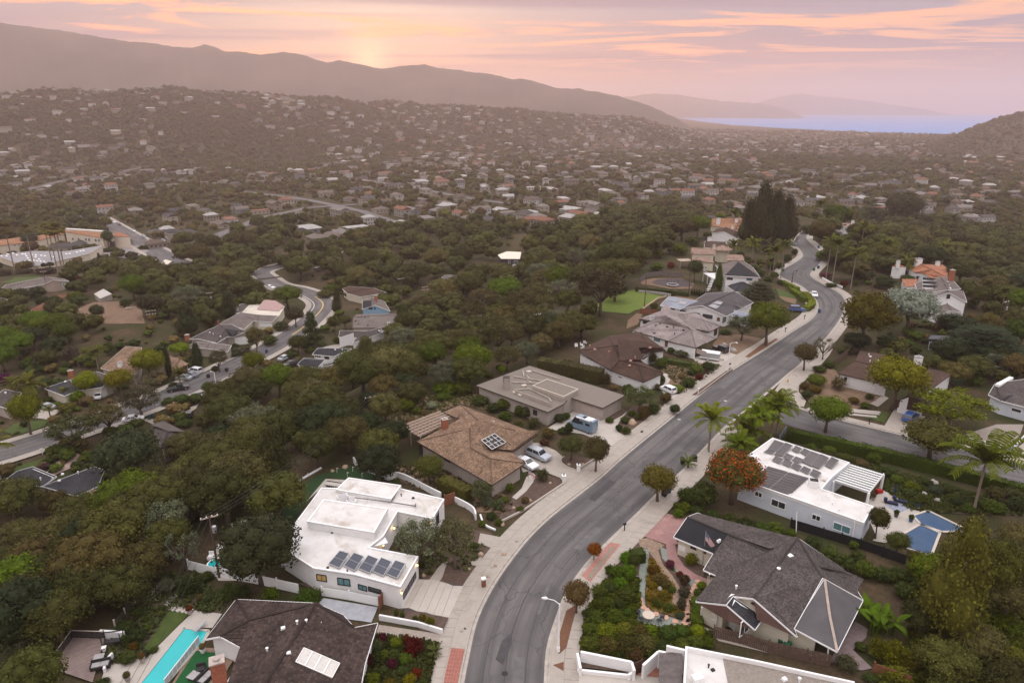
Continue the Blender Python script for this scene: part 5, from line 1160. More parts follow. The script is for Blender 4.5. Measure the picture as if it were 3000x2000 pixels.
window(H8b,845,390,862,420,'t',1);chimney(H8,945,200,0.9,0.7,1.8,CREAM)
bt=MB();p=V(*q1('B',610,320),3.0);bt.box((p.x,p.y,3.0),(5,4,0.15),0.2);part('terrace_roof',bt,TIM,H8.root)
for sx,sy in((-2,-1.6),(2,-1.6),(-2,1.6)):b=MB();b.tube([(p.x+sx,p.y+sy,0),(p.x+sx,p.y+sy,3)],.12,6);part('post',b,TIM,H8.root)
H9=house('dark_roof_house','low house with dark brown roof and pale chimneys behind the tiled villa','B',dict(a=(845,180,3.2),b=(860,98,4.8),c=(1075,112,4.8),d=(1135,200,3.2),e=(835,110,3.2)),['abcd','abe'],SH_CHOC,CREAM,WHITE,over=0.3);chimney(H9,895,100,1.6,1.0,1.4,STUCCO);
H10=house('orange_roof_house','long house with rust orange tile roof beside the dark pines','A',dict(a=(190,378,3.6),b=(205,330,6.0),c=(408,325,6.0),d=(430,430,3.6),e=(330,400,3.8)),['abcde'],SH_RUST,CREAM,None,over=0.3);chimney(H10,245,360,1.6,1.2,2.2,STUCCO);chimney(H10,370,350,1.4,1.1,1.4,STUCCO)
H10b=house('dark_gabled_house','dark brown gabled house with white gable trim below the orange roof','A',dict(a=(230,400,4.2),b=(300,388,6.0),c=(395,425,3.6),d=(380,470,3.4),e=(285,420,5.2),f=(200,430,3.6)),['bcde','abef'],SH_CHOC,WHITE,WHITE,over=0.2);chimney(H10b,343,395,0.8,0.8,1.2,STUCCO)
H11=house('white_ranch_house','long white house with tan tile roof beyond the far bend','A',dict(a=(965,385,3.8),b=(985,362,5.0),c=(1165,362,5.0),d=(1190,388,3.8),e=(1085,386,3.8)),['abcde'],SH_TAN,STUCCO,WHITE,over=0.3);H11b=house('','','A',dict(a=(960,440,3.0),b=(1050,402,4.4),c=(1118,430,3.0)),['abc'],SH_WARM,STUCCO,WHITE,root=H11.root,over=0.3);chimney(H11,1170,365,1.2,1.0,1.4,STUCCO);H11c=house('','','A',dict(a=(1180,385,3.4),b=(1230,365,4.4),c=(1295,390,3.2),d=(1240,405,3.2)),['abcd'],SH_TAN,STUCCO,WHITE,root=H11.root,over=0.3)
for x in(985,1030,1075):window(H11,x,392,x+16,405,'k',1)
# --- right of the ridge road: red tiled villa and white house with dormers
H20=house('red_tile_villa','white villa with red clay tile roofs and arched porch','C',dict(a=(985,335,3.6),b=(905,275,3.6),c=(1060,228,5.4),d=(1205,300,5.0),e=(1380,395,4.8),f=(1100,345,3.6),g=(1180,400,3.6),h=(1310,420,3.6),i=(1420,300,3.6),j=(1330,238,3.6)),['abcd','adf','dfghe','cjied'],SH_TERRA,STUCCO,None,over=0.3)
H20b=house('','','C',dict(a=(700,255,4.4),b=(770,228,5.2),c=(880,262,4.4),d=(790,262,4.4)),['abcd'],SH_TERRA,STUCCO,None,root=H20.root,over=0.1)
H20c=house('','','C',dict(a=(820,415,2.8),b=(1020,415,2.8),c=(1010,500,2.5),d=(860,510,2.5)),['abcd'],SH_TERRA,STUCCO,None,root=H20.root,over=0.2)
chimney(H20,1018,250,2.2,1.4,2.6,STUCCO);chimney(H20,1265,250,1.3,0.9,1.5,STUCCO);chimney(H20b,768,250,1.0,1.0,1.8,STUCCO)
for k,x in enumerate((815,870,895,1025)):
 h=wall_hit(H20,*q1('C',x,330+(40 if x>1000 else 0)),3)
 if h:b=MB();p=h[1];b.box((p.x,p.y-.1,1.3),(1.2,.2,2.2),0.3);b.cyl((p.x,p.y-.2,2.3),0.6,0.1,10);part('arch',b,BLACK,H20.root)
H21=house('dormer_house','two-storey white house with grey gable roof and three dormers','C',dict(a=(985,590,5.2),b=(1310,385,8.0),c=(1395,552,8.0),d=(1030,605,5.2),e=(985,470,5.2),f=(1560,540,5.2),g=(1430,400,5.6)),['edcb','bcfg'],SH_WARM,WHITE,WHITE,over=0.35)
H21b=house('','','C',dict(a=(1145,640,4.8),b=(1400,560,7.6),c=(1415,588,7.6),d=(1635,708,4.8),e=(1150,660,4.8),f=(1590,560,5.0)),['aecb','bcdf'],SH_WARM,WHITE,WHITE,root=H21.root,over=0.3)
H21c=house('','','C',dict(a=(1140,795,2.8),b=(1388,722,4.4),c=(1585,835,2.8),d=(1440,812,4.2),e=(1240,855,2.6),f=(1180,830,2.6)),['abdef','bcd'],SH_WARM,WHITE,WHITE,root=H21.root,over=0.25)
for k,y in enumerate((405,450,495)):
 b=MB();p0,p1,p2,p3=[V(*q1('C',*a),z)for a,z in(((1085,y+20),6.6),((1085,y-8),7.2),((1275,y+2),7.6),((1220,y+30),7.1))];dn=Vector((0,0,-.9));b.face([p0,p1,p2,p3]);r1=part('dormer_roof',b,SH_CHAR,H21.root)
 b=MB();b.face([p0-Vector((0,0,.05)),p3-Vector((0,0,.05)),p3+dn,p0+dn]);b.face([p0-Vector((0,0,.05)),p0+dn,p1+dn,p1-Vector((0,0,.05))]);part('dormer_wall',b,WHITE,H21.root)
window(H21b,1390,610,1418,660,'k',2);window(H21b,1125,640,1143,712,'k',1);chimney(H21,1440,400,1.3,1.1,2.4,BRICK);vents(H21,'C',1395,455,1415,500,1425,530,1430,555,size=0.45)
# --- corner house with chocolate roof, garden studio, house at the right edge
H22=house('corner_house','low house with dark brown roof and white garage on the corner',4,dict(a=(645,292,3.0),b=(800,180,4.4),c=(990,372,3.0),d=(1075,240,4.4),e=(1080,120,3.4),f=(850,85,3.4),g=(1110,400,3.0)),['abdgc','bfed'],SH_CHOC,STUCCO,DKF,over=0.35);window(H22,770,335,968,460,'gw',1);window(H22,700,320,726,370,'w',1)
H22b=house('','',4,dict(a=(1160,520,2.9),b=(1280,500,4.0),c=(1450,560,2.9),d=(1420,590,2.7),e=(1200,540,2.7),f=(1480,450,2.9),g=(1700,290,3.6),h=(1480,250,3.6),i=(1300,420,3.4)),['abifgh'[:0]or 'ebcd','bifc','ihgf'],SH_CHOC,STUCCO,DKF,root=H22.root,over=0.3);window(H22b,1175,535,1450,660,'gd',1);chimney(H22b,1372,210,1.3,1.0,1.6,STUCCO);vents(H22,4,940,140,925,130,1012,175,935,190,size=0.4)
H23=house('garden_studio','dark blue-grey garden studio with white door curtains beside the cedar','C',dict(a=(1150,1165,2.9),b=(1190,1115,3.1),c=(1420,1130,3.1),d=(1395,1185,2.9)),['abcd'],mat('studio_roof',(0.09,0.09,0.10),0.7),mat('slate_blue_boards',(0.085,0.10,0.13),0.7,var=0.2),BLACK,over=0.2);window(H23,1170,1205,1260,1320,'w',2);window(H23,1270,1205,1360,1310,'w',2)
H24=house('grey_bungalow','pale bungalow with grey hip roof at the right edge',4,dict(a=(2025,490,3.0),b=(2090,380,4.4),c=(2420,340,4.6),d=(2500,640,3.0),e=(2140,545,3.0),f=(2120,385,3.0)),['aebc'[:0]or 'abe','bcde'],SH_GREY,BLUESTUCCO,WHITE,over=0.4);window(H24,2240,605,2325,660,'w',1);roof_quad(H24,4,(2075,500,2352,450,2400,600,2140,545),SH_CHAR,lift=.04,thick=.02,name='roof_slope',parent=H24.roof);
p=V(*q1(4,2170,375),3);b=MB();b.beam(V(*q1(4,2105,405),4.4),V(*q1(4,2235,335),4.4),.8,.5);part('roof_ledge',b,WHITE,H24.root)
# --- cool white house full of solar panels, with pergola
H12=house('solar_house','cool white flat-roofed house crowded with rooftop solar panels','P',dict(a=(2177,1344,3.6),b=(2263,1283,3.6),c=(2490,1356,3.6),d=(2440,1396,3.6),e=(2408,1433,3.6),f=(2559,1484,3.6),g=(2531,1533,3.6),h=(2165,1404,3.6)),['abcdefgh'],WHITEROOF,BLUESTUCCO,WHITE,over=0.06,flat=True,parapet=0.14)
for w_ in((35,1440,155,1545,'w',2,4),(2235,1370,2295,1435,'w',2,3),(408,12,478,85,'w',2,8),(605,85,750,205,'t',2,8)):window(H12,*w_)
for k,pts in enumerate(((60,905,150,935,85,1000,0,985),(0,990,80,1005,40,1030,-40,1015),(160,930,225,955,130,1050,60,1035),(255,955,310,985,275,1020,220,995),(335,980,390,1010,355,1050,300,1015),(395,1008,475,1040,395,1140,310,1100),(485,1035,560,1070,470,1165,395,1135),(585,1060,650,1090,585,1165,525,1135),(70,1050,140,1080,110,1120,40,1090),(155,1080,225,1110,200,1150,130,1120),(240,1110,310,1145,280,1185,215,1150),(330,1145,395,1175,365,1215,300,1180),(415,1170,490,1205,450,1250,390,1215),(170,1025,240,1055,200,1085,140,1065),(255,1055,320,1080,290,1115,225,1090))):
 o,P,n=roof_quad(H12,4,pts,PANELGREY,name='solar_panel',hts=(4.15,4.15,3.85,3.85),frame=mat('panel_frame',(0.2,0.19,0.19),0.5));b=MB()
 for p in P:b.tube([p,(p.x,p.y,3.6)],.03,4)
 part('support',b,STEEL,o,kind='stuff')
SR=H12;ar=[q1(4,*p)for p in((0,1140),(380,1250),(205,1405),(-180,1290))]
for i in range(8):
 for j in range(2):
  c4=[V(*[ar[0][k]*(1-u)*(1-v)+ar[1][k]*u*(1-v)+ar[2][k]*u*v+ar[3][k]*(1-u)*v for k in(0,1)],3.8)for u,v in((j/2+.01,i/8+.012),((j+1)/2-.01,i/8+.012),((j+1)/2-.01,(i+1)/8-.012),(j/2+.01,(i+1)/8-.012))];b=MB();b.face(c4);b.face([p-Vector((0,0,.06))for p in c4[::-1]]);part('collector_panel',b,PANELGREY,H12.root)
p=V(*q1(4,415,1330),3.6);b=MB();b.box((p.x,p.y,4.1),(1.4,1.0,1.2),-0.3);part('chimney',b,WHITE,H12.roof);b=MB();b.box((p.x,p.y,4.75),(1.2,.8,.1),-0.3);part('chimney_cap',b,BLACK,H12.roof)
b=MB();b.beam(V(*q1(8,265,0),3.4),V(*q1(8,258,190),0.2),.1,.1);part('downpipe',b,WHITE,H12.root);b=MB();b.beam(V(*q1(8,800,80),3.5),V(*q1(8,770,270),0.1),.14,.14);part('downpipe',b,WHITE,H12.root);vents(H12,4,555,1430,590,1500,200,1410,650,1560,size=0.35)
b=MB();
for(a_,d_)in(((600,1290),(530,1360)),((530,1360),(490,1340))):b.beam(V(*q1(4,*a_),2.3),V(*q1(4,*d_),2.3),.2,2.6)
part('step_wall',b,BLUESTUCCO,H12.root)
PG2=thing('white_pergola','white slatted pergola over the terrace of the solar house','pergola',V(*q1(4,860,1420),0));slat_panel(None,4,(605,1278,742,1118,1062,1215,928,1385),WHITE,9,0.30,0.08,z=3.0,parent=PG2)
slat_panel(None,4,(742,1118,1062,1215,928,1385,605,1278),mat('pergola_screen',(0.30,0.33,0.32),0.7),22,0.10,0.05,'lath',z=2.92,parent=PG2)
for x,y in((1062,1218),(928,1385),(605,1278)):b=MB();p=V(*q1(4,x,y),3.0);b.box((p.x,p.y,1.45),(.3,.3,2.9),.3);part('post',b,WHITE,PG2)
b=MB();b.beam(V(*q1(4,928,1385),2.75),V(*q1(4,1062,1218),2.75),.2,.3);b.beam(V(*q1(4,605,1278),2.75),V(*q1(4,928,1385),2.75),.2,.3);part('beam',b,WHITE,PG2)
# --- grey shingled house with flag in the front garden
H13=house('shingle_house','cream house with large grey-brown shingle gables and curving front garden',7,dict(a=(1485,228,2.9),b=(1612,42,4.6),c=(1985,200,4.6),d=(1850,380,2.9),e=(2352,365,5.0),f=(1880,582,3.0),g=(1758,530,2.9),h=(1690,818,2.8),i=(1972,850,4.6),j=(2035,772,4.9),k=(2218,792,5.6),l=(8,272,236,5.9),m=(8,500,602,5.0),n=(8,238,1066,3.2),o=(8,266,1142,2.9),p=(8,872,806,2.8),r=(8,690,520,3.2),s=(1705,6,3.0),t=(2230,205,3.2)),['abcd','cefgd','efhijkl','lknm'[:0]or 'lkonm','lmpr','bstlec'],SH_GREY,CREAM,WHITE,courses=0.3,over=0.5)
H13b=house('','',8,dict(a=(520,612,4.9),b=(236,1066,3.1),c=(635,1278,2.6),d=(872,808,2.7),e=(565,945,3.9)),['abce','aecd'],mat('rolled_roofing',(0.075,0.07,0.075),0.85,c2=(0.10,0.09,0.09),scale=0.5),CREAM,WHITE,root=H13.root,wall=False,over=0.2,capm=mat('pale_ridge',(0.36,0.29,0.24),0.8))
H13c=house('','',7,dict(a=(2032,776,5.0),b=(1972,852,4.7),c=(2232,1078,2.9),d=(2310,965,2.9)),['abcd'],SH_CHAR,CREAM,WHITE,root=H13.root,wall=False)
H13d=house('','',8,dict(a=(436,482,5.3),b=(680,522,4.2),c=(880,612,3.0),d=(820,720,3.0),e=(512,604,4.2)),['abe','bcde'],SH_GREY,CREAM,None,root=H13.root,wall=False)
roof_quad(H13,7,(1489,226,1615,48,1980,205,1848,376),SH_CHAR,lift=.07,thick=.02,name='roof_slope',parent=H13.roof)
gb=MB();
for tri in(((1690,825,2.7),(1970,858,4.5),(1985,1000,2.9)),((1972,858,4.5),(2225,1080,2.75),(1985,1000,2.9)),((2218,800,5.45),(8,264,1146,2.8),(8,-100,985,3.4))):
 gb.face([V(*q1(t[0],t[1],t[2]),t[3])if len(t)==4 else V(*q1(7,t[0],t[1]),t[2])for t in tri])
part('gable',gb,mat('brown_gable_boards',(0.10,0.055,0.045),0.7,var=0.2),H13.root)
fw=MB();FW=[V(*q1(*c),0)for c in((7,1760,1000),(7,1870,1070),(7,1930,990),(7,2140,1180),(7,2230,1110),(8,0,1130),(8,410,1330),(8,440,1190))]
for k in range(len(FW)-1):fw.face([FW[k],FW[k+1],FW[k+1]+Vector((0,0,2.75)),FW[k]+Vector((0,0,2.75))])
part('front_wall',fw,CREAM,H13.root);HW=House();HW.root=H13.root;HW.z0=0;HW.crop=7;HW.walls=[(FW[k]+Vector((0,0,2.7)),FW[k+1]+Vector((0,0,2.7)))for k in range(len(FW)-1)]
for w_ in((1790,895,1862,990,'w',1),(1880,935,1925,995,'w',1),(1972,950,2040,1100,'dw',1),(2105,1010,2170,1080,'w',2),(2270,1000,2352,1080,'t',2)):window(HW,*w_)
window(H13,1645,300,1690,345,'b',1);window(H13,1760,350,1780,380,'b',1);window(H13,1535,300,1590,365,'gw',1);vents(H13,8,200,415,92,560,size=0.7);vents(H13,7,2290,315,2058,705,1900,270,1905,280,size=0.45)
b=MB();b.beam(V(*q1(8,555,1240),2.6),V(*q1(8,545,1370),0),.14,.14);part('post',b,WHITE,H13.root);b=MB();b.beam(V(*q1(7,1815,565),2.9),V(*q1(7,1810,660),0),.14,.14);part('post',b,WHITE,H13.root);b=MB();b.beam(V(*q1(7,1745,870),2.8),V(*q1(7,1735,975),0),.12,.12);part('downpipe',b,WHITE,H13.root)
# --- white flat-roofed house at the bottom edge
H14=house('parapet_house','white parapet-roofed house cut by the bottom edge of the picture',7,dict(a=(1590,1262,3.2),b=(2245,1392,3.2),c=(8,790,1590,3.2),d=(8,700,1900,3.2),e=(1560,1800,3.2)),['abcde'],WHITEROOF,STUCCO,WHITE,over=0.05,flat=True,parapet=0.55)
roof_quad(H14,7,(1938,1345,2352,1428,3120,1590,3000,1800,2010,1700),mat('tan_roofing',(0.24,0.205,0.175),0.9,var=0.25,scale=3),lift=.05,thick=.03,name='roof_sheet',parent=H14.roof);vents(H14,7,1845,1450,1805,1425,m=BLACK,size=0.35);vents(H14,8,150,1540,285,1560,size=0.5)
b=MB();p=V(*q1(7,1700,1545),3.2);b.box((p.x,p.y,3.5),(1.1,0.8,.6),.3);part('roof_unit',b,WHITE,H14.roof)
b=MB();A_,B_,C_,D_=[V(*q1(7,*p),z)for p,z in(((1352,1300),2.6),((1560,1285),2.9),((1562,1640),2.9),((1345,1640),2.6))]
for k in range(34):s_=MB();u=k/33;s_.beam(A_.lerp(D_,u),B_.lerp(C_,u),0.2,0.05);part('slat',s_,mat('grey_brown_slats',(0.12,0.10,0.095),0.8,var=0.3),H14.root)
for k,(pts,h)in enumerate((((602,1290,630,1430),1.2),((630,1275,1100,1370),1.5),((1100,1370,1125,1450),1.5),((602,1440,1070,1490),.5),((1070,1490,1120,1455),.8),((1205,1400,1345,1275),2.0),((1345,1270,1420,1285),2.4),((1420,1222,1590,1262),3.4))):
 s_=MB();a_,d_=V(*q1(7,*pts[:2]),h),V(*q1(7,*pts[2:]),h);s_.beam(Vector((a_.x,a_.y,h/2)),Vector((d_.x,d_.y,h/2)),.28,h);part('garden_wall',s_,WHITE,H14.root)
s_=MB();a_,d_=V(*q1(7,1125,1385),1.8),V(*q1(7,1205,1345),1.8);s_.beam(Vector((a_.x,a_.y,.9)),Vector((d_.x,d_.y,.9)),.1,1.8);part('gate',s_,WOODDARK,H14.root)
# --- dark brown tiled house at the lower left with the pool
H15=house('tile_roof_house','house with dark brown ribbed tile roof and long skylight above the pool',6,dict(p=(555,836,5.2),v=(905,1060,3.7),g=(1117,1018,3.0),r=(1000,1395,3.0),u=(930,1800,3.0),s=(-60,1800,5.2),a=(-182,800,3.0),b=(-62,990,4.4),c=(-330,1140,3.6),d=(-462,1165,3.0),e=(-115,1255,3.0),f=(-260,1560,3.0),h=(-420,1800,3.0),w=(800,945,3.0)),['pvgrus','apb','abcd','bpsfe','bec','pwv','sfh'],SH_DKBROWN,STUCCO,WHITE,courses=0.4,over=0.5,caps=True)
o,P,n=roof_quad(H15,6,(440,1242,770,1385,700,1515,365,1370),mat('skylight_glass',(0.50,0.47,0.43),0.25,var=0.12,spec=0.6),hts=(5.0,4.15,4.05,4.9),thick=.2,name='skylight',parent=H15.roof,frame=WHITE);f=MB()
P0=P
for u in(.25,.5,.75):f.beam(P0[0].lerp(P0[1],u)+n*.04,P0[3].lerp(P0[2],u)+n*.04,.14,.06)
part('glazing_bars',f,WHITE,o)
vents(H15,6,250,1070,465,1020,585,1020,380,1030,635,1100,105,1280,300,1300,size=0.45);chimney(H15,-340,1480,1.3,1.1,1.6,BRICK,.4,crop=6)
# --- houses along the street in the dip
def low(name,label,crop,verts,faces,rm,wm,trim,at,**kw):
 p=on_ground(*q1(crop,*at));return house(name,label,crop,verts,faces,rm,wm,trim,z0=p.z,ground_drop=4.0,**kw)
D1=low('pink_flat_house','flat pale-roofed house with raised pink parapet near the bend','D',dict(a=(565,265,3.2),b=(690,170,3.2),c=(1060,165,3.2),d=(1120,195,3.2),e=(1065,285,3.2),f=(690,262,3.2)),['abcdef'],mat('cream_roofing',(0.55,0.49,0.41),0.8,var=0.2,scale=0.4),CREAM,WHITE,(830,300),flat=True,over=.3)
b=MB();A_,B_,C_,D_=[V(*q1('D',*p),D1.z0+z)for p,z in(((845,222),3.4),((920,125),5.0),((1030,135),5.0),((1118,188),3.6))];E_=V(*q1('D',1065,240),D1.z0+3.3);b.face([A_,E_,D_,C_,B_]);part('raised_roof',b,mat('pink_roofing',(0.36,0.24,0.22),0.85,var=.15),D1.root)
roof_quad(D1,'D',(570,262,690,172,780,170,700,250),SH_WARM,lift=.05,thick=.03,name='roof_sheet',parent=D1.roof);chimney(D1,648,240,1.2,1.0,1.0,STUCCO)
D2=low('grey_hip_house','grey hip-roofed house with white double garage below the pink parapet','D',dict(a=(480,365,3.0),b=(690,250,4.8),c=(815,335,3.0),d=(725,415,3.0),e=(870,275,4.2),f=(1055,285,4.2),g=(1000,345,3.0),h=(850,340,3.0),i=(560,350,3.0)),['aidcb'[:0]or 'abcd','bcheb'[:4],'hefg'],SH_WARM,CREAM,WHITE,(840,400),over=.35);window(D2,872,345,1000,395,'gw',1);chimney(D2,460,360,1,.9,.9,BRICK)
D3=low('long_grey_house','long grey gable-roofed house with white garage behind the round street tree','D',dict(a=(185,515,3.0),b=(480,372,4.6),c=(600,370,4.6),d=(560,490,3.0),e=(455,552,3.0),f=(275,512,3.4),g=(540,415,4.4),h=(660,430,4.4),i=(740,440,4.4),j=(770,495,3.0),k=(620,490,3.0)),['abgef','bcig','gikd','ged'],SH_GREY,TAUPE,WHITE,(640,560),over=.35);window(D3,630,500,765,560,'gw',1);roof_quad(D3,'D',(545,418,655,430,620,487,572,480),SH_CHAR,lift=.06,thick=.02,name='roof_slope',parent=D3.roof);chimney(D3,165,500,1.2,1,.9,BRICK);vents(D3,'D',385,450,420,470,490,490,size=.4)
D4=low('mauve_roof_house','mauve grey roofed house with pale hip lines in front of the long grey house','D',dict(a=(255,545,3.0),b=(390,550,4.0),c=(600,575,4.0),d=(560,640,3.0),e=(350,605,3.0),f=(100,600,3.0)),['fabe','ebcd'],SH_WARM,TAUPE,WHITE,(480,640),over=.3)
D5=low('shake_corner_house','house with weathered tan shake roof and brown garage beside parked cars',1,dict(a=(925,245,3.0),b=(1155,45,5.4),c=(1300,55,5.4),d=(1290,190,4.0),e=(1250,300,3.0),f=(1040,275,3.0)),['abcdef'],SH_BROWN,TAUPE,mat('pale_trim',(.6,.55,.5),.7),(1180,340),over=.4);D5b=house('','',1,dict(a=(1580,265,2.9),b=(1655,160,4.0),c=(1735,205,3.0),d=(1560,130,4.0),e=(1555,180,3.2)),['abc','adb'],SH_BROWN,TAUPE,None,z0=D5.z0,root=D5.root,over=.3,ground_drop=4);chimney(D5,1105,225,1.0,1.0,1.0,STUCCO);window(D5b,1590,270,1730,320,'gd',1)
D6=low('charcoal_house','house with charcoal shingle roof and brick chimney among lime green street trees',1,dict(a=(405,430,3.0),b=(880,275,4.6),c=(1030,320,4.6),d=(940,420,3.0),e=(720,450,3.0),f=(590,500,2.8),g=(340,400,3.6)),['gbef'[:0]or 'abef','bcde'],SH_CHAR,CREAM,WHITE,(760,540),over=.4);window(D6,705,445,738,470,'w',2);window(D6,925,435,985,490,'gw',1);chimney(D6,655,310,1.1,.9,1.3,BRICK);vents(D6,1,600,370,655,375,size=.45);roof_quad(D6,1,(700,300,880,278,1020,322,940,360),SH_WARM,lift=.04,thick=.02,name='roof_slope',parent=D6.roof)
D7=low('edge_grey_house','grey roofed house at the left edge beside the lime green tree',1,dict(a=(-120,560,3.0),b=(40,440,4.6),c=(200,470,3.0),d=(80,620,3.0)),['abcd'],SH_GREY,TAUPE,WHITE,(100,650),over=.4);vents(D7,1,50,470,55,480,size=.4)
D8=low('patio_house','low house with split tan and charcoal roof beside the tall dark tree',1,dict(a=(1380,770,3.0),b=(1500,725,3.6),c=(1700,830,3.0),d=(1695,900,3.0),e=(1480,985,2.8),f=(1540,830,4.2)),['abcf','fcde','afe'],SH_GREY,TAUPE,DKF,(1560,1010),over=.5);roof_quad(D8,1,(1390,765,1500,730,1695,828,1550,825),SH_WARM,lift=.06,thick=.02,name='roof_slope',parent=D8.roof)
D9=low('dark_roof_bungalow','long bungalow with dark shingle roof and pink drive at the lower left',1,dict(a=(390,1330,3.0),b=(860,1150,4.4),c=(960,1180,4.4),d=(900,1330,3.0),e=(700,1420,2.8),f=(160,1190,4.0),g=(300,1150,4.4),h=(520,1240,4.2),i=(20,1290,3.0)),['abcde','fghai'],SH_CHAR,TAUPE,WHITE,(640,1440),over=.4);D9b=house('','',1,dict(a=(805,1380,2.8),b=(1070,1300,3.4),c=(1040,1455,2.6),d=(900,1470,2.6)),['abcd'],SH_BROWN,TAUPE,None,z0=D9.z0,root=D9.root,over=.3);vents(D9,1,545,1280,720,1215,575,1220,375,1270,size=.45)
D10=low('twin_blue_roof_house','house with two blue-charcoal roofs and white porch beside the canyon','D',dict(a=(1395,665,3.0),b=(1450,600,4.4),c=(1780,610,4.4),d=(1600,685,3.0)),['abcd'],SH_CHAR,STUCCO,WHITE,(1500,720),over=.35);D10b=house('','','D',dict(a=(1250,760,2.8),b=(1310,700,4.2),c=(1520,715,4.2),d=(1450,790,2.8),e=(1480,780,3.0),f=(1640,700,4.2),g=(1740,705,3.4),h=(1560,770,2.8),i=(1290,795,2.8)),['abcdi','efgh'],SH_CHAR,STUCCO,WHITE,z0=D10.z0,root=D10.root,over=.3,ground_drop=4);window(D10,1415,672,1480,698,'w',3);window(D10,1515,684,1560,712,'k',2);vents(D10,'D',1620,620,1690,625,size=.4)
D11=low('brown_L_house','brown roofed house with white garage above the twin blue roofs','D',dict(a=(1655,495,3.0),b=(1665,430,4.2),c=(1950,435,4.2),d=(1830,500,3.0),e=(1790,555,3.0),f=(2110,440,3.4),g=(2140,400,4.0),h=(2060,400,4.4)),['abcd','cdefh'],SH_GREY,STUCCO,WHITE,(1740,560),over=.3);window(D11,1660,500,1805,550,'gw',1);roof_quad(D11,'D',(2045,425,2095,435,2085,450,2050,440),PANELGREY,name='skylight',parent=D11.roof,frame=WHITE)
D12=low('tan_roof_house','wide house with tan gravel gable roof below the blue cottage','D',dict(a=(1790,405,2.9),b=(1800,300,4.4),c=(2240,270,4.4),d=(2225,400,2.9),e=(1830,270,3.4),f=(2210,262,3.6)),['abcd','becf'[:0]or 'befc'],SH_WARM,TAUPE,None,(2000,430),over=.3);vents(D12,'D',1845,300,1880,300,1915,300,1945,300,1820,335,1850,375,1940,380,2150,380,m=BLACK,size=.4);chimney(D12,2145,390,.9,.9,1.2,STUCCO)
D13=low('blue_cottage','sky blue gabled cottage with pale roof','D',dict(a=(1885,222,3.0),b=(2010,180,5.0),c=(2160,240,3.0),d=(2100,140,3.2),e=(1980,105,5.0),f=(1890,135,3.0)),['abef','bcde'],SH_WARM,mat('sky_blue_boards',(0.22,0.36,0.50),.7,var=.1),WHITE,(2020,262),over=.25);window(D13,1948,205,1988,222,'k',2);window(D13,2005,205,2018,222,'k',1);chimney(D13,2020,115,1,.8,1.0,BRICK);roof_quad(D13,'D',(1890,215,1892,140,1978,135,1975,190),SH_CHAR,lift=.05,thick=.02,name='roof_slope',parent=D13.roof)
D14=low('brown_gable_house','tan two-level house with brown roofs behind the blue cottage','D',dict(a=(1690,20,3.2),b=(1760,-5,4.4),c=(1990,10,4.6),d=(2120,55,3.6),e=(1960,85,3.6),f=(1870,100,3.2),g=(1740,65,3.2)),['abcg','cdefg'],SH_CHOC,CREAM,WHITE,(1900,110),over=.3)
# grey gabled house on the hill at left, red deck, white shed roof, school
E1=low('grey_gable_house','grey gabled house with white barge boards on the left hill','E',dict(a=(0,1030,3.0),b=(80,960,4.4),c=(640,850,5.0),d=(605,955,3.2),e=(950,912,3.2),f=(880,880,3.6),g=(300,1010,3.0),h=(725,895,5.0)),['abchdg','chef'],SH_WARM,mat('beige_boards',(.36,.28,.23),.8,var=.12),WHITE,(800,1030),over=.25);window(E1,860,930,895,990,'t',1);window(E1,30,1060,105,1090,'w',3)
E2=low('edge_deck_house','white house with brown roof and sun terrace at the left edge','E',dict(a=(-150,1260,3.2),b=(-60,1140,4.4),c=(120,1155,3.2),d=(0,1215,3.0)),['abcd'],SH_CHOC,STUCCO,WHITE,(60,1350),over=.2);window(E2,45,1190,75,1240,'k',1)
E3=low('pale_shed','pale flat shed roof standing on the brushy slope','E',dict(a=(1295,1085,2.4),b=(1425,1015,3.0),c=(1545,1085,2.6),d=(1380,1150,2.0)),['abcd'],mat('pale_roofing',(.42,.39,.35),.8,var=.15),TAUPE,None,(1420,1160),over=.15,cat='shed')
E4=low('long_eave_house','dark timbered house with pale roof panel among the oaks','G',dict(a=(1065,655,4.0),b=(1130,615,5.2),c=(1195,625,5.2),d=(1240,655,4.0),e=(1120,680,3.6)),['abcde'],SH_WARM,mat('umber_boards',(.12,.08,.06),.8),None,(1160,720),over=.3);roof_quad(E4,'G',(1100,640,1140,612,1185,625,1150,650),mat('bright_roof_panel',(.62,.55,.45),.6),name='roof_panel',lift=.1);E4b=house('','','G',dict(a=(1200,690,3),b=(1290,680,4),c=(1335,690,3),d=(1310,720,2.8),e=(1215,710,2.8)),['abde'[:0]or 'abcde'],SH_WARM,MATS['umber_boards'],None,z0=E4.z0,root=E4.root,over=.2,ground_drop=4)
E5=low('hilltop_tower_house','dark shingled three-storey house with pale flat roof and white balcony in the woods','F',dict(a=(1078,580,9.5),b=(1140,556,9.5),c=(1240,560,9.5),d=(1230,608,9.5),e=(1100,606,9.5)),['abcde'],mat('pale_flat_roof',(.66,.58,.48),.7,var=.15,scale=.6),mat('dark_shingles',(.045,.038,.038),.85,var=.3),None,(1200,700),flat=True,over=.15);window(E5,1150,618,1163,638,'w',1);window(E5,1190,622,1216,645,'w',2)  # flat roof is a plain pale tan base colour without emission
p=wall_hit(E5,*q1('F',1205,650));
if p:p=p[1];b=MB();b.box((p.x,p.y-.8,p.z-.5),(3.6,1.8,.15));b.box((p.x,p.y-1.65,p.z+.1),(3.6,.1,1.0));part('balcony',b,WHITE,E5.root)
E6=low('hidden_roof_house','grey roof with pale edge half hidden by the oaks','F',dict(a=(690,735,3),b=(720,718,4),c=(800,722,4),d=(860,740,3),e=(760,765,3)),['abe','bcde'],SH_WARM,TAUPE,WHITE,(760,775),over=.2)
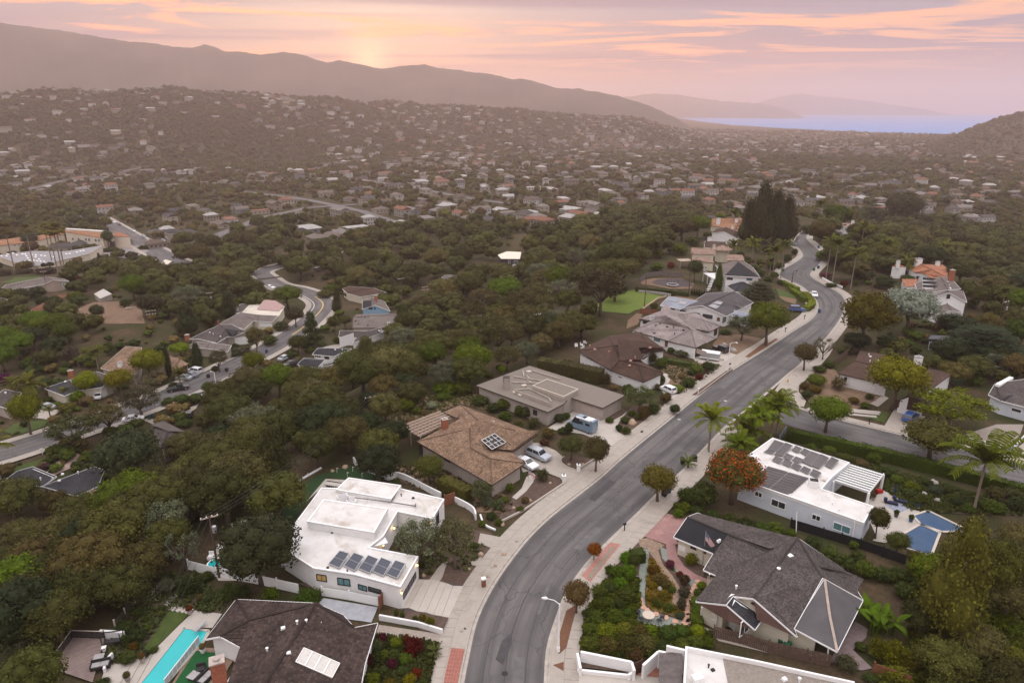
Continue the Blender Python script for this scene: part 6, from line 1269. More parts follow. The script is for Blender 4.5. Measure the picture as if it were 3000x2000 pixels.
def school():
 p=on_ground(*q1('E',1000,470));z=p.z;CS=mat('school_stucco',(.60,.52,.42),.85,var=.08,scale=.1)
 S=house('school_building','long cream school building with brown tile skirt roof','E',dict(a=(890,230,8.2),b=(900,185,9.6),c=(1470,225,9.6),d=(1420,320,8.2)),['abcd'],SH_RUST,CS,None,z0=z,over=.4,ground_drop=4)
 house('','','E',dict(a=(905,190,10.2),b=(915,178,10.2),c=(1480,215,10.2),d=(1470,228,10.2)),['abcd'],WHITEROOF,CS,None,z0=z,root=S.root,over=.1,flat=True)
 house('','','E',dict(a=(1560,290,8.0),b=(1580,225,9.6),c=(1720,262,8.6),d=(1790,300,8.0),e=(1700,270,8.4)),['abced'[:0]or 'abcd'],SH_TERRA,CS,None,z0=z,root=S.root,over=.3,ground_drop=4)
 S2=house('','','E',dict(a=(-40,425,5.5),b=(-40,345,6.6),c=(330,300,6.6),d=(400,345,5.5),e=(320,385,5.5)),['abcde'],SH_RUST,CS,None,z0=z,root=S.root,over=.3,ground_drop=4)
 house('','','E',dict(a=(300,385,5.5),b=(510,285,6.6),c=(830,225,6.6),d=(890,260,5.5),e=(560,345,5.5)),['abcde'],SH_RUST,CS,None,z0=z,root=S.root,over=.3,ground_drop=4)
 for x0 in(985,1065,1165,1210,1300,1345):
  window(S,x0,305+(x0-985)*.06,x0+38,350+(x0-985)*.06,'w',3);window(S,x0,375+(x0-985)*.09,x0+38,420+(x0-985)*.09,'w',3)
 window(S2,250,395,275,430,'w',1);window(S2,190,405,220,425,'w',2)
 p=on_ground(*q1('E',400,700));z2=p.z;G=house('school_hall','broad grey flat-roofed school hall dotted with skylights','E',dict(a=(-60,560,3.6),b=(430,495,3.6),c=(900,500,3.6),d=(1420,415,3.6),e=(1240,530,3.6),f=(520,700,3.6),g=(230,660,3.6)),['abcdefg'],mat('grey_membrane',(.24,.23,.235),.8,var=.12,scale=.2),CS,CS,z0=z2,over=.3,flat=True,ground_drop=4,cat='school')
 for k,(x,y)in enumerate(((105,540),(20,565),(90,570),(180,527),(235,553),(310,540),(350,542),(365,567),(385,595),(440,550),(490,578),(495,552),(570,560),(620,566),(540,612),(405,627),(465,630),(515,635),(560,640),(610,645),(740,580),(915,540),(960,535),(1060,515),(1110,500),(1150,492))):roof_quad(G,'E',(x-16,y-4,x+10,y-5,x+18,y+4,x-10,y+5),WHITE,lift=.3,thick=.3,name='skylight',parent=G.roof)
 return S
SCH=school()
# ---------------------------------------------------------------- single trees, palms, hedges, shrubs
def T(crop,x,y,w,h,kind,c,label,**kw):
 s=CR[crop][2];return tree(*q1(crop,x,y),w/s,h/s,kind,c,label,**kw)
for a in[(3,1335,1468,400,365,'round',(0.12,0.10,0.035),'clipped round street tree beside two dark bins on the right kerb'),
  (3,768,1195,300,355,'round',(0.105,0.095,0.04),'round crowned street tree on the left pavement beside the brown-roofed drive'),
  (3,540,1090,270,250,'round',(0.075,0.08,0.03),'squat bushy tree in the curved drive island'),
  (3,1165,640,320,260,'airy',(0.085,0.105,0.045),'feathery pepper tree between the tan flat roof and the white hatchback'),
  (4,525,835,430,365,'round',GREEN,'leafy green tree on the corner of the side street'),
  (4,1480,1082,630,410,'round',(0.085,0.085,0.028),'broad olive green tree beside the long hedge on the side street'),
  (4,1140,625,560,530,'round',GOLD,'golden green tree in front of the dark garage'),
  (4,1660,790,720,420,'airy',(0.15,0.17,0.04),'wide pale green willow-like tree beside the gravel yard'),
  (4,328,268,260,270,'round',(0.12,0.10,0.05),'small olive brown street tree on the inner kerb before the corner'),
  (4,500,170,240,230,'sparse',(0.12,0.12,0.07),'thin twiggy tree on the kerb before the corner shrubs'),
  ('C',330,1270,700,760,'oak',(0.105,0.10,0.024),'large golden olive tree beside the ridge road bend'),
  ('C',880,1120,780,640,'round',SILVER,'large silver grey tree next to the white dormer house'),
  ('C',1470,1110,500,300,'oak',DARK,'dark glossy tree in front of the dormer house gable'),
  ('C',1800,1440,950,420,'cedar',(0.04,0.055,0.025),'dark layered cedar beside the garden studio'),
  ('B',1540,1300,490,530,'round',(0.10,0.12,0.03),'green sycamore with forked trunk on the ridge road verge'),
  ('B',1260,1245,400,330,'airy',GREY,'grey green olive tree in the bare front yard'),
  ('B',1450,830,430,300,'cedar',(0.045,0.05,0.025),'flat layered dark tree behind the slate gable'),
  ('B',990,690,150,300,'tall',(0.06,0.08,0.025),'slim green tree before the two-storey white house'),
  ('B',720,570,220,260,'round',(0.055,0.07,0.03),'round dark tree by the play yard fence'),
  (1,1245,1395,650,650,'round',(0.05,0.062,0.03),'tall dark shade tree with pale trunk above the lower bungalow'),
  (1,995,855,420,330,'airy',OLIVE,'feathery grey olive tree on the kerb of the lower street'),
  (1,700,995,500,380,'airy',(0.10,0.105,0.045),'wide wispy tree over the lower street beside the wall pillar'),
  (1,1310,700,430,330,'airy',(0.09,0.085,0.05),'thin grey tree leaning over the white parked car'),
  (1,1330,470,360,180,'sparse',(0.11,0.10,0.06),'dry sparse tree beside the lime green street trees'),
  (1,285,860,320,420,'round',LIME,'lime green street tree with straight pale trunk'),
  (1,830,520,260,270,'round',(0.15,0.18,0.03),'lime green tree against the charcoal roof'),
  (1,1115,490,290,260,'round',(0.14,0.12,0.03),'golden olive tree before the shake-roofed house'),
  (1,1385,370,340,330,'round',(0.13,0.13,0.03),'tall yellow green tree before the shake-roofed house gable'),
  (1,1560,325,70,290,'cypress',DARK,'narrow dark cypress beside the shake-roofed house'),
  (1,1830,260,160,240,'tall',(0.03,0.045,0.02),'dark juniper cluster above the parked white van'),
  (1,1680,600,160,130,'round',(0.07,0.09,0.03),'small round tree above the red parked car'),
  (1,1920,500,140,140,'round',(0.075,0.10,0.03),'young tree beside the white pickup truck'),
  (1,2105,430,110,100,'round',(0.07,0.085,0.03),'young tree beside the blue kerbside bin'),
  (1,2020,280,200,230,'airy',(0.11,0.105,0.06),'dusty olive tree beside the dry front lawn'),
  ('D',830,890,270,270,'round',(0.15,0.17,0.03),'bright yellow green ball tree beside the lower street kerb'),
  ('D',848,655,220,290,'airy',(0.11,0.10,0.045),'olive street tree by the long grey house drive'),
  ('D',1405,620,260,380,'pine',(0.04,0.055,0.022),'dark pine standing by the lower street'),
  ('D',1260,680,210,220,'round',(0.075,0.08,0.03),'round street tree beside the dark pine'),
  ('D',1235,400,210,210,'round',(0.085,0.08,0.04),'round olive tree inside the bend'),
  ('D',1160,215,350,250,'round',(0.07,0.095,0.025),'broad green tree above the pink parapet'),
  ('D',1620,470,160,200,'round',(0.085,0.09,0.03),'bushy tree outside the bend, nearer one'),
  ('D',1720,420,150,150,'round',(0.08,0.08,0.035),'bushy tree outside the bend beside the tan gable roof'),
  ('D',1650,270,150,230,'tall',(0.08,0.08,0.035),'tall slim tree on the outer kerb of the bend'),
  ('D',100,700,230,170,'round',(0.13,0.17,0.03),'lime shrub-like tree beside the brown garage'),
  (6,60,660,830,720,'oak',(0.042,0.045,0.02),'dark spreading oak overhanging the white house roof'),
  (6,1500,470,470,470,'airy',GREY,'grey olive tree in front of the white house entry, nearer the lanterns'),
  (6,1830,520,460,540,'airy',(0.12,0.115,0.065),'grey olive tree in front of the white house, nearer the street'),
  (7,590,925,315,345,'round',(0.105,0.08,0.04),'shaggy round tree on the mulch verge by the white street lamp'),
  (7,752,440,160,180,'round',(0.20,0.085,0.02),'small rust orange tree in the pink verge'),
  (8,1620,1180,820,1180,'tall',(0.15,0.145,0.045),'tall feathery yellow green conifer right of the grey shingle roof'),
  (8,1990,900,560,760,'oak',(0.10,0.095,0.03),'broad olive tree behind the feathery conifer'),
  (8,985,245,220,330,'round',(0.07,0.07,0.022),'dense round tree in a pot at the solar house corner'),
  (8,1170,400,250,250,'round',(0.075,0.09,0.03),'bushy green tree beside the covered pool'),
  (8,1340,520,200,190,'round',(0.09,0.085,0.025),'small yellow green tree by the black garden fence'),
  (5,1540,760,170,170,'airy',(0.12,0.13,0.09),'white blooming small tree at the terrace slab'),
  (2,1600,1300,330,280,'round',(0.085,0.09,0.028),'rounded olive shrub tree left of the brown shake eaves'),
  (2,2080,1480,260,220,'airy',(0.13,0.14,0.07),'pale grey green shrub tree by the curved white wall'),
  (2,2260,120+210,90,120,'round',(0.10,0.13,0.03),'young citrus tree on the terrace behind the flat tan roof'),
  ('A',900,480,90,110,'round',(0.16,0.16,0.03),'small yellow tree beyond the far bend'),
  ('A',1290,400,180,180,'cedar',(0.03,0.04,0.02),'dark flat-topped tree behind the long white house'),
  ('A',1500,390,280,260,'oak',(0.06,0.06,0.025),'large eucalyptus crown on the rise past the bend'),
  ('A',100,470,190,170,'round',(0.075,0.095,0.025),'round green tree left of the orange roof'),
  ('A',520,530,270,400,'tall',(0.04,0.045,0.02),'tallest dark pine in the clump by the far bend'),
  ('A',625,530,230,350,'tall',(0.04,0.044,0.02),'second dark pine in the clump by the far bend'),
  ('A',700,520,220,310,'tall',(0.042,0.044,0.02),'third dark pine in the clump, nearest the far road'),
  ('A',450,520,230,290,'tall',(0.042,0.045,0.02),'broad dark pine at the left of the clump'),
  ('F',975,1015,260,230,'airy',(0.10,0.085,0.045),'bare-legged live oak at the left of the dry glade'),
  ('F',1200,1030,200,240,'airy',(0.095,0.085,0.04),'twisted pale-trunked oak in the dry glade'),
  ('F',1265,1055,230,260,'airy',(0.095,0.085,0.04),'forked pale-trunked oak at the right of the dry glade'),
  ('F',1780,1000,420,370,'airy',(0.085,0.075,0.04),'big spreading oak at the edge of the bright lawn'),
  ('E',1510,470,190,270,'round',(0.045,0.065,0.03),'dark round tree in front of the school wing'),
  ('E',440,480,230,240,'round',(0.04,0.055,0.03),'dark round tree in front of the school roof'),
  ('E',1400,770,120,240,'pine',(0.03,0.05,0.022),'dark spruce beside the school yard'),
  ('E',2090,1390,380,320,'oak',(0.06,0.055,0.025),'round dark oak above the pole on the dry slope'),
  ('E',1360,1450,220,240,'oak',(0.065,0.07,0.035),'rounded oak on the dry slope')]:T(*a[:7],a[7])
# red flowering gum: green crown with red blossom heads
rg=T(3,2010,1490,590,540,'round',(0.065,0.07,0.025),'red flowering gum tree beside the solar house',var=1,name='flowering_gum_tree')
bl=link('blossom',leafy('blossom',lob(21,15,0.5,0.33,0.66,0.17,0.25,0.9),3600,0.015,5,core=0,shell=(0.95,1.12),tonevar=0.5),rg);bl.color=(0.36,0.085,0.03,1)
for a in[(3,1803,1015,715,300,'queen palm with hanging fronds on the right kerb'),(4,25,880,640,330,'palm at the side street mouth, nearest the kerb'),(4,75,868,560,260,'taller palm at the side street mouth'),(3,2150,930,830,330,'low leaning palm behind the red gum'),(3,2080,1060,960,300,'short bushy palm above the red gum'),(3,2250,900,690,320,'palm among the cluster beside the right pavement'),(4,1885,1568,1110,560,'large queen palm by the garden of the solar house')]:
 s=CR[a[0]][2];palm(*q1(a[0],a[1],a[2]),CR[a[0]][1]+a[3]/s,a[4]/s,a[5],z=0.0,r=0.2)
for a in[('A',985,755,495,110,'left palm of the pair by the low white wall'),('A',1030,775,515,120,'right palm of the pair by the low white wall'),('A',1155,825,585,130,'palm standing before the red tiled villa drive'),('A',675,745,520,120,'tall palm at the inner side of the far bend'),('A',620,725,560,110,'palm left of the tall palm at the far bend'),('A',475,625,510,110,'palm between the tiled villa and the pines'),('A',345,590,520,100,'palm in front of the dark gabled house'),('A',600,700,625,90,'low palm under the pair at the far bend'),('A',345,420,300,80,'palm rising in front of the orange roof'),('A',1225,545,405,120,'tall palm before the long white house, right'),('A',1055,380,270,80,'palm behind the long white house'),('A',930,380,240,90,'palm left of the long white house'),('A',1390,640,520,120,'palm in the thicket right of the far bend'),('A',1420,640,545,100,'second palm in the thicket right of the far bend'),('A',1535,730,640,110,'palm before the arched porch of the red tiled villa'),('A',1920,715,545,100,'tall palm behind the red tiled villa'),('A',1780,640,530,110,'broad palm on the slope behind the red tiled villa'),('A',1850,400,330,90,'palm on the skyline of the right hand slope'),('A',2190,980,840,130,'bushy palm beside the transformer pole at right'),(1,905,255,110,190,'palm behind the charcoal roofed house'),(1,615,545,460,100,'small palm against the charcoal roofed house'),(1,180,530,390,170,'palm on the lawn left of the charcoal roof'),(1,300,540,400,230,'wide palm left of the charcoal roof'),(1,470,720,620,80,'young palm beside the silver sedan'),(1,8,1260,960,260,'palm cut by the left edge above the lower bungalow'),(1,1660,400,300,130,'feathery small palm beside the parked cars')]:
 s=CR[a[0]][2];palm(*q1(a[0],a[1],a[2]),CR[a[0]][1]+a[3]/s,a[4]/s,a[5],c=(0.10,0.105,0.03))
for a in[(215,810,195,190,'leftmost of the tall fan palms before the school'),(488,800,200,150,'second tall fan palm before the school'),(728,700,190,160,'third tall fan palm before the school'),(800,800,215,150,'fourth tall fan palm before the school'),(880,870,225,160,'left of the two nearest tall fan palms'),(922,885,190,180,'right of the two nearest tall fan palms')]:
 palm(*q1('E',a[0],a[1]),630+a[2]/4.704,a[3]/4.704,a[4],'fan',c=(0.15,0.13,0.05),r=0.28,group='tall fan palms')
palm(*q1(4,2050,310),1000+230/3.136,80,'silvery blue fan palm beside the cedar','fan',c=(0.20,0.22,0.16),r=0.25)
# hedges
def hedge(crop,pts,w,h,c,label,top=True,dens=9,size=0.16,seed=1,name='hedge'):
 L=[V(*p,h)for p in q(crop,*pts)];L=resample(np.array([tuple(v)for v in L]),max(2,int(length([tuple(v)for v in L])/4)));L[:,2]=-0.05
 return tag(leaf_strip(name,L,w,h,seed,dens,size,c),label,'hedge')
hedge(4,(180,800,700,905,1300,1040,1900,1190,2352,1320,2600,1390),1.7,2.2,(0.06,0.085,0.02),'long dark clipped hedge along the side street',dens=16,seed=2)
hedge('B',(50,625,380,655,660,690),1.5,1.6,(0.045,0.06,0.025),'dark hedge behind the bright lawn',seed=3)
hedge('B',(1760,560,1840,590,1915,632),1.8,1.5,(0.10,0.12,0.022),'clipped box hedge by the bend, upper run',seed=4);hedge('B',(1815,612,1885,650),1.8,1.2,(0.10,0.12,0.022),'clipped box hedge by the bend, middle block',seed=5);hedge('B',(1850,640,1935,690,1990,750),2.0,1.6,(0.10,0.125,0.022),'clipped box hedge beside the white oncoming car',seed=6);hedge('A',(845,830,895,880,885,920,850,935),2.2,1.6,(0.10,0.12,0.02),'curved clipped hedge at the bend above the blue parked car',seed=7)
hedge(3,(250,150,500,190,830,260),3.0,3.3,(0.05,0.048,0.02),'tall shaggy hedge between the tan roof and the chocolate roof',seed=8,size=.2);hedge(3,(1400,150,1560,175,1700,200),1.6,1.3,(0.05,0.06,0.022),'low dark hedge by the trailer',seed=9)
hedge(7,(1130,320,1160,300,1175,380),2.2,1.8,(0.055,0.07,0.02),'clipped dome hedge at the head of the garden path',seed=10);hedge(4,(2230,960,2352,850),0.9,.6,(0.11,0.13,0.025),'low lime hedge edging the gravel yard',seed=11);hedge(4,(1790,860,1940,895),0.9,.6,(0.07,0.09,0.025),'low dark hedge beside the gravel yard',seed=12);hedge(4,(2060,215,2352,300),1.2,.9,(0.08,0.10,0.022),'clipped hedge in the yard behind the blue palm',seed=13)
hedge(2,(1700,1230,1850,1290,1960,1350),2.2,2.4,(0.07,0.065,0.022),'olive hedge under the brown shake eaves',seed=14,size=.18);hedge(7,(1700,760,1660,880,1700,1000),1.6,1.0,(0.085,0.11,0.025),'leafy border under the shingle house eaves',seed=15)
for k in range(9):T('B',690+k*28,725+k*3,34,75,'cypress',(0.035,0.045,0.02),'small dark cypress in the row behind the slate gable',group='cypress row')
# shrubs: crop, x, y, width, height, colour, kind
SHR=[]
def S(crop,place,data):
 for it in data.split(';'):
  x,y,w,h,c,k=it.split();SHR.append((crop,place,float(x),float(y),float(w),float(h),PAL[c],{'b':'bush','o':'ball','f':'fluffy'}[k]))
PAL=dict(DG=(0.05,0.065,0.022),MG=(0.08,0.1,0.028),BG=(0.11,0.145,0.03),YG=(0.16,0.16,0.03),SG=(0.2,0.22,0.15),RD=(0.13,0.045,0.03),TN=(0.15,0.12,0.06),PURPLE=(0.12,0.045,0.055),c0=(0.09,0.065,0.03),c1=(0.1,0.1,0.05),c2=(0.12,0.08,0.05),c3=(0.05,0.085,0.04),c4=(0.09,0.085,0.035),c5=(0.075,0.08,0.035),c6=(0.1,0.055,0.035),c7=(0.06,0.075,0.025),c8=(0.085,0.06,0.02),c9=(0.085,0.11,0.022),c10=(0.08,0.07,0.025),c11=(0.11,0.09,0.055),c12=(0.07,0.09,0.05),c13=(0.1,0.12,0.04),c14=(0.06,0.09,0.025),c15=(0.12,0.125,0.035),c16=(0.09,0.1,0.04),c17=(0.09,0.09,0.05),c18=(0.15,0.145,0.04),c19=(0.075,0.125,0.022),c20=(0.07,0.11,0.022),c21=(0.105,0.125,0.03),c22=(0.15,0.17,0.04),c23=(0.13,0.09,0.03),c24=(0.15,0.12,0.03),c25=(0.12,0.035,0.035),c26=(0.075,0.05,0.03),c27=(0.07,0.065,0.04),c28=(0.1,0.075,0.03),c29=(0.08,0.05,0.05),c30=(0.1,0.09,0.03),c31=(0.12,0.1,0.03),c32=(0.16,0.09,0.22),c33=(0.09,0.11,0.11),c34=(0.13,0.11,0.03),c35=(0.14,0.15,0.03),c36=(0.1,0.03,0.03),c37=(0.1,0.12,0.055),c38=(0.11,0.035,0.022),c39=(0.08,0.028,0.025),c40=(0.07,0.022,0.03),c41=(0.09,0.11,0.05),c42=(0.06,0.05,0.03),c43=(0.13,0.13,0.06),c44=(0.12,0.13,0.07),c45=(0.13,0.14,0.07),c46=(0.05,0.07,0.05),c47=(0.08,0.085,0.045),c48=(0.045,0.05,0.025),c49=(0.1,0.04,0.04),c50=(0.095,0.105,0.03),c51=(0.13,0.03,0.09),c52=(0.09,0.075,0.055),c53=(0.14,0.03,0.03),c54=(0.12,0.12,0.02),c55=(0.26,0.03,0.03))
DG,MG,TN,RD=PAL['DG'],PAL['MG'],PAL['TN'],PAL['RD']
S(3,'beside the camper van drive','440 745 130 95 DG o;500 720 90 80 DG o;465 845 110 70 DG b;895 745 90 60 MG b')
S(3,'in the kerbside bed before the tan flat roof','980 820 80 70 DG b;1050 850 100 80 MG b;1040 745 110 70 DG b;1100 680 90 50 BG b;1210 720 120 160 c0 b;1300 660 140 110 DG b;1150 715 80 60 MG b')
S(3,'clipped to a dome on the kerb','1492 665 118 105 DG o')
S(3,'behind the white hatchback','1410 565 130 110 c0 o;1370 380 95 80 DG o;1340 440 80 60 TN b')
S(3,'in the gravel garden below the chocolate roof','1560 340 100 60 TN b;1620 420 150 110 DG b;1690 300 150 100 MG o;1800 280 150 110 DG o;1510 460 160 70 BG b;1600 390 90 70 c2 b;1720 350 90 60 RD b;1640 310 80 60 c3 b')
S(3,'by the chocolate roof courtyard','1290 220 90 150 c4 f;1370 240 130 110 MG b;1390 180 90 50 BG b;1570 130 180 60 c1 f')
S(3,'between the tan flat roof and the tall hedge','550 330 100 110 MG b;705 370 80 60 MG b;400 290 70 70 DG b;860 420 110 160 c0 f;935 440 90 55 YG f;1060 470 130 90 DG b;310 260 100 80 c4 b')
S(3,'in the bed at the brown shake house drive','280 1280 130 140 c1 f;120 1480 90 65 SG o;75 1555 90 50 BG b')
S(3,'at the edge of the tan house garden','60 800 120 100 c4 f;130 700 120 130 c5 b;60 690 100 130 MG b;330 880 150 100 c0 b;200 790 140 110 c5 f;520 850 100 130 DG b;300 950 110 60 c6 b')
S(3,'under the red gum by the drive','1580 1560 130 100 BG b;1600 1480 190 170 MG b;1750 1510 300 260 c7 b;1510 1530 80 70 BG o;1780 1380 170 110 c1 f')
S(4,'clipped to a mound on the corner','430 470 150 75 c8 o;355 525 130 85 DG o;330 440 110 70 c8 o;440 400 210 110 c9 o;785 570 120 65 c8 o')
S(4,'in the yard of the corner house','560 240 130 75 DG b;470 280 140 70 DG b;640 440 150 140 c11 f;890 605 100 55 BG b;930 530 90 60 MG b')
S(4,'on the bank behind the corner house','1100 60 260 130 DG b;1350 110 120 90 DG b;1600 220 280 100 DG b;1850 240 220 110 DG b;700 110 160 80 c5 b;2250 300 200 90 BG b;1900 400 160 120 MG b')
S(4,'in the garden below the long hedge','400 990 110 60 MG b;560 1010 140 60 MG b;700 1080 130 60 MG b;970 1110 150 110 BG b;860 1140 120 60 TN b;1100 1240 160 110 DG b;1180 1300 130 90 MG b;1320 1360 140 90 BG b;1450 1320 120 80 DG b;1300 1410 150 70 DG b;1530 1390 150 80 c12 b;1640 1390 130 90 DG b;1700 1450 120 60 MG b;1400 1480 140 100 c13 b;1750 1500 160 80 DG b;1950 1480 160 70 DG b;2080 1420 200 100 c4 f;2250 1440 200 120 c5 f;2050 1560 220 120 MG f;2280 1540 200 120 DG f;1840 1560 140 80 MG b')
S(8,'between the shingle house and the solar house','60 190 180 110 MG b;200 220 120 80 BG b;400 330 180 140 DG b;560 430 200 150 c7 b;700 520 200 160 c7 b;820 440 150 110 DG b;880 580 220 170 MG b;1050 620 200 150 DG b;1200 640 240 160 DG b;1250 780 220 160 DG b;1390 720 200 180 DG b;780 330 100 90 MG b')
S(7,'on the bank between the right hand houses','1850 60 160 90 DG b;2000 110 190 120 c7 b;2150 170 200 150 DG b;2290 200 180 130 c14 b;1530 40 130 80 BG b;1700 10 160 80 DG b')
S(8,'in the wild garden at the lower right','1700 1150 280 160 MG f;1900 1060 300 180 MG f;2120 1060 280 180 c9 f;2280 1130 200 150 MG f;1850 1260 260 150 DG f;2080 1240 260 150 c5 f;1600 1330 200 150 MG f;1720 1430 220 120 DG b;2200 1400 280 200 c15 f;2050 1540 240 160 c16 f;1560 1520 200 110 MG b;1800 1560 220 130 DG b;720 1440 220 150 c17 f;850 1260 130 80 DG b;930 1540 140 70 DG b;2320 1560 200 200 MG f')
S(8,'in the bamboo clump behind the fence','1000 1330 210 240 YG f;1140 1420 240 330 YG f;1270 1440 220 240 c18 f;1180 1540 260 160 c18 f')
S(7,'in the bright pittosporum mass by the pavement','1110 500 130 170 DG o;1060 470 170 130 c19 b;1130 480 110 120 c19 b;960 600 170 140 c19 b;1070 600 180 150 c19 b;990 680 150 100 c19 b;900 580 120 120 c20 b')
S(7,'in the overgrown front garden','800 760 190 110 MG f;900 720 130 90 DG b;1060 800 180 120 MG b;980 890 110 120 DG o;850 900 220 140 c9 f;760 1010 200 120 MG f;950 1000 200 120 c21 f;1060 960 90 100 c14 o;720 1120 180 120 MG f;870 1130 220 130 c21 f;1030 1110 200 110 c15 f;1180 1130 180 110 c10 f;720 1240 200 110 MG f;880 1260 220 120 c10 f;1050 1260 230 140 c10 f;1220 1250 220 140 c4 f;1130 1330 200 90 c0 f;1380 1260 160 90 DG f;1270 1110 150 80 BG f;690 960 120 90 DG b')
S(7,'in the row below the garden table','1430 1160 190 130 c14 o;1560 1140 150 120 c14 o;1700 1140 160 130 c22 o;1690 1230 180 110 MG b;1560 1240 170 90 MG f;1800 1230 140 100 BG f;1830 1130 80 60 BG b')
S(7,'along the winding rock bed','1300 570 130 110 c23 b;1350 640 150 90 c0 b;1420 690 120 80 c10 b;1290 690 110 60 c24 b;1470 730 90 60 MG b;1450 500 110 70 PURPLE b;1540 590 80 60 c25 b;1580 660 120 110 c26 b;1580 780 130 120 c27 b;1555 880 110 120 c27 b;1330 860 110 80 MG f;1440 900 130 70 MG f;1540 970 100 70 c12 b;1400 790 130 60 c24 b;1270 800 110 60 c24 b')
S(7,'at the flagpole','1640 480 140 130 YG f')
S(7,'below the shingle house eaves','1740 690 110 60 BG b;1700 760 90 70 MG b;1670 860 90 70 c21 b;1690 960 110 90 BG b;1720 1010 80 60 MG b')

S(6,'in the kerbside bed of the white house','1520 500 90 60 DG b;2000 330 90 70 MG b')


S(6,'in the bed above the white retaining wall','1290 960 55 90 BG f;1345 975 55 90 MG f;1465 1010 60 90 DG f;1530 1000 80 90 c34 f;1600 1045 110 110 c35 f')
S(6,'in the lush garden beside the tiled roof','1160 1190 110 110 c36 f;1120 1270 130 130 c37 f;1285 1230 130 110 c21 b;1385 1200 90 110 c38 f;1450 1290 210 180 c38 f;1380 1380 150 110 MG b;1030 1400 120 130 c39 f;1110 1370 120 120 DG b;1250 1420 120 90 c40 f;1180 1340 110 90 MG b;1270 1340 130 90 DG b;1080 1560 150 100 c21 f;1420 1560 140 90 c24 f;1230 1600 140 80 c34 f;1480 1500 110 80 RD f;1350 1480 120 80 DG b;1540 1580 80 60 MG b;1160 1480 110 80 DG b')
S(6,'behind the white picket fence','140 830 190 180 BG f;480 830 270 140 c20 f')
S(5,'in front of the white picket fence','1740 740 230 190 DG f;1900 620 140 90 DG b;2120 780 230 150 DG f;2240 770 180 110 DG f;1640 700 90 90 DG f')
S(5,'full of white roses by the pool lawn','1345 1000 80 60 c41 b;1480 950 80 60 c41 b;1370 1080 80 60 c41 b;1900 820 90 80 c37 b')
S(5,'in the pool garden bed','1270 950 140 100 DG b;1160 1090 200 100 DG b;1260 1190 190 150 DG b;1230 1280 110 110 c23 f;1190 1370 180 110 DG b;1340 1330 90 90 DG b;1200 1000 120 70 c42 b;1420 1280 90 60 c0 b;1500 900 70 70 DG b;1150 1200 90 100 DG b;1840 810 70 80 YG b;960 1590 140 80 DG f')
S(2,'on the terrace behind the brown shake roof','1390 640 190 160 c21 o;1740 490 260 150 BG b;1720 530 180 80 MG b;1900 480 220 150 MG b;1615 620 120 80 SG o;1480 660 100 70 MG b;1540 670 90 50 c35 b;2060 580 180 100 DG b;2180 640 160 90 DG b;2290 720 150 90 MG b;2280 620 160 120 MG b;1480 540 110 70 MG b;1430 740 110 50 c43 b;1880 370 160 100 DG b;2080 280 90 70 BG b;2240 270 90 70 MG b;2140 330 100 50 MG b')
S(2,'along the white curved wall','1280 1310 120 40 DG b;2120 1500 130 90 SG f;2220 1530 140 100 c44 f;2290 1470 90 60 MG b;2030 1400 110 160 c45 f;1130 1280 120 40 DG b;2330 1380 90 100 c9 b')
S(6,'inside the round planter by the curved white wall','2080 120 90 50 MG b;2160 60 110 70 DG b;2230 110 90 60 MG b')
S('B','around the pale grey hip roof','110 1270 230 120 c4 f;740 1010 220 60 c47 f;1080 1170 160 60 DG b;260 880 110 80 BG b;400 910 220 50 MG b;450 1390 100 80 MG f')
S('B','beside the far bend and its hedges','1480 510 110 90 DG b;1570 560 130 60 DG b;1420 430 130 60 MG b;1640 520 110 70 MG b;1720 600 120 60 DG b;1870 260 90 80 c48 b;1780 350 120 110 DG b;1700 420 120 80 DG b;1600 440 120 90 DG b;1470 380 100 80 MG b;1560 250 150 110 DG b;1250 290 110 70 DG b')
S('A','of dark red leaves by the low white wall','985 740 100 45 c49 o;1108 800 65 50 c38 o')
S('A','before the red tiled villa','1020 800 90 30 BG b;1230 770 110 90 c1 f;1390 810 150 100 DG b;1250 660 190 120 DG b;1080 640 220 130 DG b;1400 690 200 120 DG b;1550 780 110 70 DG b;980 620 150 90 MG b;870 430 150 60 DG b;1000 480 200 80 DG b;1150 520 180 90 DG b;1300 560 180 90 DG b')
S('B','on the terrace past the play yard','290 440 190 100 MG b;60 430 180 130 MG b;450 420 100 90 c49 b;60 330 200 90 c17 b;550 260 230 160 MG b;300 300 170 120 c50 b;700 150 200 110 MG b')
S(1,'~on the bank above the charcoal roof','400 290 110 90 DG b;620 260 90 70 DG b;440 560 100 60 MG b;520 600 120 50 BG b;620 640 180 90 c30 b;720 560 160 140 BG b;580 290 90 60 MG b;50 400 140 130 c51 b;330 250 80 70 DG b;850 220 120 90 DG b;1010 120 140 130 DG b;670 200 160 190 c52 b;480 200 120 90 DG b')
S(1,'~on the kerb of the lower street','410 1130 80 55 DG o;490 1090 90 70 c6 b;420 1170 110 70 c29 b;800 1030 90 50 c53 b;700 1020 100 60 MG b;830 1080 160 60 MG b;1700 770 180 70 DG b;1640 1010 100 80 DG b;1690 1090 110 90 DG b;1600 420 110 50 DG b;2150 130 200 60 DG b;1550 560 110 50 DG b;1550 580 160 60 MG f')
S('D','~around the bend houses','1095 430 180 100 c5 b;980 570 180 110 DG b;700 660 230 80 c27 b;640 610 90 60 DG b;440 830 90 60 DG b;560 190 210 90 c19 b;390 380 150 110 c0 b;90 380 160 90 TN b;2280 330 110 180 DG b;1760 110 120 80 DG b;1530 100 200 80 c4 b;1590 60 180 100 MG b;1640 560 100 80 MG b')
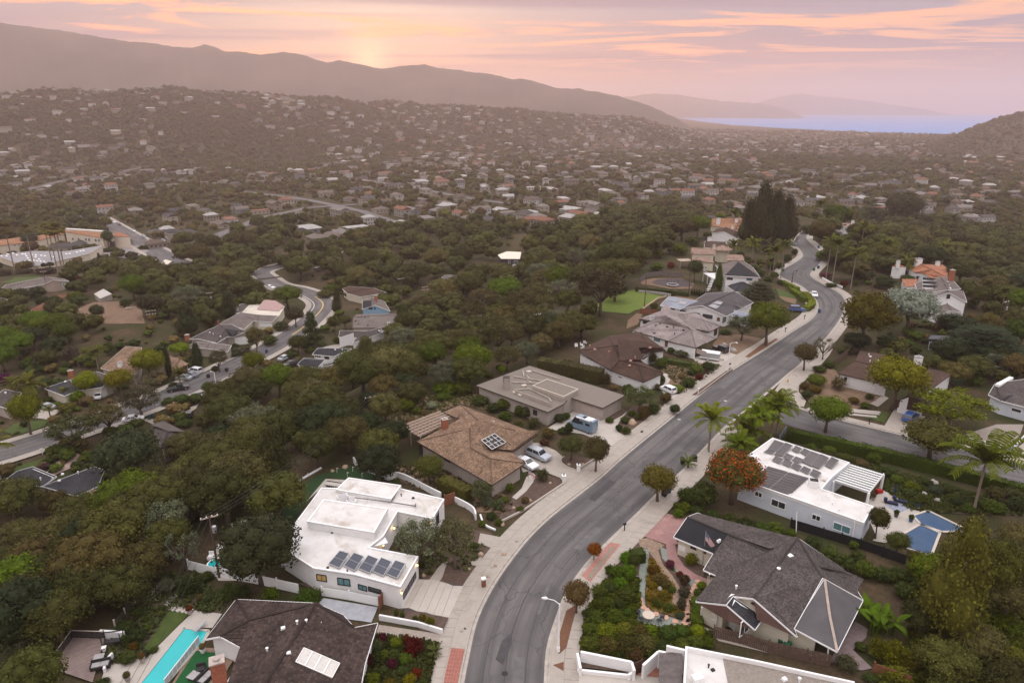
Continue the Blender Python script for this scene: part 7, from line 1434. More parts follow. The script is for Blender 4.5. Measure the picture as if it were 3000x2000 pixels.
S('E','~on the slope below the grey gable','600 1260 200 170 DG b;780 1330 280 260 DG b;1050 1180 250 150 c9 b;1060 1240 260 140 DG b;1740 1260 180 120 DG b;900 1010 160 90 DG b;1120 1060 200 120 c46 b;1050 960 200 70 c7 b;1030 890 200 50 c55 b;300 1160 260 180 c48 b;520 1150 260 190 c48 b;180 1290 170 130 DG b;740 1020 120 120 DG b;1500 1080 160 80 DG b;120 1480 260 130 MG b;1230 900 140 70 MG b;640 800 300 90 c42 b;60 830 240 90 c42 b;350 800 260 70 c42 b;1980 470 170 60 c48 b;1500 500 260 50 c26 b')
# spiky plants, cycads, banana, boulders
for a in[(6,1630,1290,150,'grey green rosette plant by the pavement',0),(6,1590,1420,140,'dark spiky flax by the pavement',1),(6,1920,1075,45,'small green agave on the bare verge',0),(5,1045,1310,120,'pale yucca above the timber deck steps',1),(5,2120,700,140,'dark spiky palm-like plant by the picket fence',1),(5,1720,640,130,'spiky green plant behind the rose bed',1),(3,1735,310,50,'pale agave by the ridge pavement',0),(7,1480,530,70,'striped spiky plant in the rock bed',1),(7,2140,1150,150,'spiky palm plant beside the white door',1),(8,1560,1400,160,'dark spiky clump in the wild garden',1),(8,2050,990,190,'grassy spiky clump in the wild garden',2),(6,2360-150,40,45,'small agave inside the round planter',0),(5,895,1560,70,'spiky potted plant on the deck',1),(8,40,1210,130,'banana-like plant by the cream wall',0),(1,460,1220,90,'low cycad beside the pink drive',0)]:
 if a[0]==1:spike(*q1(a[0],a[1],a[2]),a[3]/3.136,(0.09,0.11,0.05),a[4],a[5],z=None)
 else:spike(*q1(a[0],a[1],a[2]),a[3]/CR[a[0]][2],{0:(0.11,0.13,0.07),1:(0.08,0.10,0.03),2:(0.10,0.11,0.04)}[a[5]],a[4],a[5])
cycad(*q1(3,1615,1160),48,'dark cycad between the two kerbside bins',h=0.9);cycad(*q1(6,1640,1310),44,'pale cycad at the end of the lush garden',c=(0.12,0.13,0.05),h=0.5)
p=V(*q1(8,1000,1060),0);o=link('banana_plant',BANANA,None,p);o.scale=(5.2,5.2,3.8);o.color=(0.09,0.14,0.03,1);tag(o,'bird of paradise clump with big paddle leaves at the grey roof corner','plant')
ROCK=mat('tan_boulder',(0.42,0.30,0.21),0.9,c2=(0.30,0.21,0.15),scale=2,bump=0.5,local=True);ROCKG=mat('grey_boulder',(0.34,0.31,0.28),0.9,var=0.3,scale=2,bump=0.5,local=True)
RM=[]
for k in range(4):
 b=MB();g=np.random.default_rng(k);v=_us*(1+0.16*g.normal(size=(34,1)));b.add(v*0.5,[tuple(f)for f in _uf]+[tuple(f)for f in _uc]);RM.append(b)
RMESH={(k,m.name):RM[k].mesh('boulder',m,smooth=True)for k in range(4)for m in(ROCK,ROCKG)}
for k,(crop,x,y,w,m,lab)in enumerate([(6,2065,390,60,ROCK,'large tan boulder at the white house path'),(6,2280,385,45,ROCK,'tan boulder with agaves on the verge, uppermost'),(6,2200,490,36,ROCK,'tan boulder with agaves on the verge, middle'),(6,2133,590,32,ROCK,'tan boulder beside the wooden mailbox'),(6,1540,580,40,ROCK,'tan boulder at the garage corner bed'),(6,1960,520,30,ROCK,'small tan boulder by the near olive tree'),(6,1885,1090,30,ROCKG,'white stone on the bare verge'),(6,2265,110,44,ROCK,'tan boulder in the round planter'),(7,45,265,36,ROCKG,'pale stone on the verge opposite'),(3,525,1130,34,ROCK,'round stone in the drive island, left'),(3,650,1130,34,ROCK,'round stone in the drive island, right'),(3,165,1460,40,ROCK,'tan stone in the lower front bed'),(3,15,1530,40,ROCK,'tan stone at the edge of the front bed'),(3,350,1300,30,ROCK,'tan stone by the curved path'),(3,1100,750,90,ROCK,'flat tan boulder in the kerbside bed'),('B',1170,1360,80,ROCKG,'pale boulder beside the black jeep'),('B',1070,1295,60,ROCKG,'pale boulder above the black jeep'),(4,1525,1300,80,ROCKG,'large upright garden rock below the hedge'),(4,1440,1400,50,ROCKG,'grey garden rock on the slope'),(4,1555,1460,55,ROCKG,'square grey stone block on the turf'),(2,820,1155,60,ROCK,'flat tan boulder on the putting green'),(2,703,1190,40,ROCK,'rusty stone at the putting green edge'),(7,1265,660,24,ROCKG,'white stone in the golden ground cover'),(7,1355,700,50,ROCKG,'grey dome stone in the golden bed'),(7,1150,600,40,ROCKG,'white rock by the green gravel path')]):
 p=V(*q1(crop,x,y),0.1);s=w/CR[crop][2]*pix(p)[2]/FPX;o=link('boulder',RMESH[(k%4,m.name)],None,p);o.scale=(s*1.1,s,s*0.8);o.rotation_euler[2]=k;tag(o,lab,'rock')
# loose stones edging the rock bed, nobody counts them
def pebbles(name,crop,poly,n,r0,r1,m,seed):
 g=np.random.default_rng(seed);P=wpoly(q(crop,*poly),0.1);lo,hi=P.min(0),P.max(0);c=g.uniform(lo,hi,(n*4,2));c=c[inside(c,P)][:n];b=MB()
 for x,y in c:s=g.uniform(r0,r1);v=_us[:32:1];b.add([(x+s*a,y+s*g.uniform(.8,1.1)*d,0.12+s*.6*e)for a,d,e in((1,0,0),(-.5,.87,0),(-.5,-.87,0),(0,0,1))],[(0,1,3),(1,2,3),(2,0,3)])
 link(name,b.mesh(name,m),kind='stuff')
pebbles('gravel',7,(1160,250,1240,235,1400,300,1340,350,1380,470,1480,590,1560,720,1520,870,1470,830,1490,700,1400,580,1320,450,1240,330,1180,330),900,.05,.16,mat('rock_mix',(0.45,0.33,0.24),.9,c2=(0.25,0.18,0.14),scale=3),1)
pebbles('gravel',7,(700,590,915,310,950,320,735,605),300,.05,.12,MATS['rock_mix'],2)
# leafy ground cover that nobody could count: low tufts in the beds
def tufts(crop,poly,n,c,seed,size=(0.3,0.8),z0=0.0):
 g=np.random.default_rng(seed);P=wpoly(q(crop,*poly),0.0);lo,hi=P.min(0),P.max(0);pp=g.uniform(lo,hi,(n*6,2));pp=pp[inside(pp,P)][:n];vs=[];N=len(pp)
 for k in range(10):
  s=g.uniform(size[0],size[1],(N,1))*0.35;a=g.uniform(0,6.28,N);d=np.stack([np.cos(a),np.sin(a),g.uniform(.5,1.6,N)],1);t=np.stack([-np.sin(a),np.cos(a),np.zeros(N)],1);o=np.column_stack([pp+g.normal(0,.12,(N,2)),np.full(N,z0+.03)])
  vs.append(np.stack([o-t*s*.3,o+t*s*.3,o+d*s+t*s*.35,o+d*s-t*s*.35],1))
 vs=np.concatenate(vs).reshape(-1,3);me=bpy.data.meshes.new('ground_cover');me.from_pydata([tuple(v)for v in vs],[],[(4*i,4*i+1,4*i+2,4*i+3)for i in range(len(vs)//4)]);me.materials.append(FOL);toned(me,1,.5,seed);o=link('ground_cover',me,kind='stuff');o.color=(*c,1)
tufts(7,(640,1240,700,900,860,640,1150,620,1160,880,1110,1010,1330,1080,1560,1060,1760,1100,1830,1260,1420,1300,1100,1370,660,1280),2600,(0.09,0.11,0.028),3,(.5,1.1));tufts(7,(1250,430,1300,420,1400,570,1500,680,1460,830,1580,920,1560,970,1300,900,1235,840,1240,640),700,(0.18,0.13,0.03),4,(.2,.5))
tufts(4,(300,960,1000,1130,1900,1400,2352,1520,2352,1600,1300,1560,1000,1300,800,1120),1800,(0.075,0.085,0.03),5);tufts(8,(1300,560,1700,500,2352,600,2352,1600,1000,1600,1000,1480,1300,1300),3600,(0.085,0.10,0.028),6,(.5,1.3));tufts(6,(1000,1300,1100,1130,1680,1200,1590,1600,960,1700),900,(0.07,0.08,0.03),7,(.4,.9));tufts(5,(1050,1040,1500,560,1800,560,2100,800,2000,940,1700,890,1560,880,1290,1280,1100,1400,980,1390),900,(0.06,0.07,0.03),8);tufts(2,(1200,620,1480,480,1900,440,2050,500,2200,650,1880,570,1700,640,1400,760,1200,740),700,(0.09,0.10,0.04),9);tufts(6,(1225,1690-1500,2100,300,1980,560,1700,480,1600,600,1480,600),300,(0.08,0.085,0.04),10)
tufts(3,(1370,270,1450,170,1690,190,1930,225,1590,470,1450,345),400,(0.09,0.09,0.04),11);tufts(2,(900,1110,1480,1150,1900,1230,2352,1440,2352,1568,2000,1568,1500,1350),500,(0.09,0.085,0.04),12)
# ---------------------------------------------------------------- vehicles
def paint():
 m=bpy.data.materials.new('car_paint');m.use_nodes=True;b=m.node_tree.nodes['Principled BSDF'];oi=m.node_tree.nodes.new('ShaderNodeObjectInfo');m.node_tree.links.new(oi.outputs['Color'],b.inputs['Base Color'])
 b.inputs['Roughness'].default_value=0.35;b.inputs['Coat Weight'].default_value=0.6;b.inputs['Coat Roughness'].default_value=0.1;return m
PAINT=paint();TYRE=mat('tyre_rubber',(0.02,0.02,0.021),0.9,local=True);RIM=mat('wheel_rim',(0.42,0.42,0.43),0.35,metal=0.7,local=True);LAMPW=mat('headlamp',(0.7,0.7,0.72),0.2,var=0.05,local=True);LAMPR=mat('tail_lamp',(0.35,0.02,0.02),0.3,var=0.05,local=True);CARGLASS=mat('car_glass',(0.025,0.03,0.035),0.08,var=0.1,spec=0.9,local=True)
# kind: length, width, height, belt height, ride, body profile (x,z as shares), glasshouse base x0,x1 and roof x0,x1
CARS={'sedan':(4.75,1.85,1.44,0.92,[(-.5,.35),(-.49,.6),(-.33,.66),(.18,.66),(.42,.56),(.5,.46),(.5,.22),(-.5,.22)],(-.36,.22),(-.20,.08)),
  'suv':(4.75,1.93,1.75,1.08,[(-.5,.35),(-.49,.62),(.18,.62),(.44,.56),(.5,.48),(.5,.22),(-.5,.22)],(-.49,.22),(-.42,.10)),
  'hatch':(4.0,1.75,1.5,0.95,[(-.5,.35),(-.49,.62),(.16,.63),(.42,.57),(.5,.46),(.5,.22),(-.5,.22)],(-.48,.22),(-.40,.10)),
  'van':(5.95,2.0,2.75,1.35,[(-.5,.2),(-.5,.5),(.30,.5),(.46,.4),(.5,.3),(.5,.14),(-.5,.14)],(-.5,.34),(-.49,.20)),
  'jeep':(4.3,1.88,1.85,1.15,[(-.5,.35),(-.5,.62),(.12,.62),(.14,.6),(.47,.58),(.5,.5),(.5,.3),(-.5,.3)],(-.49,.13),(-.48,.06)),
  'pickup':(5.6,1.98,1.85,1.1,[(-.5,.4),(-.5,.6),(.2,.6),(.45,.55),(.5,.46),(.5,.28),(-.5,.28)],(-.08,.24),(-.02,.14))}
CARP={}
def car_parts(kind):
 if kind in CARP:return CARP[kind]
 L,W,H,B,prof,gb,gr=CARS[kind];out=[];b=MB();n=len(prof);hw=W/2;pr=[(x*L,z*H)for x,z in prof]
 sec=[(-1,.93),(-.93,1.0),(.93,1.0),(1,.93)];vs=[]
 for sy,sc in sec:
  for x,z in pr:vs.append((x*(0.985 if abs(sy)==1 else 1),sy*hw*(0.985 if z>B*.9 else 1),z if abs(sy)<1 else lerp(H*.35,z,.96)))
 fs=[tuple(range(n)),tuple(3*n+i for i in range(n-1,-1,-1))]
 for s in range(3):fs+=[(s*n+i,(s+1)*n+i,(s+1)*n+(i+1)%n,s*n+(i+1)%n)for i in range(n)]
 b.add(vs,fs);out.append(('body',b.mesh('body',PAINT),(0,0,0),None))
 zb=max(z for x,z in pr)-0.02;zt=H-.06;g=MB();w0,w1=hw*.92,hw*.76 if kind not in('van','jeep')else hw*.86
 q_=[(gb[0]*L,-w0,zb),(gb[1]*L,-w0,zb),(gb[1]*L,w0,zb),(gb[0]*L,w0,zb),(gr[0]*L,-w1,zt),(gr[1]*L,-w1,zt),(gr[1]*L,w1,zt),(gr[0]*L,w1,zt)]
 for nm,f in(('windscreen',(1,2,6,5)),('rear_window',(3,0,4,7)),('side_window',(0,1,5,4)),('side_window',(2,3,7,6))):
  m=MB();m.add([q_[i]for i in f],[(0,1,2,3)]);out.append((nm,m.mesh(nm,CARGLASS if not(kind=='van' and nm=='rear_window')else PAINT),(0,0,0),None))
 r=MB();r.box(((gr[0]+gr[1])/2*L,0,H-.04),((gr[1]-gr[0])*L*1.03,w1*2.04,.09),0,.93);out.append(('roof',r.mesh('roof',PAINT),(0,0,0),None))
 pl=MB()
 for s in(-1,1):
  for i,j in((0,4),(1,5)):a,d=q_[i if s<0 else{0:3,1:2}[i]],q_[j if s<0 else{4:7,5:6}[j]];pl.beam(a,d,.09,.09)
  xm=lerp(gb[0],gb[1],.5)*L;pl.beam((xm,s*(w0+.005),zb),(lerp(gr[0],gr[1],.5)*L,s*(w1+.005),zt),.09,.05)
 if kind=='van':
  for s in(-1,1):pl.add([(-.49*L,s*(w0+.01),zb),(.02*L,s*(w0+.01),zb),(.02*L,s*(w1+.01),zt),(-.49*L,s*(w1+.01),zt)],[(0,1,2,3)])
 out.append(('pillars',pl.mesh('pillars',PAINT),(0,0,0),None))
 if kind=='pickup':bd=MB();bd.box((-.30*L,0,zb+.01),(L*.36,W*.8,.03));out.append(('truck_bed',bd.mesh('truck_bed',BLACK),(0,0,0),None))
 if kind=='van':
  for nm,c,d,m in(('roof_vent',(-.1*L,0,H+.08),(.6,.6,.14),BLACK),('solar_panel',(-.3*L,0,H+.05),(1.6,1.2,.06),WHITE),('awning',(-.12*L,w1,H-.02),(3.2,.2,.2),WHITE)):bb=MB();bb.box(c,d);out.append((nm,bb.mesh(nm,m),(0,0,0),None))
  wv=MB();
  for s in(-1,1):wv.box((-.02*L,s*(hw*.905),1.85),(1.3,.06,.6));wv.box((-.3*L,s*(hw*.905),1.85),(1.0,.06,.45))
  out.append(('cabin_windows',wv.mesh('cabin_windows',CARGLASS),(0,0,0),None))
 wr=.34 if kind in('sedan','hatch')else .39;ty=MB();ty.lathe((0,0,-.12),[(0,wr*.86),(.03,wr),(.21,wr),(.24,wr*.86)],14);tm=ty.mesh('tyre',TYRE);rm=MB();rm.cyl((0,0,-.125),wr*.62,.25,10);rmm=rm.mesh('rim',RIM)
 for sx in(-.31,.31):
  for sy in(-1,1):out.append(('wheel',tm,(sx*L,sy*(hw-.13),wr),rmm))
 for sy in(-1,1):
  h=MB();h.box((.49*L,sy*hw*.74,H*.42),(.1,.36,.14));out.append(('headlight',h.mesh('headlight',LAMPW),(0,0,0),None));t=MB();t.box((-.495*L,sy*hw*.78,H*.5),(.08,.28,.2));out.append(('tail_light',t.mesh('tail_light',LAMPR),(0,0,0),None))
 CARP[kind]=out;return out
def car(kind,crop,tail,nose,c,label,cat='car',low_=False,group='parked vehicles'):
 A,B=(on_ground(*q1(crop,*tail)),on_ground(*q1(crop,*nose)))if low_ else(V(*q1(crop,*tail),0),V(*q1(crop,*nose),0));m=(A+B)/2;d=B-A;z=(m.z+.16)if low_ else .08
 t=thing({'pickup':'pickup_truck','van':'camper_van'}.get(kind,'parked_car'),label,cat,(m.x,m.y,z),math.atan2(d.y,d.x),group)
 for nm,me,loc,sub in car_parts(kind):
  o=link(nm,me,t,loc);o.color=(*c,1)
  if nm in('pillars','cabin_windows'):o['kind']='stuff'
  if nm=='wheel':o.rotation_euler[0]=math.pi/2;link('rim',sub,o)
 return t
WC=(0.72,0.72,0.73);SV=(0.34,0.36,0.38);BK=(0.016,0.016,0.018)
car('sedan',3,(55,1105),(205,1180),WC,'white coupe parked under the brown shake eaves');car('suv',3,(165,1035),(325,1105),(0.36,0.38,0.42),'silver SUV parked in the brown-roofed house drive');car('van',3,(745,845),(545,775),(0.16,0.23,0.30),'steel blue camper van with white roof gear','van');car('hatch',3,(1495,490),(1370,435),WC,'white hatchback in the drive of the chocolate roof');car('jeep','B',(1105,1400),(945,1345),BK,'black off-road car beside the grey trailer');car('suv',4,(1262,755),(1345,690),(0.02,0.09,0.30),'bright blue SUV before the dark garage');car('sedan','A',(893,845),(915,882),WC,'white sedan driving round the ridge bend');car('suv','A',(740,965),(838,972),(0.05,0.10,0.24),'blue parked car by the clipped hedge');car('sedan','A',(760,500),(772,525),(0.05,0.08,0.14),'dark blue car at the far end of the ridge road')
for a in[('suv',1,(1850,300),(1735,280),WC,'white SUV on the drive of the brown garage'),('sedan',1,(1725,355),(1655,350),SV,'silver car nearest the lower street on the busy drive'),('sedan',1,(1805,335),(1715,315),(0.16,0.18,0.21),'car under a grey cover on the busy drive'),('pickup',1,(1570,465),(1710,440),BK,'black pickup truck on the lower street'),('pickup',1,(1840,515),(1985,480),WC,'white pickup truck on the lower street'),('sedan',1,(1570,620),(1700,600),(0.20,0.012,0.015),'red car on the lower street'),('suv',1,(1780,715),(1600,715),BK,'black SUV before the grey garage roof'),('sedan',1,(1160,740),(1295,725),WC,'white car under the thin grey tree'),('sedan',1,(480,630),(380,610),SV,'silver sedan on the left hand drive'),('sedan',1,(905,530),(935,495),WC,'white car nosed at the charcoal garage'),('sedan','D',(1080,735),(1175,700),SV,'silver sedan at the kerb above the canyon'),('suv','D',(1240,770),(1130,800),BK,'black SUV beside the blue-charcoal roof'),('sedan','D',(955,15),(1005,20),WC,'pale car beyond the bend')]:car(*a,low_=True,cat='truck' if a[0]=='pickup' else 'car')
for k,(x,y,c)in enumerate(((1575,108,WC),(1645,142,BK),(1845,228,WC),(1985,308,SV),(2085,358,(0.22,0.03,0.03)),(2185,408,BK),(2250,362,WC),(2420,95,WC))):car('suv' if k%2 else 'sedan','E',(x-18,y-12),(x+20,y+14),c,f"{ {WC: 'white', BK: 'dark', SV: 'silver'}.get(c, 'red')} car parked along the school street"+('' if c not in(WC,BK)else ', near end' if y>300 else ', far end'),low_=True,group='cars along the school street')
for k,(x,y,c)in enumerate(((165,640,SV),(225,615,BK),(270,572,BK),(2170,650,WC),(2200,640,WC),(2190,690,SV))):car('suv','F' if x<1000 else 'G',(x-18,y+7),(x+18,y-7),c,f"{ {WC: 'white', BK: 'dark', SV: 'silver'}[c]} car on the road past the bend"+f', {["near","middle","far","kerbside","second kerbside","lower"][k]} one',low_=True,group='cars on the road past the bend')
def trailer():
 A,B=V(*q1('B',1000,1480),0),V(*q1('B',800,1450),0);m=(A+B)/2;t=thing('box_trailer','grey enclosed box trailer with white roof in the drive','trailer',(m.x,m.y,.08),math.atan2((B-A).y,(B-A).x));L=4.6
 b=MB();b.box((0,0,1.25),(L,2.1,1.5));part('body',b,mat('trailer_skin',(.36,.36,.37),.5,local=True),t,local=True);b=MB();b.box((0,0,2.05),(L+.05,2.15,.12),0,.95);part('roof',b,WHITE,t,local=True);b=MB();b.beam((-L/2,0,.5),(-L/2-1.1,0,.45),.12,.12);part('tow_bar',b,BLACK,t,local=True);b=MB();b.box((0,0,.62),(L+.02,2.16,.3));part('skirt',b,WHITE,t,local=True)
 for s in(-1,1):b=MB();b.lathe((0,0,-.1),[(0,.3),(.2,.34)],14);o=part('wheel',b,TYRE,t,local=True);o.location=(.3,s*1.08,.34);o.rotation_euler[0]=math.pi/2;b=MB();b.cyl((0,0,-.11),.2,.24,10);part('rim',b,WHITE,o,local=True)
trailer()
# ---------------------------------------------------------------- street furniture
BINM={'blue':mat('blue_bin_plastic',(.02,.06,.16),.6),'green':mat('green_bin_plastic',(.015,.09,.05),.6),'black':mat('black_bin_plastic',(.02,.022,.025),.6)}
def wbin(crop,x,y,c,label):
 p=on_ground(*q1(crop,x,y));t=thing('wheelie_bin',label,'bin',p,rnd.uniform(0,3),'kerbside bins');b=MB();b.box((0,0,.62),(.62,.7,1.0),0,1.12);part('body',b,BINM[c],t,local=True);b=MB();b.box((0,.02,1.15),(.74,.84,.07),0,.85);part('lid',b,BINM[c],t,local=True)
 for s in(-1,1):b=MB();b.lathe((0,0,-.04),[(0,.12),(.08,.12)],8);o=part('wheel',b,TYRE,t,local=True);o.location=(s*.28,-.3,.12);o.rotation_euler[1]=math.pi/2
for a in[(3,1398,1420,'black','black bin under the clipped round street tree'),(3,1432,1390,'blue','blue bin under the clipped round street tree'),(3,1565,1120,'black','black bin left of the cycad'),(3,1675,1100,'black','black bin right of the cycad'),('A',903,690,'green','green bin on the outer side of the far bend'),('A',933,675,'blue','blue bin on the outer side of the far bend'),('A',940,978,'blue','blue bin standing in the road by the curved hedge'),('A',688,695,'green','green bin at the inner far bend'),('A',935,535,'blue','blue bin beyond the far bend'),('D',945,650,'blue','blue bin by the lower street kerb, upper side'),('D',553,835,'black','dark bin before the dusty olive tree'),('D',975,825,'green','green bin by the canyon side kerb'),(1,1915,335,'black','black bin before the parked white SUV'),(1,1375,715,'green','green bin beside the white car'),(1,1405,705,'blue','blue bin beside the white car'),(8,108,1230,'green','green bin by the cream wall'),(8,170,1265,'green','small green tub by the cream wall'),(1,2118,425,'blue','blue bin beside the young kerb tree')]:wbin(*a)
def mailbox(crop,x,y,label,m=BLACK,post=WHITE,h=1.1,low_=False):
 p=on_ground(*q1(crop,x,y));t=thing('mailbox',label,'mailbox',p,.5);b=MB();b.box((0,0,h/2),(.12,.12,h));part('post',b,post,t,local=True);b=MB();b.box((0,0,h+.1),(.5,.22,.2));b.tube([(-.25,0,h+.2),(.25,0,h+.2)],.11,8);part('box',b,m,t,local=True)
for a in[(3,1190,880,'black mailbox on a white post before the camper drive'),(3,1710,480,'white mailbox by the dirt strip',WHITE),(3,1998,250,'black mailbox beside the street lamp'),(7,1032,172,'black mailbox on a black post on the right kerb',BLACK,BLACK),(4,928,765,'dark mailbox on the side street',BLACK,BLACK),('B',1765,1150,'black mailbox by the far sycamore',BLACK,BLACK),('A',838,1025,'dark mailbox near the blue parked car',BLACK,BLACK),(1,390,1035,'white mailbox on the lower street',WHITE),(1,955,865,'dark mailbox below the wispy tree',BLACK,BLACK),(1,1778,570,'dark mailbox near the red car',BLACK,BLACK)]:mailbox(*a)
p=V(*q1(6,2092,678),.1);t=thing('wood_mailbox','square wooden mailbox pillar with white top on the verge','mailbox',p,.4);b=MB();b.box((0,0,.55),(.5,.4,1.1));part('pillar',b,REDWOOD,t,local=True);b=MB();b.box((0,0,1.2),(.6,.5,.22));part('box',b,WHITE,t,local=True)
def lamp(crop,base,top,head,label,m=WHITE,low_=False):
 p=on_ground(*q1(crop,*base));d=ray(*q1(crop,*top));h=CAMZ+d[2]*p.y/d[1]-p.z;t=thing('street_lamp',label,'street lamp',p);e=V(*q1(crop,*head),p.z+h+.3)-p;e.y=max(-1.5,min(1.5,e.y))
 b=MB();b.tube([(0,0,0),(0,0,h*.5),(0,0,h)],[.14,.11,.08],8);part('pole',b,m,t,local=True);b=MB();b.tube([(0,0,h-.05),(e.x*.4,e.y*.4,h+.35),(e.x,e.y,h+.4)],.045,6);part('arm',b,m,t,local=True);b=MB();b.tube([(e.x*.85,e.y*.85,h+.42),(e.x,e.y,h+.4),(e.x*1.3,e.y*1.3,h+.34)],[.06,.2,.08],8);part('head',b,m,t,local=True);b=MB();b.box((0,0,.35),(.34,.34,.7));part('base',b,m,t,local=True)
lamp(7,(425,1280),(432,840),(310,795),'white street lamp arching over the road in the foreground');lamp(3,(1978,270),(1996,20),(2060,15),'white street lamp beside the box trailer drive');lamp('A',(752,772),(762,690),(785,690),'dark street lamp inside the far bend',BLACK);lamp(1,(1992,450),(1965,290),(1940,280),'white street lamp over the lower street')
def pole(crop,base,top,label,arms=1,trans=False,turn=.5,aw=2.2):
 p=on_ground(*q1(crop,*base));d=ray(*q1(crop,*top));h=CAMZ+d[2]*p.y/d[1]-p.z;t=thing('utility_pole',label,'utility pole',p,turn,'utility poles');b=MB();b.tube([(0,0,-.5),(0,0,h)],[.17,.11],8);part('pole',b,POLEWOOD,t,local=True)
 for k in range(arms):
  z=h-.3-k*1.1;b=MB();b.beam((-aw/2,.15,z),(aw/2,.15,z),.12,.14);a=part('crossarm',b,TIM,t,local=True)
  for x in np.linspace(-aw/2+.1,aw/2-.1,4):b=MB();b.lathe((x,.15,z+.07),[(0,.05),(.1,.09),(.2,.04)],6);part('insulator',b,WHITE,a,local=True)
 if trans:b=MB();b.lathe((.35,0,h-2.6),[(0,.24),(.08,.3),(.95,.3),(1.02,.15)],10);part('transformer',b,STEEL,t,local=True)
 return Vector((p.x,p.y,p.z+h-.1))
PT={1:pole(5,(2015,600),(1915,35),'dark utility pole with grey transformer beside the white picket fence',1,True),2:pole(1,(1455,1245),(1425,935),'utility pole rising beside the tall dark shade tree',1),3:pole(2,(1085,720),(1062,500),'pole with bright crossarm rising out of the oaks',1,aw=3.0),4:pole('F',(1350,1176),(1346,985),'two-armed pole in the brush behind the tan flat roof',2,True),5:pole('F',(2088,945),(2095,715),'bare dark pole on the bright lawn edge',0),6:pole('B',(655,720),(672,225),'tallest dark pole before the two-storey house',0),7:pole('C',(2022,1195),(2082,690),'utility pole with transformer at right beside the cedar',1,True),8:pole('E',(2110,1515),(2088,1310),'pole with bright double crossarm on the dry slope',2,aw=3.0),9:pole('D',(412,285),(398,55),'slim pole with transformer above the brushy slope',1,True),10:pole('E',(655,1045),(612,770),'pole in front of the grey gable roof',1),11:pole(1,(727,245),(705,10),'pole above the charcoal roof chimney',0),12:pole('F',(420,905),(418,740),'pole at the left of the canyon oaks',1,aw=3.0),13:pole('F',(585,880),(587,797),'pole with white crossarm among the canyon oaks',2,aw=3.0),14:pole('A',(1300,815),(1322,680),'weathered trunk pole before the red tiled villa',0)}
WIRE=mat('power_cable',(.05,.045,.045),.6)
def wire(a,b,sag,label,r=.022,off=0.0):
 A=Vector(a)+Vector((off,0,0));B=Vector(b)+Vector((off,0,0));P=[A.lerp(B,u)-Vector((0,0,sag*4*u*(1-u)))for u in np.linspace(0,1,15)];m=MB();m.tube(P,r,3);solo('power_line',m,WIRE,label,'cable',P[0],'overhead cables')
LB=V(1000,2080,18);edge=V(-200,1900,6)
for k in range(3):
 o=(k-1)*.8;n=['left','middle','right'][k];wire(PT[1],PT[3],1.5,f'overhead cable from the transformer pole to the bright crossarm, {n} strand',off=o);wire(PT[3],PT[4],2.0,f'overhead cable from the bright crossarm to the two-armed pole, {n} strand',off=o);wire(PT[1],V(330,2080,8),1.0,f'overhead cable from the transformer pole past the pool, {n} strand',off=o);wire(PT[4],PT[5],1.5,f'overhead cable from the two-armed pole over the bright lawn, {n} strand',off=o)
wire(PT[5],PT[6],1,'overhead cable between the two bare dark poles');wire(PT[2],V(-60,1400,-2),1.5,'overhead cable leaving the shade tree pole to the left');wire(PT[1],PT[2],3,'overhead cable from the transformer pole to the shade tree pole');wire(PT[12],PT[13],1,'overhead cable across the canyon oaks');wire(PT[7],V(3150,1120,9),1,'overhead cable from the cedar pole to the right')
# fences, walls and gates
def wall_line(name,crop,pts,h,w,m,label,cat='wall',posts=0,pm=None,smooth=0,pan='panel',z0=0.0,hh=None,plank=0.0):
 L=[V(*p,z0)for p in q(crop,*pts)]
 if smooth:L=[Vector(p)for p in smooth_line(L,smooth)]
 t=thing(name,label,cat,L[0])
 for a,b in zip(L[:-1],L[1:]):
  n=max(1,int((b-a).length/posts))if posts else 1
  for k in range(n):
   A,B=a.lerp(b,k/n),a.lerp(b,(k+1)/n)
   if plank:
    c=max(1,int((B-A).length/plank))
    for j in range(c):m_=MB();u,v=A.lerp(B,(j+.06)/c),A.lerp(B,(j+.94)/c);hj=h+rnd.uniform(-.05,.03);m_.beam(Vector((u.x,u.y,z0+hj/2)),Vector((v.x,v.y,z0+hj/2)),w,hj);part('plank',m_,m,t)
   else:m_=MB();m_.beam(Vector((A.x,A.y,z0+h/2)),Vector((B.x,B.y,z0+h/2)),w,h);part(pan,m_,m,t)
   if posts:m_=MB();m_.box((A.x,A.y,z0+h/2+.1),(.14,.14,h+.2));m_.box((A.x,A.y,z0+h+.24),(.18,.18,.08),0,.3);part('post',m_,pm or m,t)
 return t
wall_line('picket_fence',5,(1735,525,1985,590,2040,600,2352,655,2750,745),1.5,.05,WHITE,'white vinyl fence between the white house and the pool garden','fence',posts=2.4);wall_line('picket_fence',6,(610,765,860,805,1125,860),1.3,.05,WHITE,'white vinyl fence run along the blue-grey side drive','fence',posts=2.4)
wall_line('garden_wall',2,(900,1110,950,1170,1080,1215,1210,1270,1300,1250,1430,1300,1560,1370,1700,1440),1.1,.25,STUCCO,'curving white stucco wall behind the white house',smooth=3);wall_line('garden_wall',2,(1830,1480,1930,1530,2000,1580,2020,1640),1.1,.25,STUCCO,'end run of the white stucco wall by the rust gate',smooth=3)
wall_line('rust_gate',2,(1735,1510,1830,1475),1.9,.08,REDWOOD,'rust brown gate panels right of the white house','gate',posts=1.2);wall_line('rust_gate',6,(1135,900,1192,800),1.9,.08,REDWOOD,'rust brown gate at the garage corner','gate',posts=1.2)
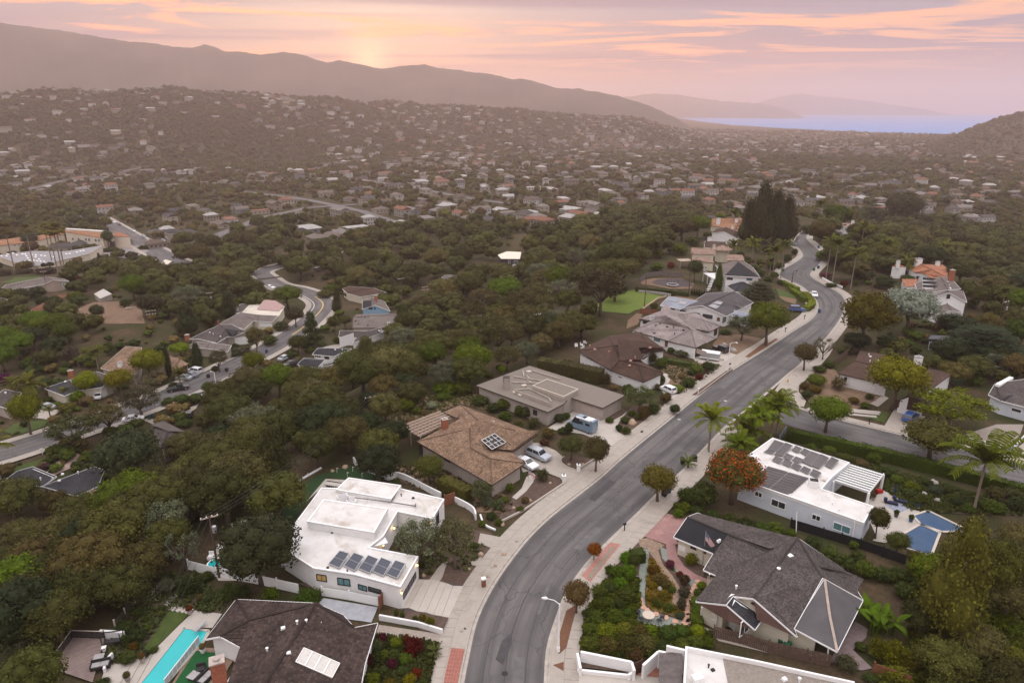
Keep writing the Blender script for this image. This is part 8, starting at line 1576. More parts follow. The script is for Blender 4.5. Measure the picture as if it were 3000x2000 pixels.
wall_line('retaining_wall',6,(1135,985,1490,1050,1715,1120),.75,.25,STUCCO,'white retaining wall below the garage bed');wall_line('retaining_wall',3,(-120,1670,100,1562,490,1302),.35,.2,CONC2,'low pale wall edging the front bed of the brown shake house');wall_line('retaining_wall',3,(610,1185,755,1095),.5,.2,CONC2,'low pale wall beside the drive island');wall_line('edging_kerb',3,(595,1185,510,1155,455,1110,455,1080,480,1060),.2,.15,CONC2,'curved pale edging of the drive island',smooth=3);wall_line('edging_kerb',6,(2060,30,2100,120,2200,170),.3,.25,STUCCO,'white rim of the round planter',smooth=3)
for k,(x,y)in enumerate(((610,1190),(475,1290))):
 p=V(*q1(3,x,y),0);t=thing('gate_pillar','white gate pillar with lantern, '+('upper' if k==0 else 'lower')+' side of the drive','pillar',p);b=MB();b.box((0,0,.6),(.6,.6,1.2));part('pillar',b,STUCCO,t,local=True);b=MB();b.box((0,0,1.26),(.72,.72,.12));part('cap',b,WHITE,t,local=True);b=MB();b.box((0,0,1.5),(.2,.2,.36),0,.7);part('lantern',b,BLACK,t,local=True)
wall_line('board_fence',7,(1850,1150,2100,1210,2352,1290,2700,1370,2920,1420),1.7,.05,FENCEWOOD,'weathered board fence in front of the shingle house','fence',posts=2.4,plank=.2);wall_line('board_fence',8,(960,1480,1300,1600),1.5,.05,REDWOOD,'reddish board fence at the bottom right','fence',posts=2.4,plank=.2);wall_line('board_fence',4,(575,250,700,150,815,60),1.7,.06,FENCEWOOD,'brown board fence beside the corner house','fence',posts=2.4,plank=.25);wall_line('board_fence','B',(100,575,180,520,350,500,590,520),1.8,.06,mat('grey_fence_wood',(.16,.135,.125),.9,var=.3,scale=2),'grey board fence around the play yard','fence',posts=3,plank=.5);wall_line('board_fence','B',(95,935,290,945),1.6,.06,REDWOOD,'red brown fence below the bright lawn','fence',posts=2.4,plank=.4)
wall_line('black_fence',8,(205,140,500,230,840,330,1260,480),1.5,.06,BLACK,'black fence between the solar house and the thicket','fence',posts=2.4);wall_line('stone_wall','B',(80,690,260,705,450,735),.8,.4,ROCKG,'low grey stone wall along the bright lawn');wall_line('stone_wall','B',(130,890,300,770,400,745),.5,.4,ROCK,'low tan stone wall stepping down the lawn edge')
wall_line('yard_wall',4,(1780,905,2240,1010,2352,890),.8,.2,BLUESTUCCO,'pale blue-grey wall around the gravel yard');wall_line('yard_wall',4,(2110,190,2400,250),1.0,.2,STUCCO,'pale wall behind the blue fan palm');wall_line('yard_wall','A',(960,745,1030,785,1100,810),.7,.25,WHITE,'low white wall under the pair of palms');wall_line('yard_wall',4,(100,920,165,825),1.2,.15,mat('slate_wall',(.14,.16,.19),.8),'slate blue wall end at the hedge');wall_line('garden_wall',2,(1210,660,1250,610,1300,590),.8,.35,mat('grey_stone',(.34,.31,.29),.9,var=.3),'curved grey stone wall by the pergola',smooth=3)
wall_line('white_coping',2,(140,1500,250,1400,350,1310,600,1165),.25,.3,WHITE,'white stone coping along the dark side lawn',posts=2.6)
# steps and stepping stones
def stones(name,crop,label,pts,m,r,z=.09):
 t=flat_root(name)
 for k in range(0,len(pts),2):
  p=V(*q1(crop,pts[k],pts[k+1]),z);b=MB();n=7;b.prism([(p.x+r*rnd.uniform(.8,1.15)*math.cos(i*6.283/n),p.y+r*rnd.uniform(.8,1.15)*math.sin(i*6.283/n))for i in range(n)],z-.06,z+.05);link('stepping_stone',b.mesh('stepping_stone',m,p),t,p)
PST=mat('salmon_flagstone',(.50,.29,.21),.85,var=.2,scale=2)
stones('flagstone_path',7,'',(1183,802,1185,832,1200,868,1242,896,1325,935,1412,965,1500,1000),PST,.42);stones('flagstone_path',7,'',(1715,640,1695,672,1675,702,1655,735,1640,765,1628,800,1620,840,1612,880,1612,922,1625,950,1600,985,1630,1000,1590,1025),PST,.5);
sp=flat_root('step_path')
for k,(x,y)in enumerate(((1575,870),(1610,880),(1655,890),(1700,897),(1735,903),(1545,840),(1565,810),(1590,775))):p=V(*q1(5,x,y),.09);b=MB();b.box((0,0,0),(1.0,.55,.1),.9);link('paver',b.mesh('paver',CONC2),sp,p)
st=flat_root('garden_steps')
for k,(x,y)in enumerate(((905,640),(895,655),(870,680))):p=V(*q1(4,x,y),.12+.08*(2-k));b=MB();b.box((0,0,0),(5.2,.8,.18),-.25);link('step',b.mesh('step',CONC2),st,p)
bs=flat_root('brick_strip');L_=cut(KL,2100,1872);BRP=mat('brick_pavers',(.34,.13,.10),.85,var=.3,scale=6)
for r_ in range(5):slabs(bs,L_,.25+r_*.32,.53+r_*.32,.55,.135,BRP,1,.02,.06,'brick')
# ---------------------------------------------------------------- pools and garden life
WATER=mat('pool_water',(0.01,0.42,0.42),0.05,c2=(0.012,0.36,0.38),scale=.3,spec=.5);COVER=mat('blue_pool_cover',(.035,.075,.15),.6,c2=(.055,.095,.16),scale=.4)
def pool(name,crop,pts,m,label,rim=CONC2,z=.1):
 P=[V(*p,z)for p in q(crop,*pts)];t=thing(name,label,'pool',P[0]);b=MB();b.face(P);o=part('water',b,m,t)
 if o.data.polygons[0].normal.z<0:o.data.flip_normals()
 f=MB()
 for a,c in zip(P,P[1:]+P[:1]):f.beam(a+Vector((0,0,.03)),c+Vector((0,0,.03)),.35,.12)
 part('coping',f,rim,t);return t
pool('swimming_pool',5,(1270,1590,1690,1060,1920,1090,1870,1190,1500,1600),WATER,'long turquoise swimming pool with diving board');pool('covered_pool',8,(1250,195,1400,108,1580,190,1500,400,1270,330),COVER,'pool under a blue cover, near part',CT);pool('covered_pool',8,(1330,30,1470,-15,1860,175,1600,180,1400,110),COVER,'pool under a blue cover, far part',CT)
p0,p1=V(*q1(5,1790,1090),.6),V(*q1(5,1880,1000),.6);b=MB();b.beam(p0,p1,.5,.07);solo('diving_board',b,mat('board_grey',(.35,.34,.34),.6),'grey diving board over the turquoise pool','diving board',p0);
t=thing('pool_rail','white rail with glass along the turquoise pool','railing',V(*q1(5,1830,1180),0));A_,B_=V(*q1(5,1835,1195),.2),V(*q1(5,1520,1600),.2)
for k in range(10):b=MB();p=A_.lerp(B_,k/9);b.tube([p,p+Vector((0,0,1.0))],.035,5);part('post',b,WHITE,t)
for k in range(9):b=MB();u,v=A_.lerp(B_,(k+.06)/9),A_.lerp(B_,(k+.94)/9);b.beam(u+Vector((0,0,.5)),v+Vector((0,0,.5)),.03,.8);part('pane',b,mat('rail_glass',(.45,.5,.52),.1,spec=.7),t)
b=MB();b.beam(A_+Vector((0,0,1.02)),B_+Vector((0,0,1.02)),.07,.06);part('rail',b,WHITE,t)
patch('green_terrace',q(5,1590,1590,1800,1270,2090,1300,1960,1480,1900,1600),GREENCARPET,.25);patch('terrace_border',q(5,1560,1600,1790,1240,2210,1250,2090,1440,2000,1600),mat('terrace_boards',(.25,.17,.12),.8,var=.25),.12)
def deck():
 t=thing('timber_deck','mauve brown plank deck with glass railing at the lower left','deck',V(*q1(5,800,1350),0));A,B,C,D=[V(*q1(5,*p),.2)for p in((670,1150),(960,1160),(850,1560),(470,1430))]
 for k in range(30):b=MB();b.beam(A.lerp(D,(k+.5)/30),B.lerp(C,(k+.5)/30),(A-D).length/30-.02,.05);part('plank',b,mat('deck_boards',(.27,.20,.18),.75,var=.18,scale=2),t)
 for a,c in((A,B),(A,D)):
  n=5
  for k in range(n+1):b=MB();p=a.lerp(c,k/n);b.tube([p,p+Vector((0,0,1.05))],.035,5);part('post',b,BLACK,t)
  b=MB();b.beam(a+Vector((0,0,1.07)),c+Vector((0,0,1.07)),.1,.05);part('rail',b,CT,t)
  for k in range(n):b=MB();b.beam(a.lerp(c,(k+.04)/n)+Vector((0,0,.55)),a.lerp(c,(k+.96)/n)+Vector((0,0,.55)),.02,.85);part('pane',b,mat('smoked_glass',(.05,.045,.045),.1,spec=.7),t)
deck();wall_line('deck_wall',5,(930,1150,1150,1165),1.1,.3,STUCCO,'white wall at the end of the plank deck');wall_line('deck_wall',5,(965,1480,985,1400,1040,1330),.7,.25,STUCCO,'white wall stepping beside the plank deck',smooth=3);wall_line('hill_rail',5,(1060,1060,1410,650),1.0,.03,mat('mesh_fence',(.07,.06,.05),.7),'railing with pale top on the brink above the canyon','fence',posts=2.0,pm=CT)
def furn(name,label,cat,crop,x,y,boxes,rz=.6,z=.05,group=None):
 p=V(*q1(crop,x,y),z);t=thing(name,label,cat,p,rz,group)
 for nm,c,d,m in boxes:b=MB();b.box(c,d);part(nm,b,m,t,local=True)
WICK=mat('dark_wicker',(.03,.028,.03),.7,local=True);CUSH=mat('grey_cushion',(.34,.32,.31),.9,local=True);NAVY=mat('navy_fabric',(.02,.028,.06),.85,local=True)
SOFA=[('base',(0,0,.2),(2.0,.85,.4),WICK),('backrest',(0,.4,.6),(2.0,.12,.5),WICK),('arm',(-.95,0,.5),(.12,.85,.3),WICK),('arm',(.95,0,.5),(.12,.85,.3),WICK),('cushion',(-.45,-.05,.46),(.85,.7,.14),CUSH),('cushion',(.45,-.05,.46),(.85,.7,.14),CUSH)]
furn('outdoor_sofa','dark wicker sofa with grey cushions on the green terrace','sofa',5,1890,1540,SOFA,1.2,.3);furn('outdoor_armchair','dark wicker armchair on the green terrace','chair',5,1850,1460,[('base',(0,0,.2),(1.0,.9,.4),WICK),('backrest',(0,.4,.6),(1.0,.12,.5),WICK),('cushion',(0,-.05,.46),(.8,.7,.12),WICK)],.3,.3);furn('coffee_table','pale square coffee table on the green terrace','table',5,1780,1520,[('top',(0,0,.4),(1.1,1.0,.08),CUSH),('base',(0,0,.18),(.9,.8,.36),WICK)],1.2,.3)
furn('outdoor_sofa','black wicker sofa on the plank deck','sofa',5,930,1420,SOFA,.3,.25);furn('deck_ottoman','black ottoman on the plank deck','ottoman',5,915,1350,[('base',(0,0,.2),(1.1,.9,.36),WICK),('cushion',(0,0,.42),(1.05,.85,.1),CUSH)],.3,.25);furn('side_table','small white table on the plank deck','table',5,960,1270,[('top',(0,0,.5),(.5,.5,.06),WHITE),('leg',(0,0,.24),(.3,.3,.46),WHITE)],.3,.25);furn('swing_bench','black framed swing bench on the plank deck','bench',5,1045,1210,[('post',(-1.0,-.5,.9),(.08,.08,1.8),BLACK),('post',(1.0,-.5,.9),(.08,.08,1.8),BLACK),('post',(-1.0,.5,.9),(.08,.08,1.8),BLACK),('post',(1.0,.5,.9),(.08,.08,1.8),BLACK),('beam',(0,0,1.8),(2.1,.1,.1),BLACK),('seat',(0,0,.5),(1.7,.6,.1),WICK)],.2,.25)
for k,(x,y)in enumerate(((1130,1490),(1215,1475))):furn('sun_lounger','navy sun lounger by the blue umbrella, '+('left' if k==0 else 'right')+' one','sun lounger',4,x,y,[('frame',(0,0,.25),(2.0,.7,.08),BLACK),('mattress',(.2,0,.34),(1.5,.64,.12),NAVY),('backrest',(-.85,0,.6),(.5,.64,.45),NAVY),('pillow',(-.6,0,.5),(.3,.45,.12),CUSH),('leg',(-.8,0,.12),(.08,.6,.24),BLACK),('leg',(.8,0,.12),(.08,.6,.24),BLACK)],-.5,.08,'sun loungers')
patch('outdoor_rug',q(4,1070,1500,1180,1465,1320,1530,1190,1575),mat('blue_pattern_rug',(.10,.13,.22),.95,c2=(.42,.42,.44),scale=5),.08)
p=V(*q1(4,1155,1440),0);t=thing('garden_umbrella','furled navy umbrella between the loungers','umbrella',p);b=MB();b.tube([(0,0,0),(0,0,2.7)],.04,6);part('pole',b,BLACK,t,local=True);b=MB();b.lathe((0,0,1.1),[(0,.2),(.5,.24),(1.3,.1),(1.55,.03)],8);part('canopy',b,NAVY,t,local=True);b=MB();b.cyl((0,0,0),.3,.1,10);part('base',b,BLACK,t,local=True)
POT=mat('blue_pot',(.03,.10,.18),.4);
for k,(crop,x,y,c,lab,m)in enumerate(((4,1370,1515,MG,'blue pot with a citrus bush by the covered pool',POT),(8,1310,85,MG,'blue pot with ferns on the pool corner',POT),(8,1175,40,DG,'dark round planter on the pool terrace',mat('dark_pot',(.08,.08,.085),.6)),(4,965,1455,TN,'planter with dry bush by the pergola post',TAUPE),(5,1865,1285,TN,'white pot with bronze grass on the green terrace',WHITE),(5,1745,930,RD,'pot with red plant at the paver path',TAUPE),(5,1310,1370,(0.10,0.07,0.03),'urn with palm at the pool deck steps',TAUPE),(5,1175,1545,(0.12,0.10,0.04),'pot with yellow plant on the lower terrace',TAUPE))):
 p=V(*q1(crop,x,y),.1 if crop!=5 else .3);t=thing('planter',lab,'planter',p);b=MB();b.lathe((0,0,0),[(0,.22),(.5,.34),(.55,.36)],12);part('pot',b,m,t,local=True);o=link('foliage',ARCH['bush'][0][k%4],t,(0,0,.45));o.scale=(.95,.95,.9);o.color=(*c,1)
p=V(*q1(4,1020,1385),.1);b=MB();b.box(tuple(p+Vector((0,0,.3))),(1.0,.7,.5),.2,.9);solo('red_cooler',b,mat('red_plastic',(.40,.02,.02),.5),'red box beside the pergola post','box',p)
p=V(*q1(7,1252,985),.1);t=thing('garden_table','round mosaic garden table on the green gravel','table',p);b=MB();b.cyl((0,0,.7),.75,.05,20);part('top',b,mat('mosaic_top',(.55,.47,.38),.6,c2=(.40,.33,.28),scale=9,local=True),t,local=True)
for k in range(4):b=MB();a=k*1.57;b.tube([(.45*math.cos(a),.45*math.sin(a),.0),(.2*math.cos(a),.2*math.sin(a),.7)],.03,5);part('leg',b,BLACK,t,local=True)
for k,(x,y,rz)in enumerate(((1185,1000,.3),(1160,940,1.2),(1350,1015,3.4),(1378,985,3.0))):furn('garden_chair',['iron garden chair left of the mosaic table, nearer','iron garden chair left of the mosaic table, farther','iron garden chair right of the mosaic table, nearer','iron garden chair right of the mosaic table, farther'][k],'chair',7,x,y,[('seat',(0,0,.45),(.5,.5,.04),BLACK)]+[('leg',(sx*.22,sy*.22,.22),(.03,.03,.45),BLACK)for sx in(-1,1)for sy in(-1,1)]+[('back_slat',(-.24,s*.16,.7),(.03,.03,.5),BLACK)for s in(-1,0,1)]+[('back_rail',(-.24,0,.95),(.04,.5,.04),BLACK)],rz,.1,'iron garden chairs')
# bar stools and spa behind the white house
t=thing('outdoor_bar','white outdoor kitchen counter behind the white house','counter',V(*q1(2,720,1320),0),0);b=MB();b.beam(V(*q1(2,640,1300),1.0),V(*q1(2,810,1325),1.0),1.0,.1);part('top',b,CONC2,t);b=MB();b.beam(V(*q1(2,650,1305),.45),V(*q1(2,800,1328),.45),.6,.9);part('base',b,BLACK,t)
for k,x in enumerate((655,697,732,765)):furn('bar_stool',['first','second','third','fourth'][k]+' white bar stool from the lawn end of the counter','stool',2,x,1348+k*5,[('seat',(0,0,.7),(.4,.4,.05),WHITE),('backrest',(0,.18,.88),(.4,.04,.3),WHITE)]+[('leg',(sx*.16,sy*.16,.35),(.04,.04,.7),WHITE)for sx in(-1,1)for sy in(-1,1)],.3,.06,'white bar stools')
p=V(*q1(5,1985,510),0);t=thing('hot_tub','round white hot tub beside the transformer pole','hot tub',p);b=MB();b.lathe((0,0,0),[(0,1.1),(.7,1.15),(.8,1.1)],20);part('shell',b,WHITE,t,local=True);b=MB();b.cyl((0,0,.76),.9,.06,20);part('water',b,WATER,t,local=True)
for k in range(4):p=V(*q1(2,(745,840,890,975)[k],(1205,1245,1195,1250)[k]),.06);b=MB();b.tube([p,p+Vector((0,0,1.0))],.03,4);b.face([p+Vector((0,0,1.0)),p+Vector((0,0,.75)),p+Vector((.35,0,.88))]);solo('golf_flag',b,WHITE,['leftmost','second','third','rightmost'][k]+' small white flag on the putting green','flag',p,'putting green flags')
# stars and stripes
def flag(crop,base,h,w,ht,tilt,label,ang,hang=True):
 p=V(*q1(crop,*base),0)if crop!=3 else V(*q1(crop,*base),0);t=thing('flag_pole',label,'flag',p,ang);b=MB();b.tube([(0,0,0),(0,0,h)],[.05,.035],6);part('pole',b,STEEL,t,local=True);top=h-.15;RS=mat('flag_red',(.42,.03,.04),.8,local=True);FB=mat('flag_blue',(.03,.05,.17),.8,local=True);FW=mat('flag_white',(.72,.71,.70),.8,local=True)
 for k in range(13):
  b=MB();n=6
  for s in range(n):
   x0,x1=.03+s*w/n,.03+(s+1)*w/n;f=lambda x:.10*math.sin(x*5);dz=lambda x:-tilt*x;z1,z0_=top-k*ht/13,top-(k+1)*ht/13
   if k<7 and x1<=w*.42:continue
   b.face([(x0,f(x0),z0_+dz(x0)),(x1,f(x1),z0_+dz(x1)),(x1,f(x1),z1+dz(x1)),(x0,f(x0),z1+dz(x0))])
  part('stripe',b,RS if k%2==0 else FW,t,local=True)
 b=MB();n=3
 for s in range(n):x0,x1=.03+s*w*.4/n,.03+(s+1)*w*.4/n;f=lambda x:.10*math.sin(x*5);b.face([(x0,f(x0),top-ht*.54-tilt*x0),(x1,f(x1),top-ht*.54-tilt*x1),(x1,f(x1),top-tilt*x1),(x0,f(x0),top-tilt*x0)])
 c=part('canton',b,FB,t,local=True);sb=MB()
 for i in range(5):
  for j in range(4):x=.08+j*w*.1;z=top-tilt*x-ht*(.06+.1*i);sb.box((x,.10*math.sin(x*5)-.012,z),(.05,.012,.05))
 part('stars',sb,FW,c,local=True,kind='stuff')
flag(7,(1748,490),5.6,1.3,1.25,1.3,'flagpole with hanging stars and stripes before the shingle house',-.3);flag(3,(150,1290),2.6,1.1,.75,1.0,'stars and stripes on a low pole at the brown shake drive',-.2)
p=V(*q1(4,180,375),.1);t=thing('fire_hydrant','yellow fire hydrant on the street corner','hydrant',p);b=MB();b.lathe((0,0,0),[(0,.2),(.06,.2),(.08,.13),(.55,.13),(.62,.16),(.75,.1),(.82,.03)],10);part('body',b,mat('hydrant_yellow',(.55,.36,.03),.5),t,local=True);b=MB();b.tube([(-.25,0,.48),(.25,0,.48)],.07,8);part('outlet',b,mat('hydrant_yellow',(.55,.36,.03),.5),t,local=True)
# red timber deck on the left hill, picnic tables, trampoline, white garden seats
def red_deck():
 A,B,C,D=[on_ground(*q1('E',*p))for p in((540,1400),(920,1180),(800,1120),(430,1330))];z=max(A.z,B.z)+3.0;A,B,C,D=[V(*q1('E',*p),z)for p in((540,1335),(925,1105),(800,1105),(430,1300))]
 t=thing('hill_deck','long red timber deck on stilts below the grey gable','deck',(A.x,A.y,z-3));n=26
 for k in range(n):b=MB();b.beam(A.lerp(B,(k+.5)/n),D.lerp(C,(k+.5)/n),(A-B).length/n-.03,.06);part('plank',b,REDWOOD,t)
 for k in range(9):b=MB();p=A.lerp(B,k/8);b.tube([p-Vector((0,0,.1)),p+Vector((0,0,1.1))],.07,4);part('post',b,REDWOOD,t)
 for h in(.35,.7,1.1):b=MB();b.beam(A+Vector((0,0,h)),B+Vector((0,0,h)),.06,.1);part('rail',b,REDWOOD,t);b=MB();b.beam(A+Vector((0,0,h)),D+Vector((0,0,h)),.06,.1);part('rail',b,REDWOOD,t)
 for p in(A,A.lerp(B,.3),A.lerp(B,.7),D):b=MB();b.tube([(p.x,p.y,gz(p.x,p.y)-.5),p],.15,6);part('stilt',b,TIM,t)
red_deck()
for k,(x,y)in enumerate(((1075,1330),(1775,1300))):
 p=on_ground(*q1('E',x,y));t=thing('picnic_table','weathered picnic table on the dry slope, '+('by the red deck' if k==0 else 'by the oak'),'table',p,.5);m=mat('bleached_wood',(.36,.29,.23),.85)
 for nm,c,d in(('top',(0,0,.75),(1.9,.8,.06)),('bench',(0,.75,.45),(1.9,.28,.05)),('bench',(0,-.75,.45),(1.9,.28,.05)),('leg',(.6,0,.37),(.1,1.3,.74)),('leg',(-.6,0,.37),(.1,1.3,.74))):b=MB();b.box(c,d);part(nm,b,m,t,local=True)
p=V(*q1('B',470,615),.1);t=thing('trampoline','round trampoline with dark safety net on the play yard','trampoline',p);b=MB();b.cyl((0,0,.5),1.9,.06,20);part('mat',b,BLACK,t,local=True);b=MB();b.tube([(1.95*math.cos(a),1.95*math.sin(a),.5)for a in np.linspace(0,6.283,21)],.1,5);part('rim',b,WHITE,t,local=True)
for k in range(8):b=MB();a=k*.785;b.tube([(1.95*math.cos(a),1.95*math.sin(a),0),(1.95*math.cos(a),1.95*math.sin(a),2.4)],.04,4);part('post',b,BLACK,t,local=True)
for k,(x,y)in enumerate(((590,55),(640,45),(670,25),(645,70))):furn('garden_chair',['first','second','third','fourth'][k]+' white garden seat from the left behind the chocolate roof','chair',3,x,y,[('seat',(0,0,.4),(.8,.7,.1),WHITE),('backrest',(0,.35,.75),(.8,.08,.7),WHITE),('arm',(-.4,0,.58),(.08,.7,.08),WHITE),('arm',(.4,0,.58),(.08,.7,.08),WHITE),('leg',(-.3,-.2,.18),(.1,.1,.36),WHITE),('leg',(.3,-.2,.18),(.1,.1,.36),WHITE)],k*1.3,.06,'white garden seats')
for k,(x,y)in enumerate(((620,1645),(650,1620),(690,1560),(720,1545),(760,1535))):furn('patio_chair','white cushioned patio chair behind the white house beside '+['the hot tub','the white fence','the oak','the fire table','the dark lawn'][k],'chair','P',x,y-10,[('base',(0,0,.25),(.9,.9,.4),WHITE),('backrest',(0,.4,.65),(.9,.15,.5),WHITE),('cushion',(0,-.05,.48),(.75,.7,.12),mat('white_cushion',(.7,.68,.66),.9,local=True))],k*.9,.1,'white patio chairs')

for k,(c_,x,y)in enumerate(((3,1985,380),(3,1960,545),(3,1535,715),(7,560,700),(6,2285,1480))):p=V(*q1(c_,x,y),0);b=MB();b.cyl((p.x,p.y,-.05),.36,.06,14);solo('manhole_cover',b,STEEL if k<3 else BLACK,'round manhole cover in the ridge road, '+['by the street lamp','before the white mailbox','before the camper drive','by the rust orange tree','by the brick strip'][k],'manhole cover',p)
# ---------------------------------------------------------------- woods, far trees and the town below
def sample_poly(poly,n,g,off=4.0):
 P=np.array(poly,float);lo,hi=P.min(0),P.max(0);out=[]
 c=g.uniform(lo,hi,(n*3,2));c=c[inside(c,P)][:n];return c
LM=[(150,1600,'above the timber deck'),(560,1480,'between the transformer pole and the putting green'),(330,1480,'behind the tall dark shade tree'),(640,1300,'below the street of parked cars'),(820,1330,'beside the brown shake roof'),(930,1130,'below the pair of blue-grey roofs'),(1080,1180,'beside the pale crossarm'),(1150,990,'under the tan gravel roof'),(1250,1080,'behind the flat tan roof'),(1350,900,'round the dry glade'),(1480,1010,'beside the pole in the brush'),(1600,800,'below the bright lawn'),(1750,850,'next to the bright lawn'),(1500,720,'around the dark shingled tower house'),(1800,660,'on the brow before the town'),(2000,620,'on the crest near the dark pines'),(1300,720,'in the dip beyond the canyon'),(1000,780,'between the bend and the canyon'),
 (700,840,'behind the flat pink roof'),(500,820,'above the dry slope'),(300,830,'under the tall fan palms'),(100,850,'beside the grey gabled house'),(80,1000,'below the red timber deck'),(560,730,'beside the school street'),(780,700,'in the hollow past the school'),(2500,720,'right of the far bend'),(2700,720,'behind the red tiled villa'),(2900,800,'on the slope past the white house'),(2800,980,'beside the dark garden studio'),(2900,1080,'near the blue-grey palm'),(2850,1700,'behind the feathery conifer'),(2700,1850,'in the jungle of garden plants'),(2600,600,'on the rise by the eucalyptus')]
def near_lm(px,py):return min(LM,key=lambda l:(l[0]-px)**2+(l[1]-py)**2)[2]
def tone_word(c):return{OAKC:'dark olive',OLIVE:'dusty olive',GREEN:'mid green',LIME:'bright green',GREY:'grey green',DARK:'deep green',BROWN:'brownish'}[c]
WOODS=[]
def wood(poly,spacing,kinds,seed,crown_off=4.5,hmin=5,hmax=10.5,hold=()):
 g=np.random.default_rng(seed);c=sample_poly(poly,1500 if seed<3 else 700,g);pts=[]
 for a,b in c:
  p=on_ground(a,b,crown_off)
  if all((p.x-o.x)**2+(p.y-o.y)**2>(spacing*(0.75+0.5*rr))**2 for o,rr in pts):
   pts.append((p,g.uniform()))
  if len(pts)>420:break
 for p,rr in pts:
  k=g.choice(len(kinds),p=np.array([x[2]for x in kinds])/sum(x[2]for x in kinds));h=g.uniform(hmin,hmax);w=h*g.uniform(0.95,1.35)*(0.8 if kinds[k][0]=='tall' else 1)
  z=gz(p.x,p.y);WOODS.append((Vector((p.x,p.y,z)),kinds[k][0],kinds[k][1],w,h))
OAKMIX=[('oak',OAKC,6),('oak',OLIVE,3.2),('oak',DARK,2),('round',GREEN,1),('airy',GREY,0.6),('oak',BROWN,1.0),('sparse',GREY,.4),('tall',OAKC,.6)]
wood(q('P',0,1430,140,1440,330,1480,480,1400,540,1300,600,1200,650,1140,720,1125,880,1105,1000,1080,1090,1030,1180,1060,1240,1110,1130,1180,1180,1290,1150,1350,1060,1370,920,1390,780,1470,660,1520,590,1600,530,1670,420,1730,330,1820,180,1850,130,2000,0,2000),5.2,OAKMIX,1)
wood(q('P',1180,1060,1090,1020,1150,960,1160,900,1250,870,1340,830,1350,900,1480,890,1580,880,1640,930,1750,880,1700,960,1640,1010,1540,1020,1430,1080,1250,1110),5.8,OAKMIX+[('airy',OLIVE,3)],2,hmin=6,hmax=9)
wood(q('P',1250,870,1400,790,1440,770,1530,770,1560,700,1700,640,1900,590,2010,600,2060,640,1980,690,1900,740,1840,790,1820,850,1740,840,1640,900,1560,870,1480,880,1350,880),8.5,OAKMIX+[('airy',OLIVE,2)],3,hmin=7,hmax=12)
wood(q('P',160,800,300,760,440,770,540,800,640,820,760,840,780,870,690,900,620,930,540,950,500,890,430,870,330,860,240,850),8.5,OAKMIX+[('tall',DARK,2),('round',LIME,0.6)],4,hmin=7,hmax=11)
wood(q('P',640,760,780,740,1000,690,1150,650,1400,640,1500,660,1440,740,1300,790,1180,830,1060,830,960,780,860,800,800,760),10.5,OAKMIX+[('round',LIME,1),('round',GREEN,2)],5,hmin=7,hmax=12)
wood(q('P',2440,740,2560,700,2700,690,2850,720,3000,720,3000,1010,2900,960,2860,900,2780,830,2700,760,2560,790,2460,790),8.5,OAKMIX+[('round',GREEN,2)],6,hmin=6,hmax=10)
wood(q('P',2400,690,2440,640,2540,620,2700,640,2900,660,3000,680,3000,730,2700,690,2500,700),9.5,OAKMIX+[('tall',DARK,1.5)],7,hmin=8,hmax=13)
wood(q('P',2680,1750,2760,1600,2900,1560,3000,1560,3000,2000,2760,2000,2740,1860),5.2,[('oak',GREEN,3),('oak',OAKC,3),('airy',GREEN,1),('round',OLIVE,1)],8,hmin=4,hmax=7)
wood(q('P',0,940,120,930,220,960,180,1030,0,1070),7.5,[('round',GREEN,3),('oak',DARK,1)],9,hmin=7,hmax=9)
wood(q('P',0,850,100,890,330,870,270,940,200,930,100,930,0,930),8,OAKMIX,10,hmin=5,hmax=8)
wood(q('P',2440,960,2560,1000,2700,980,2850,1000,3000,1050,3000,1090,2860,1080,2760,1070,2620,1030),6.5,OAKMIX,12,hmin=4,hmax=7)
wood(q('P',0,640,200,600,330,640,300,690,100,700,0,700),13,OAKMIX,13,hmin=9,hmax=13)
wood(q('P',530,700,700,660,900,640,760,740,620,760,540,770),14,OAKMIX+[('round',GREEN,2)],14,hmin=8,hmax=14)
wood(q('P',60,1700,180,1640,300,1570,450,1560,545,1590,450,1680,330,1760,200,1810,60,1850),4.6,OAKMIX,15,3.0,5,8)
wood(q('P',560,770,700,735,790,745,720,810,620,840),8,OAKMIX,16);wood(q('P',960,770,1100,750,1220,800,1160,880,1080,850,1000,830),8,OAKMIX,17)
def plant_woods():
 items=[]
 for p,kind,c,w,h in WOODS:
  a=pix(p);
  if any(inside(np.array([[p.x,p.y]]),k)[0]for k in KEEP_OUT if abs(k[0,0]-p.x)+abs(k[0,1]-p.y)<70):continue
  items.append((w*h/a[2]**2,p,kind,c,w,h,a))
 items.sort(key=lambda t:-t[0])
 for s,p,kind,c,w,h,a in items[:235]:
  nm={'oak':'oak_tree','round':'leafy_tree','airy':'wispy_tree','tall':'tall_tree','sparse':'bare_tree'}[kind]
  size='large' if w>10.5 else 'small' if w<7 else 'spreading'
  lm=near_lm(a[0],a[1]-h*0.5/a[2]*FPX)
  plant(kind,p,w,h,c,nm,f"{size} {tone_word(c)} {nm.replace('_', ' ').replace(' tree', '')} {lm}",'tree',f'trees of the wood {lm}',parts=a[2]<330)
 return[(p,w,h,c)for s,p,kind,c,w,h,a in items[235:]]
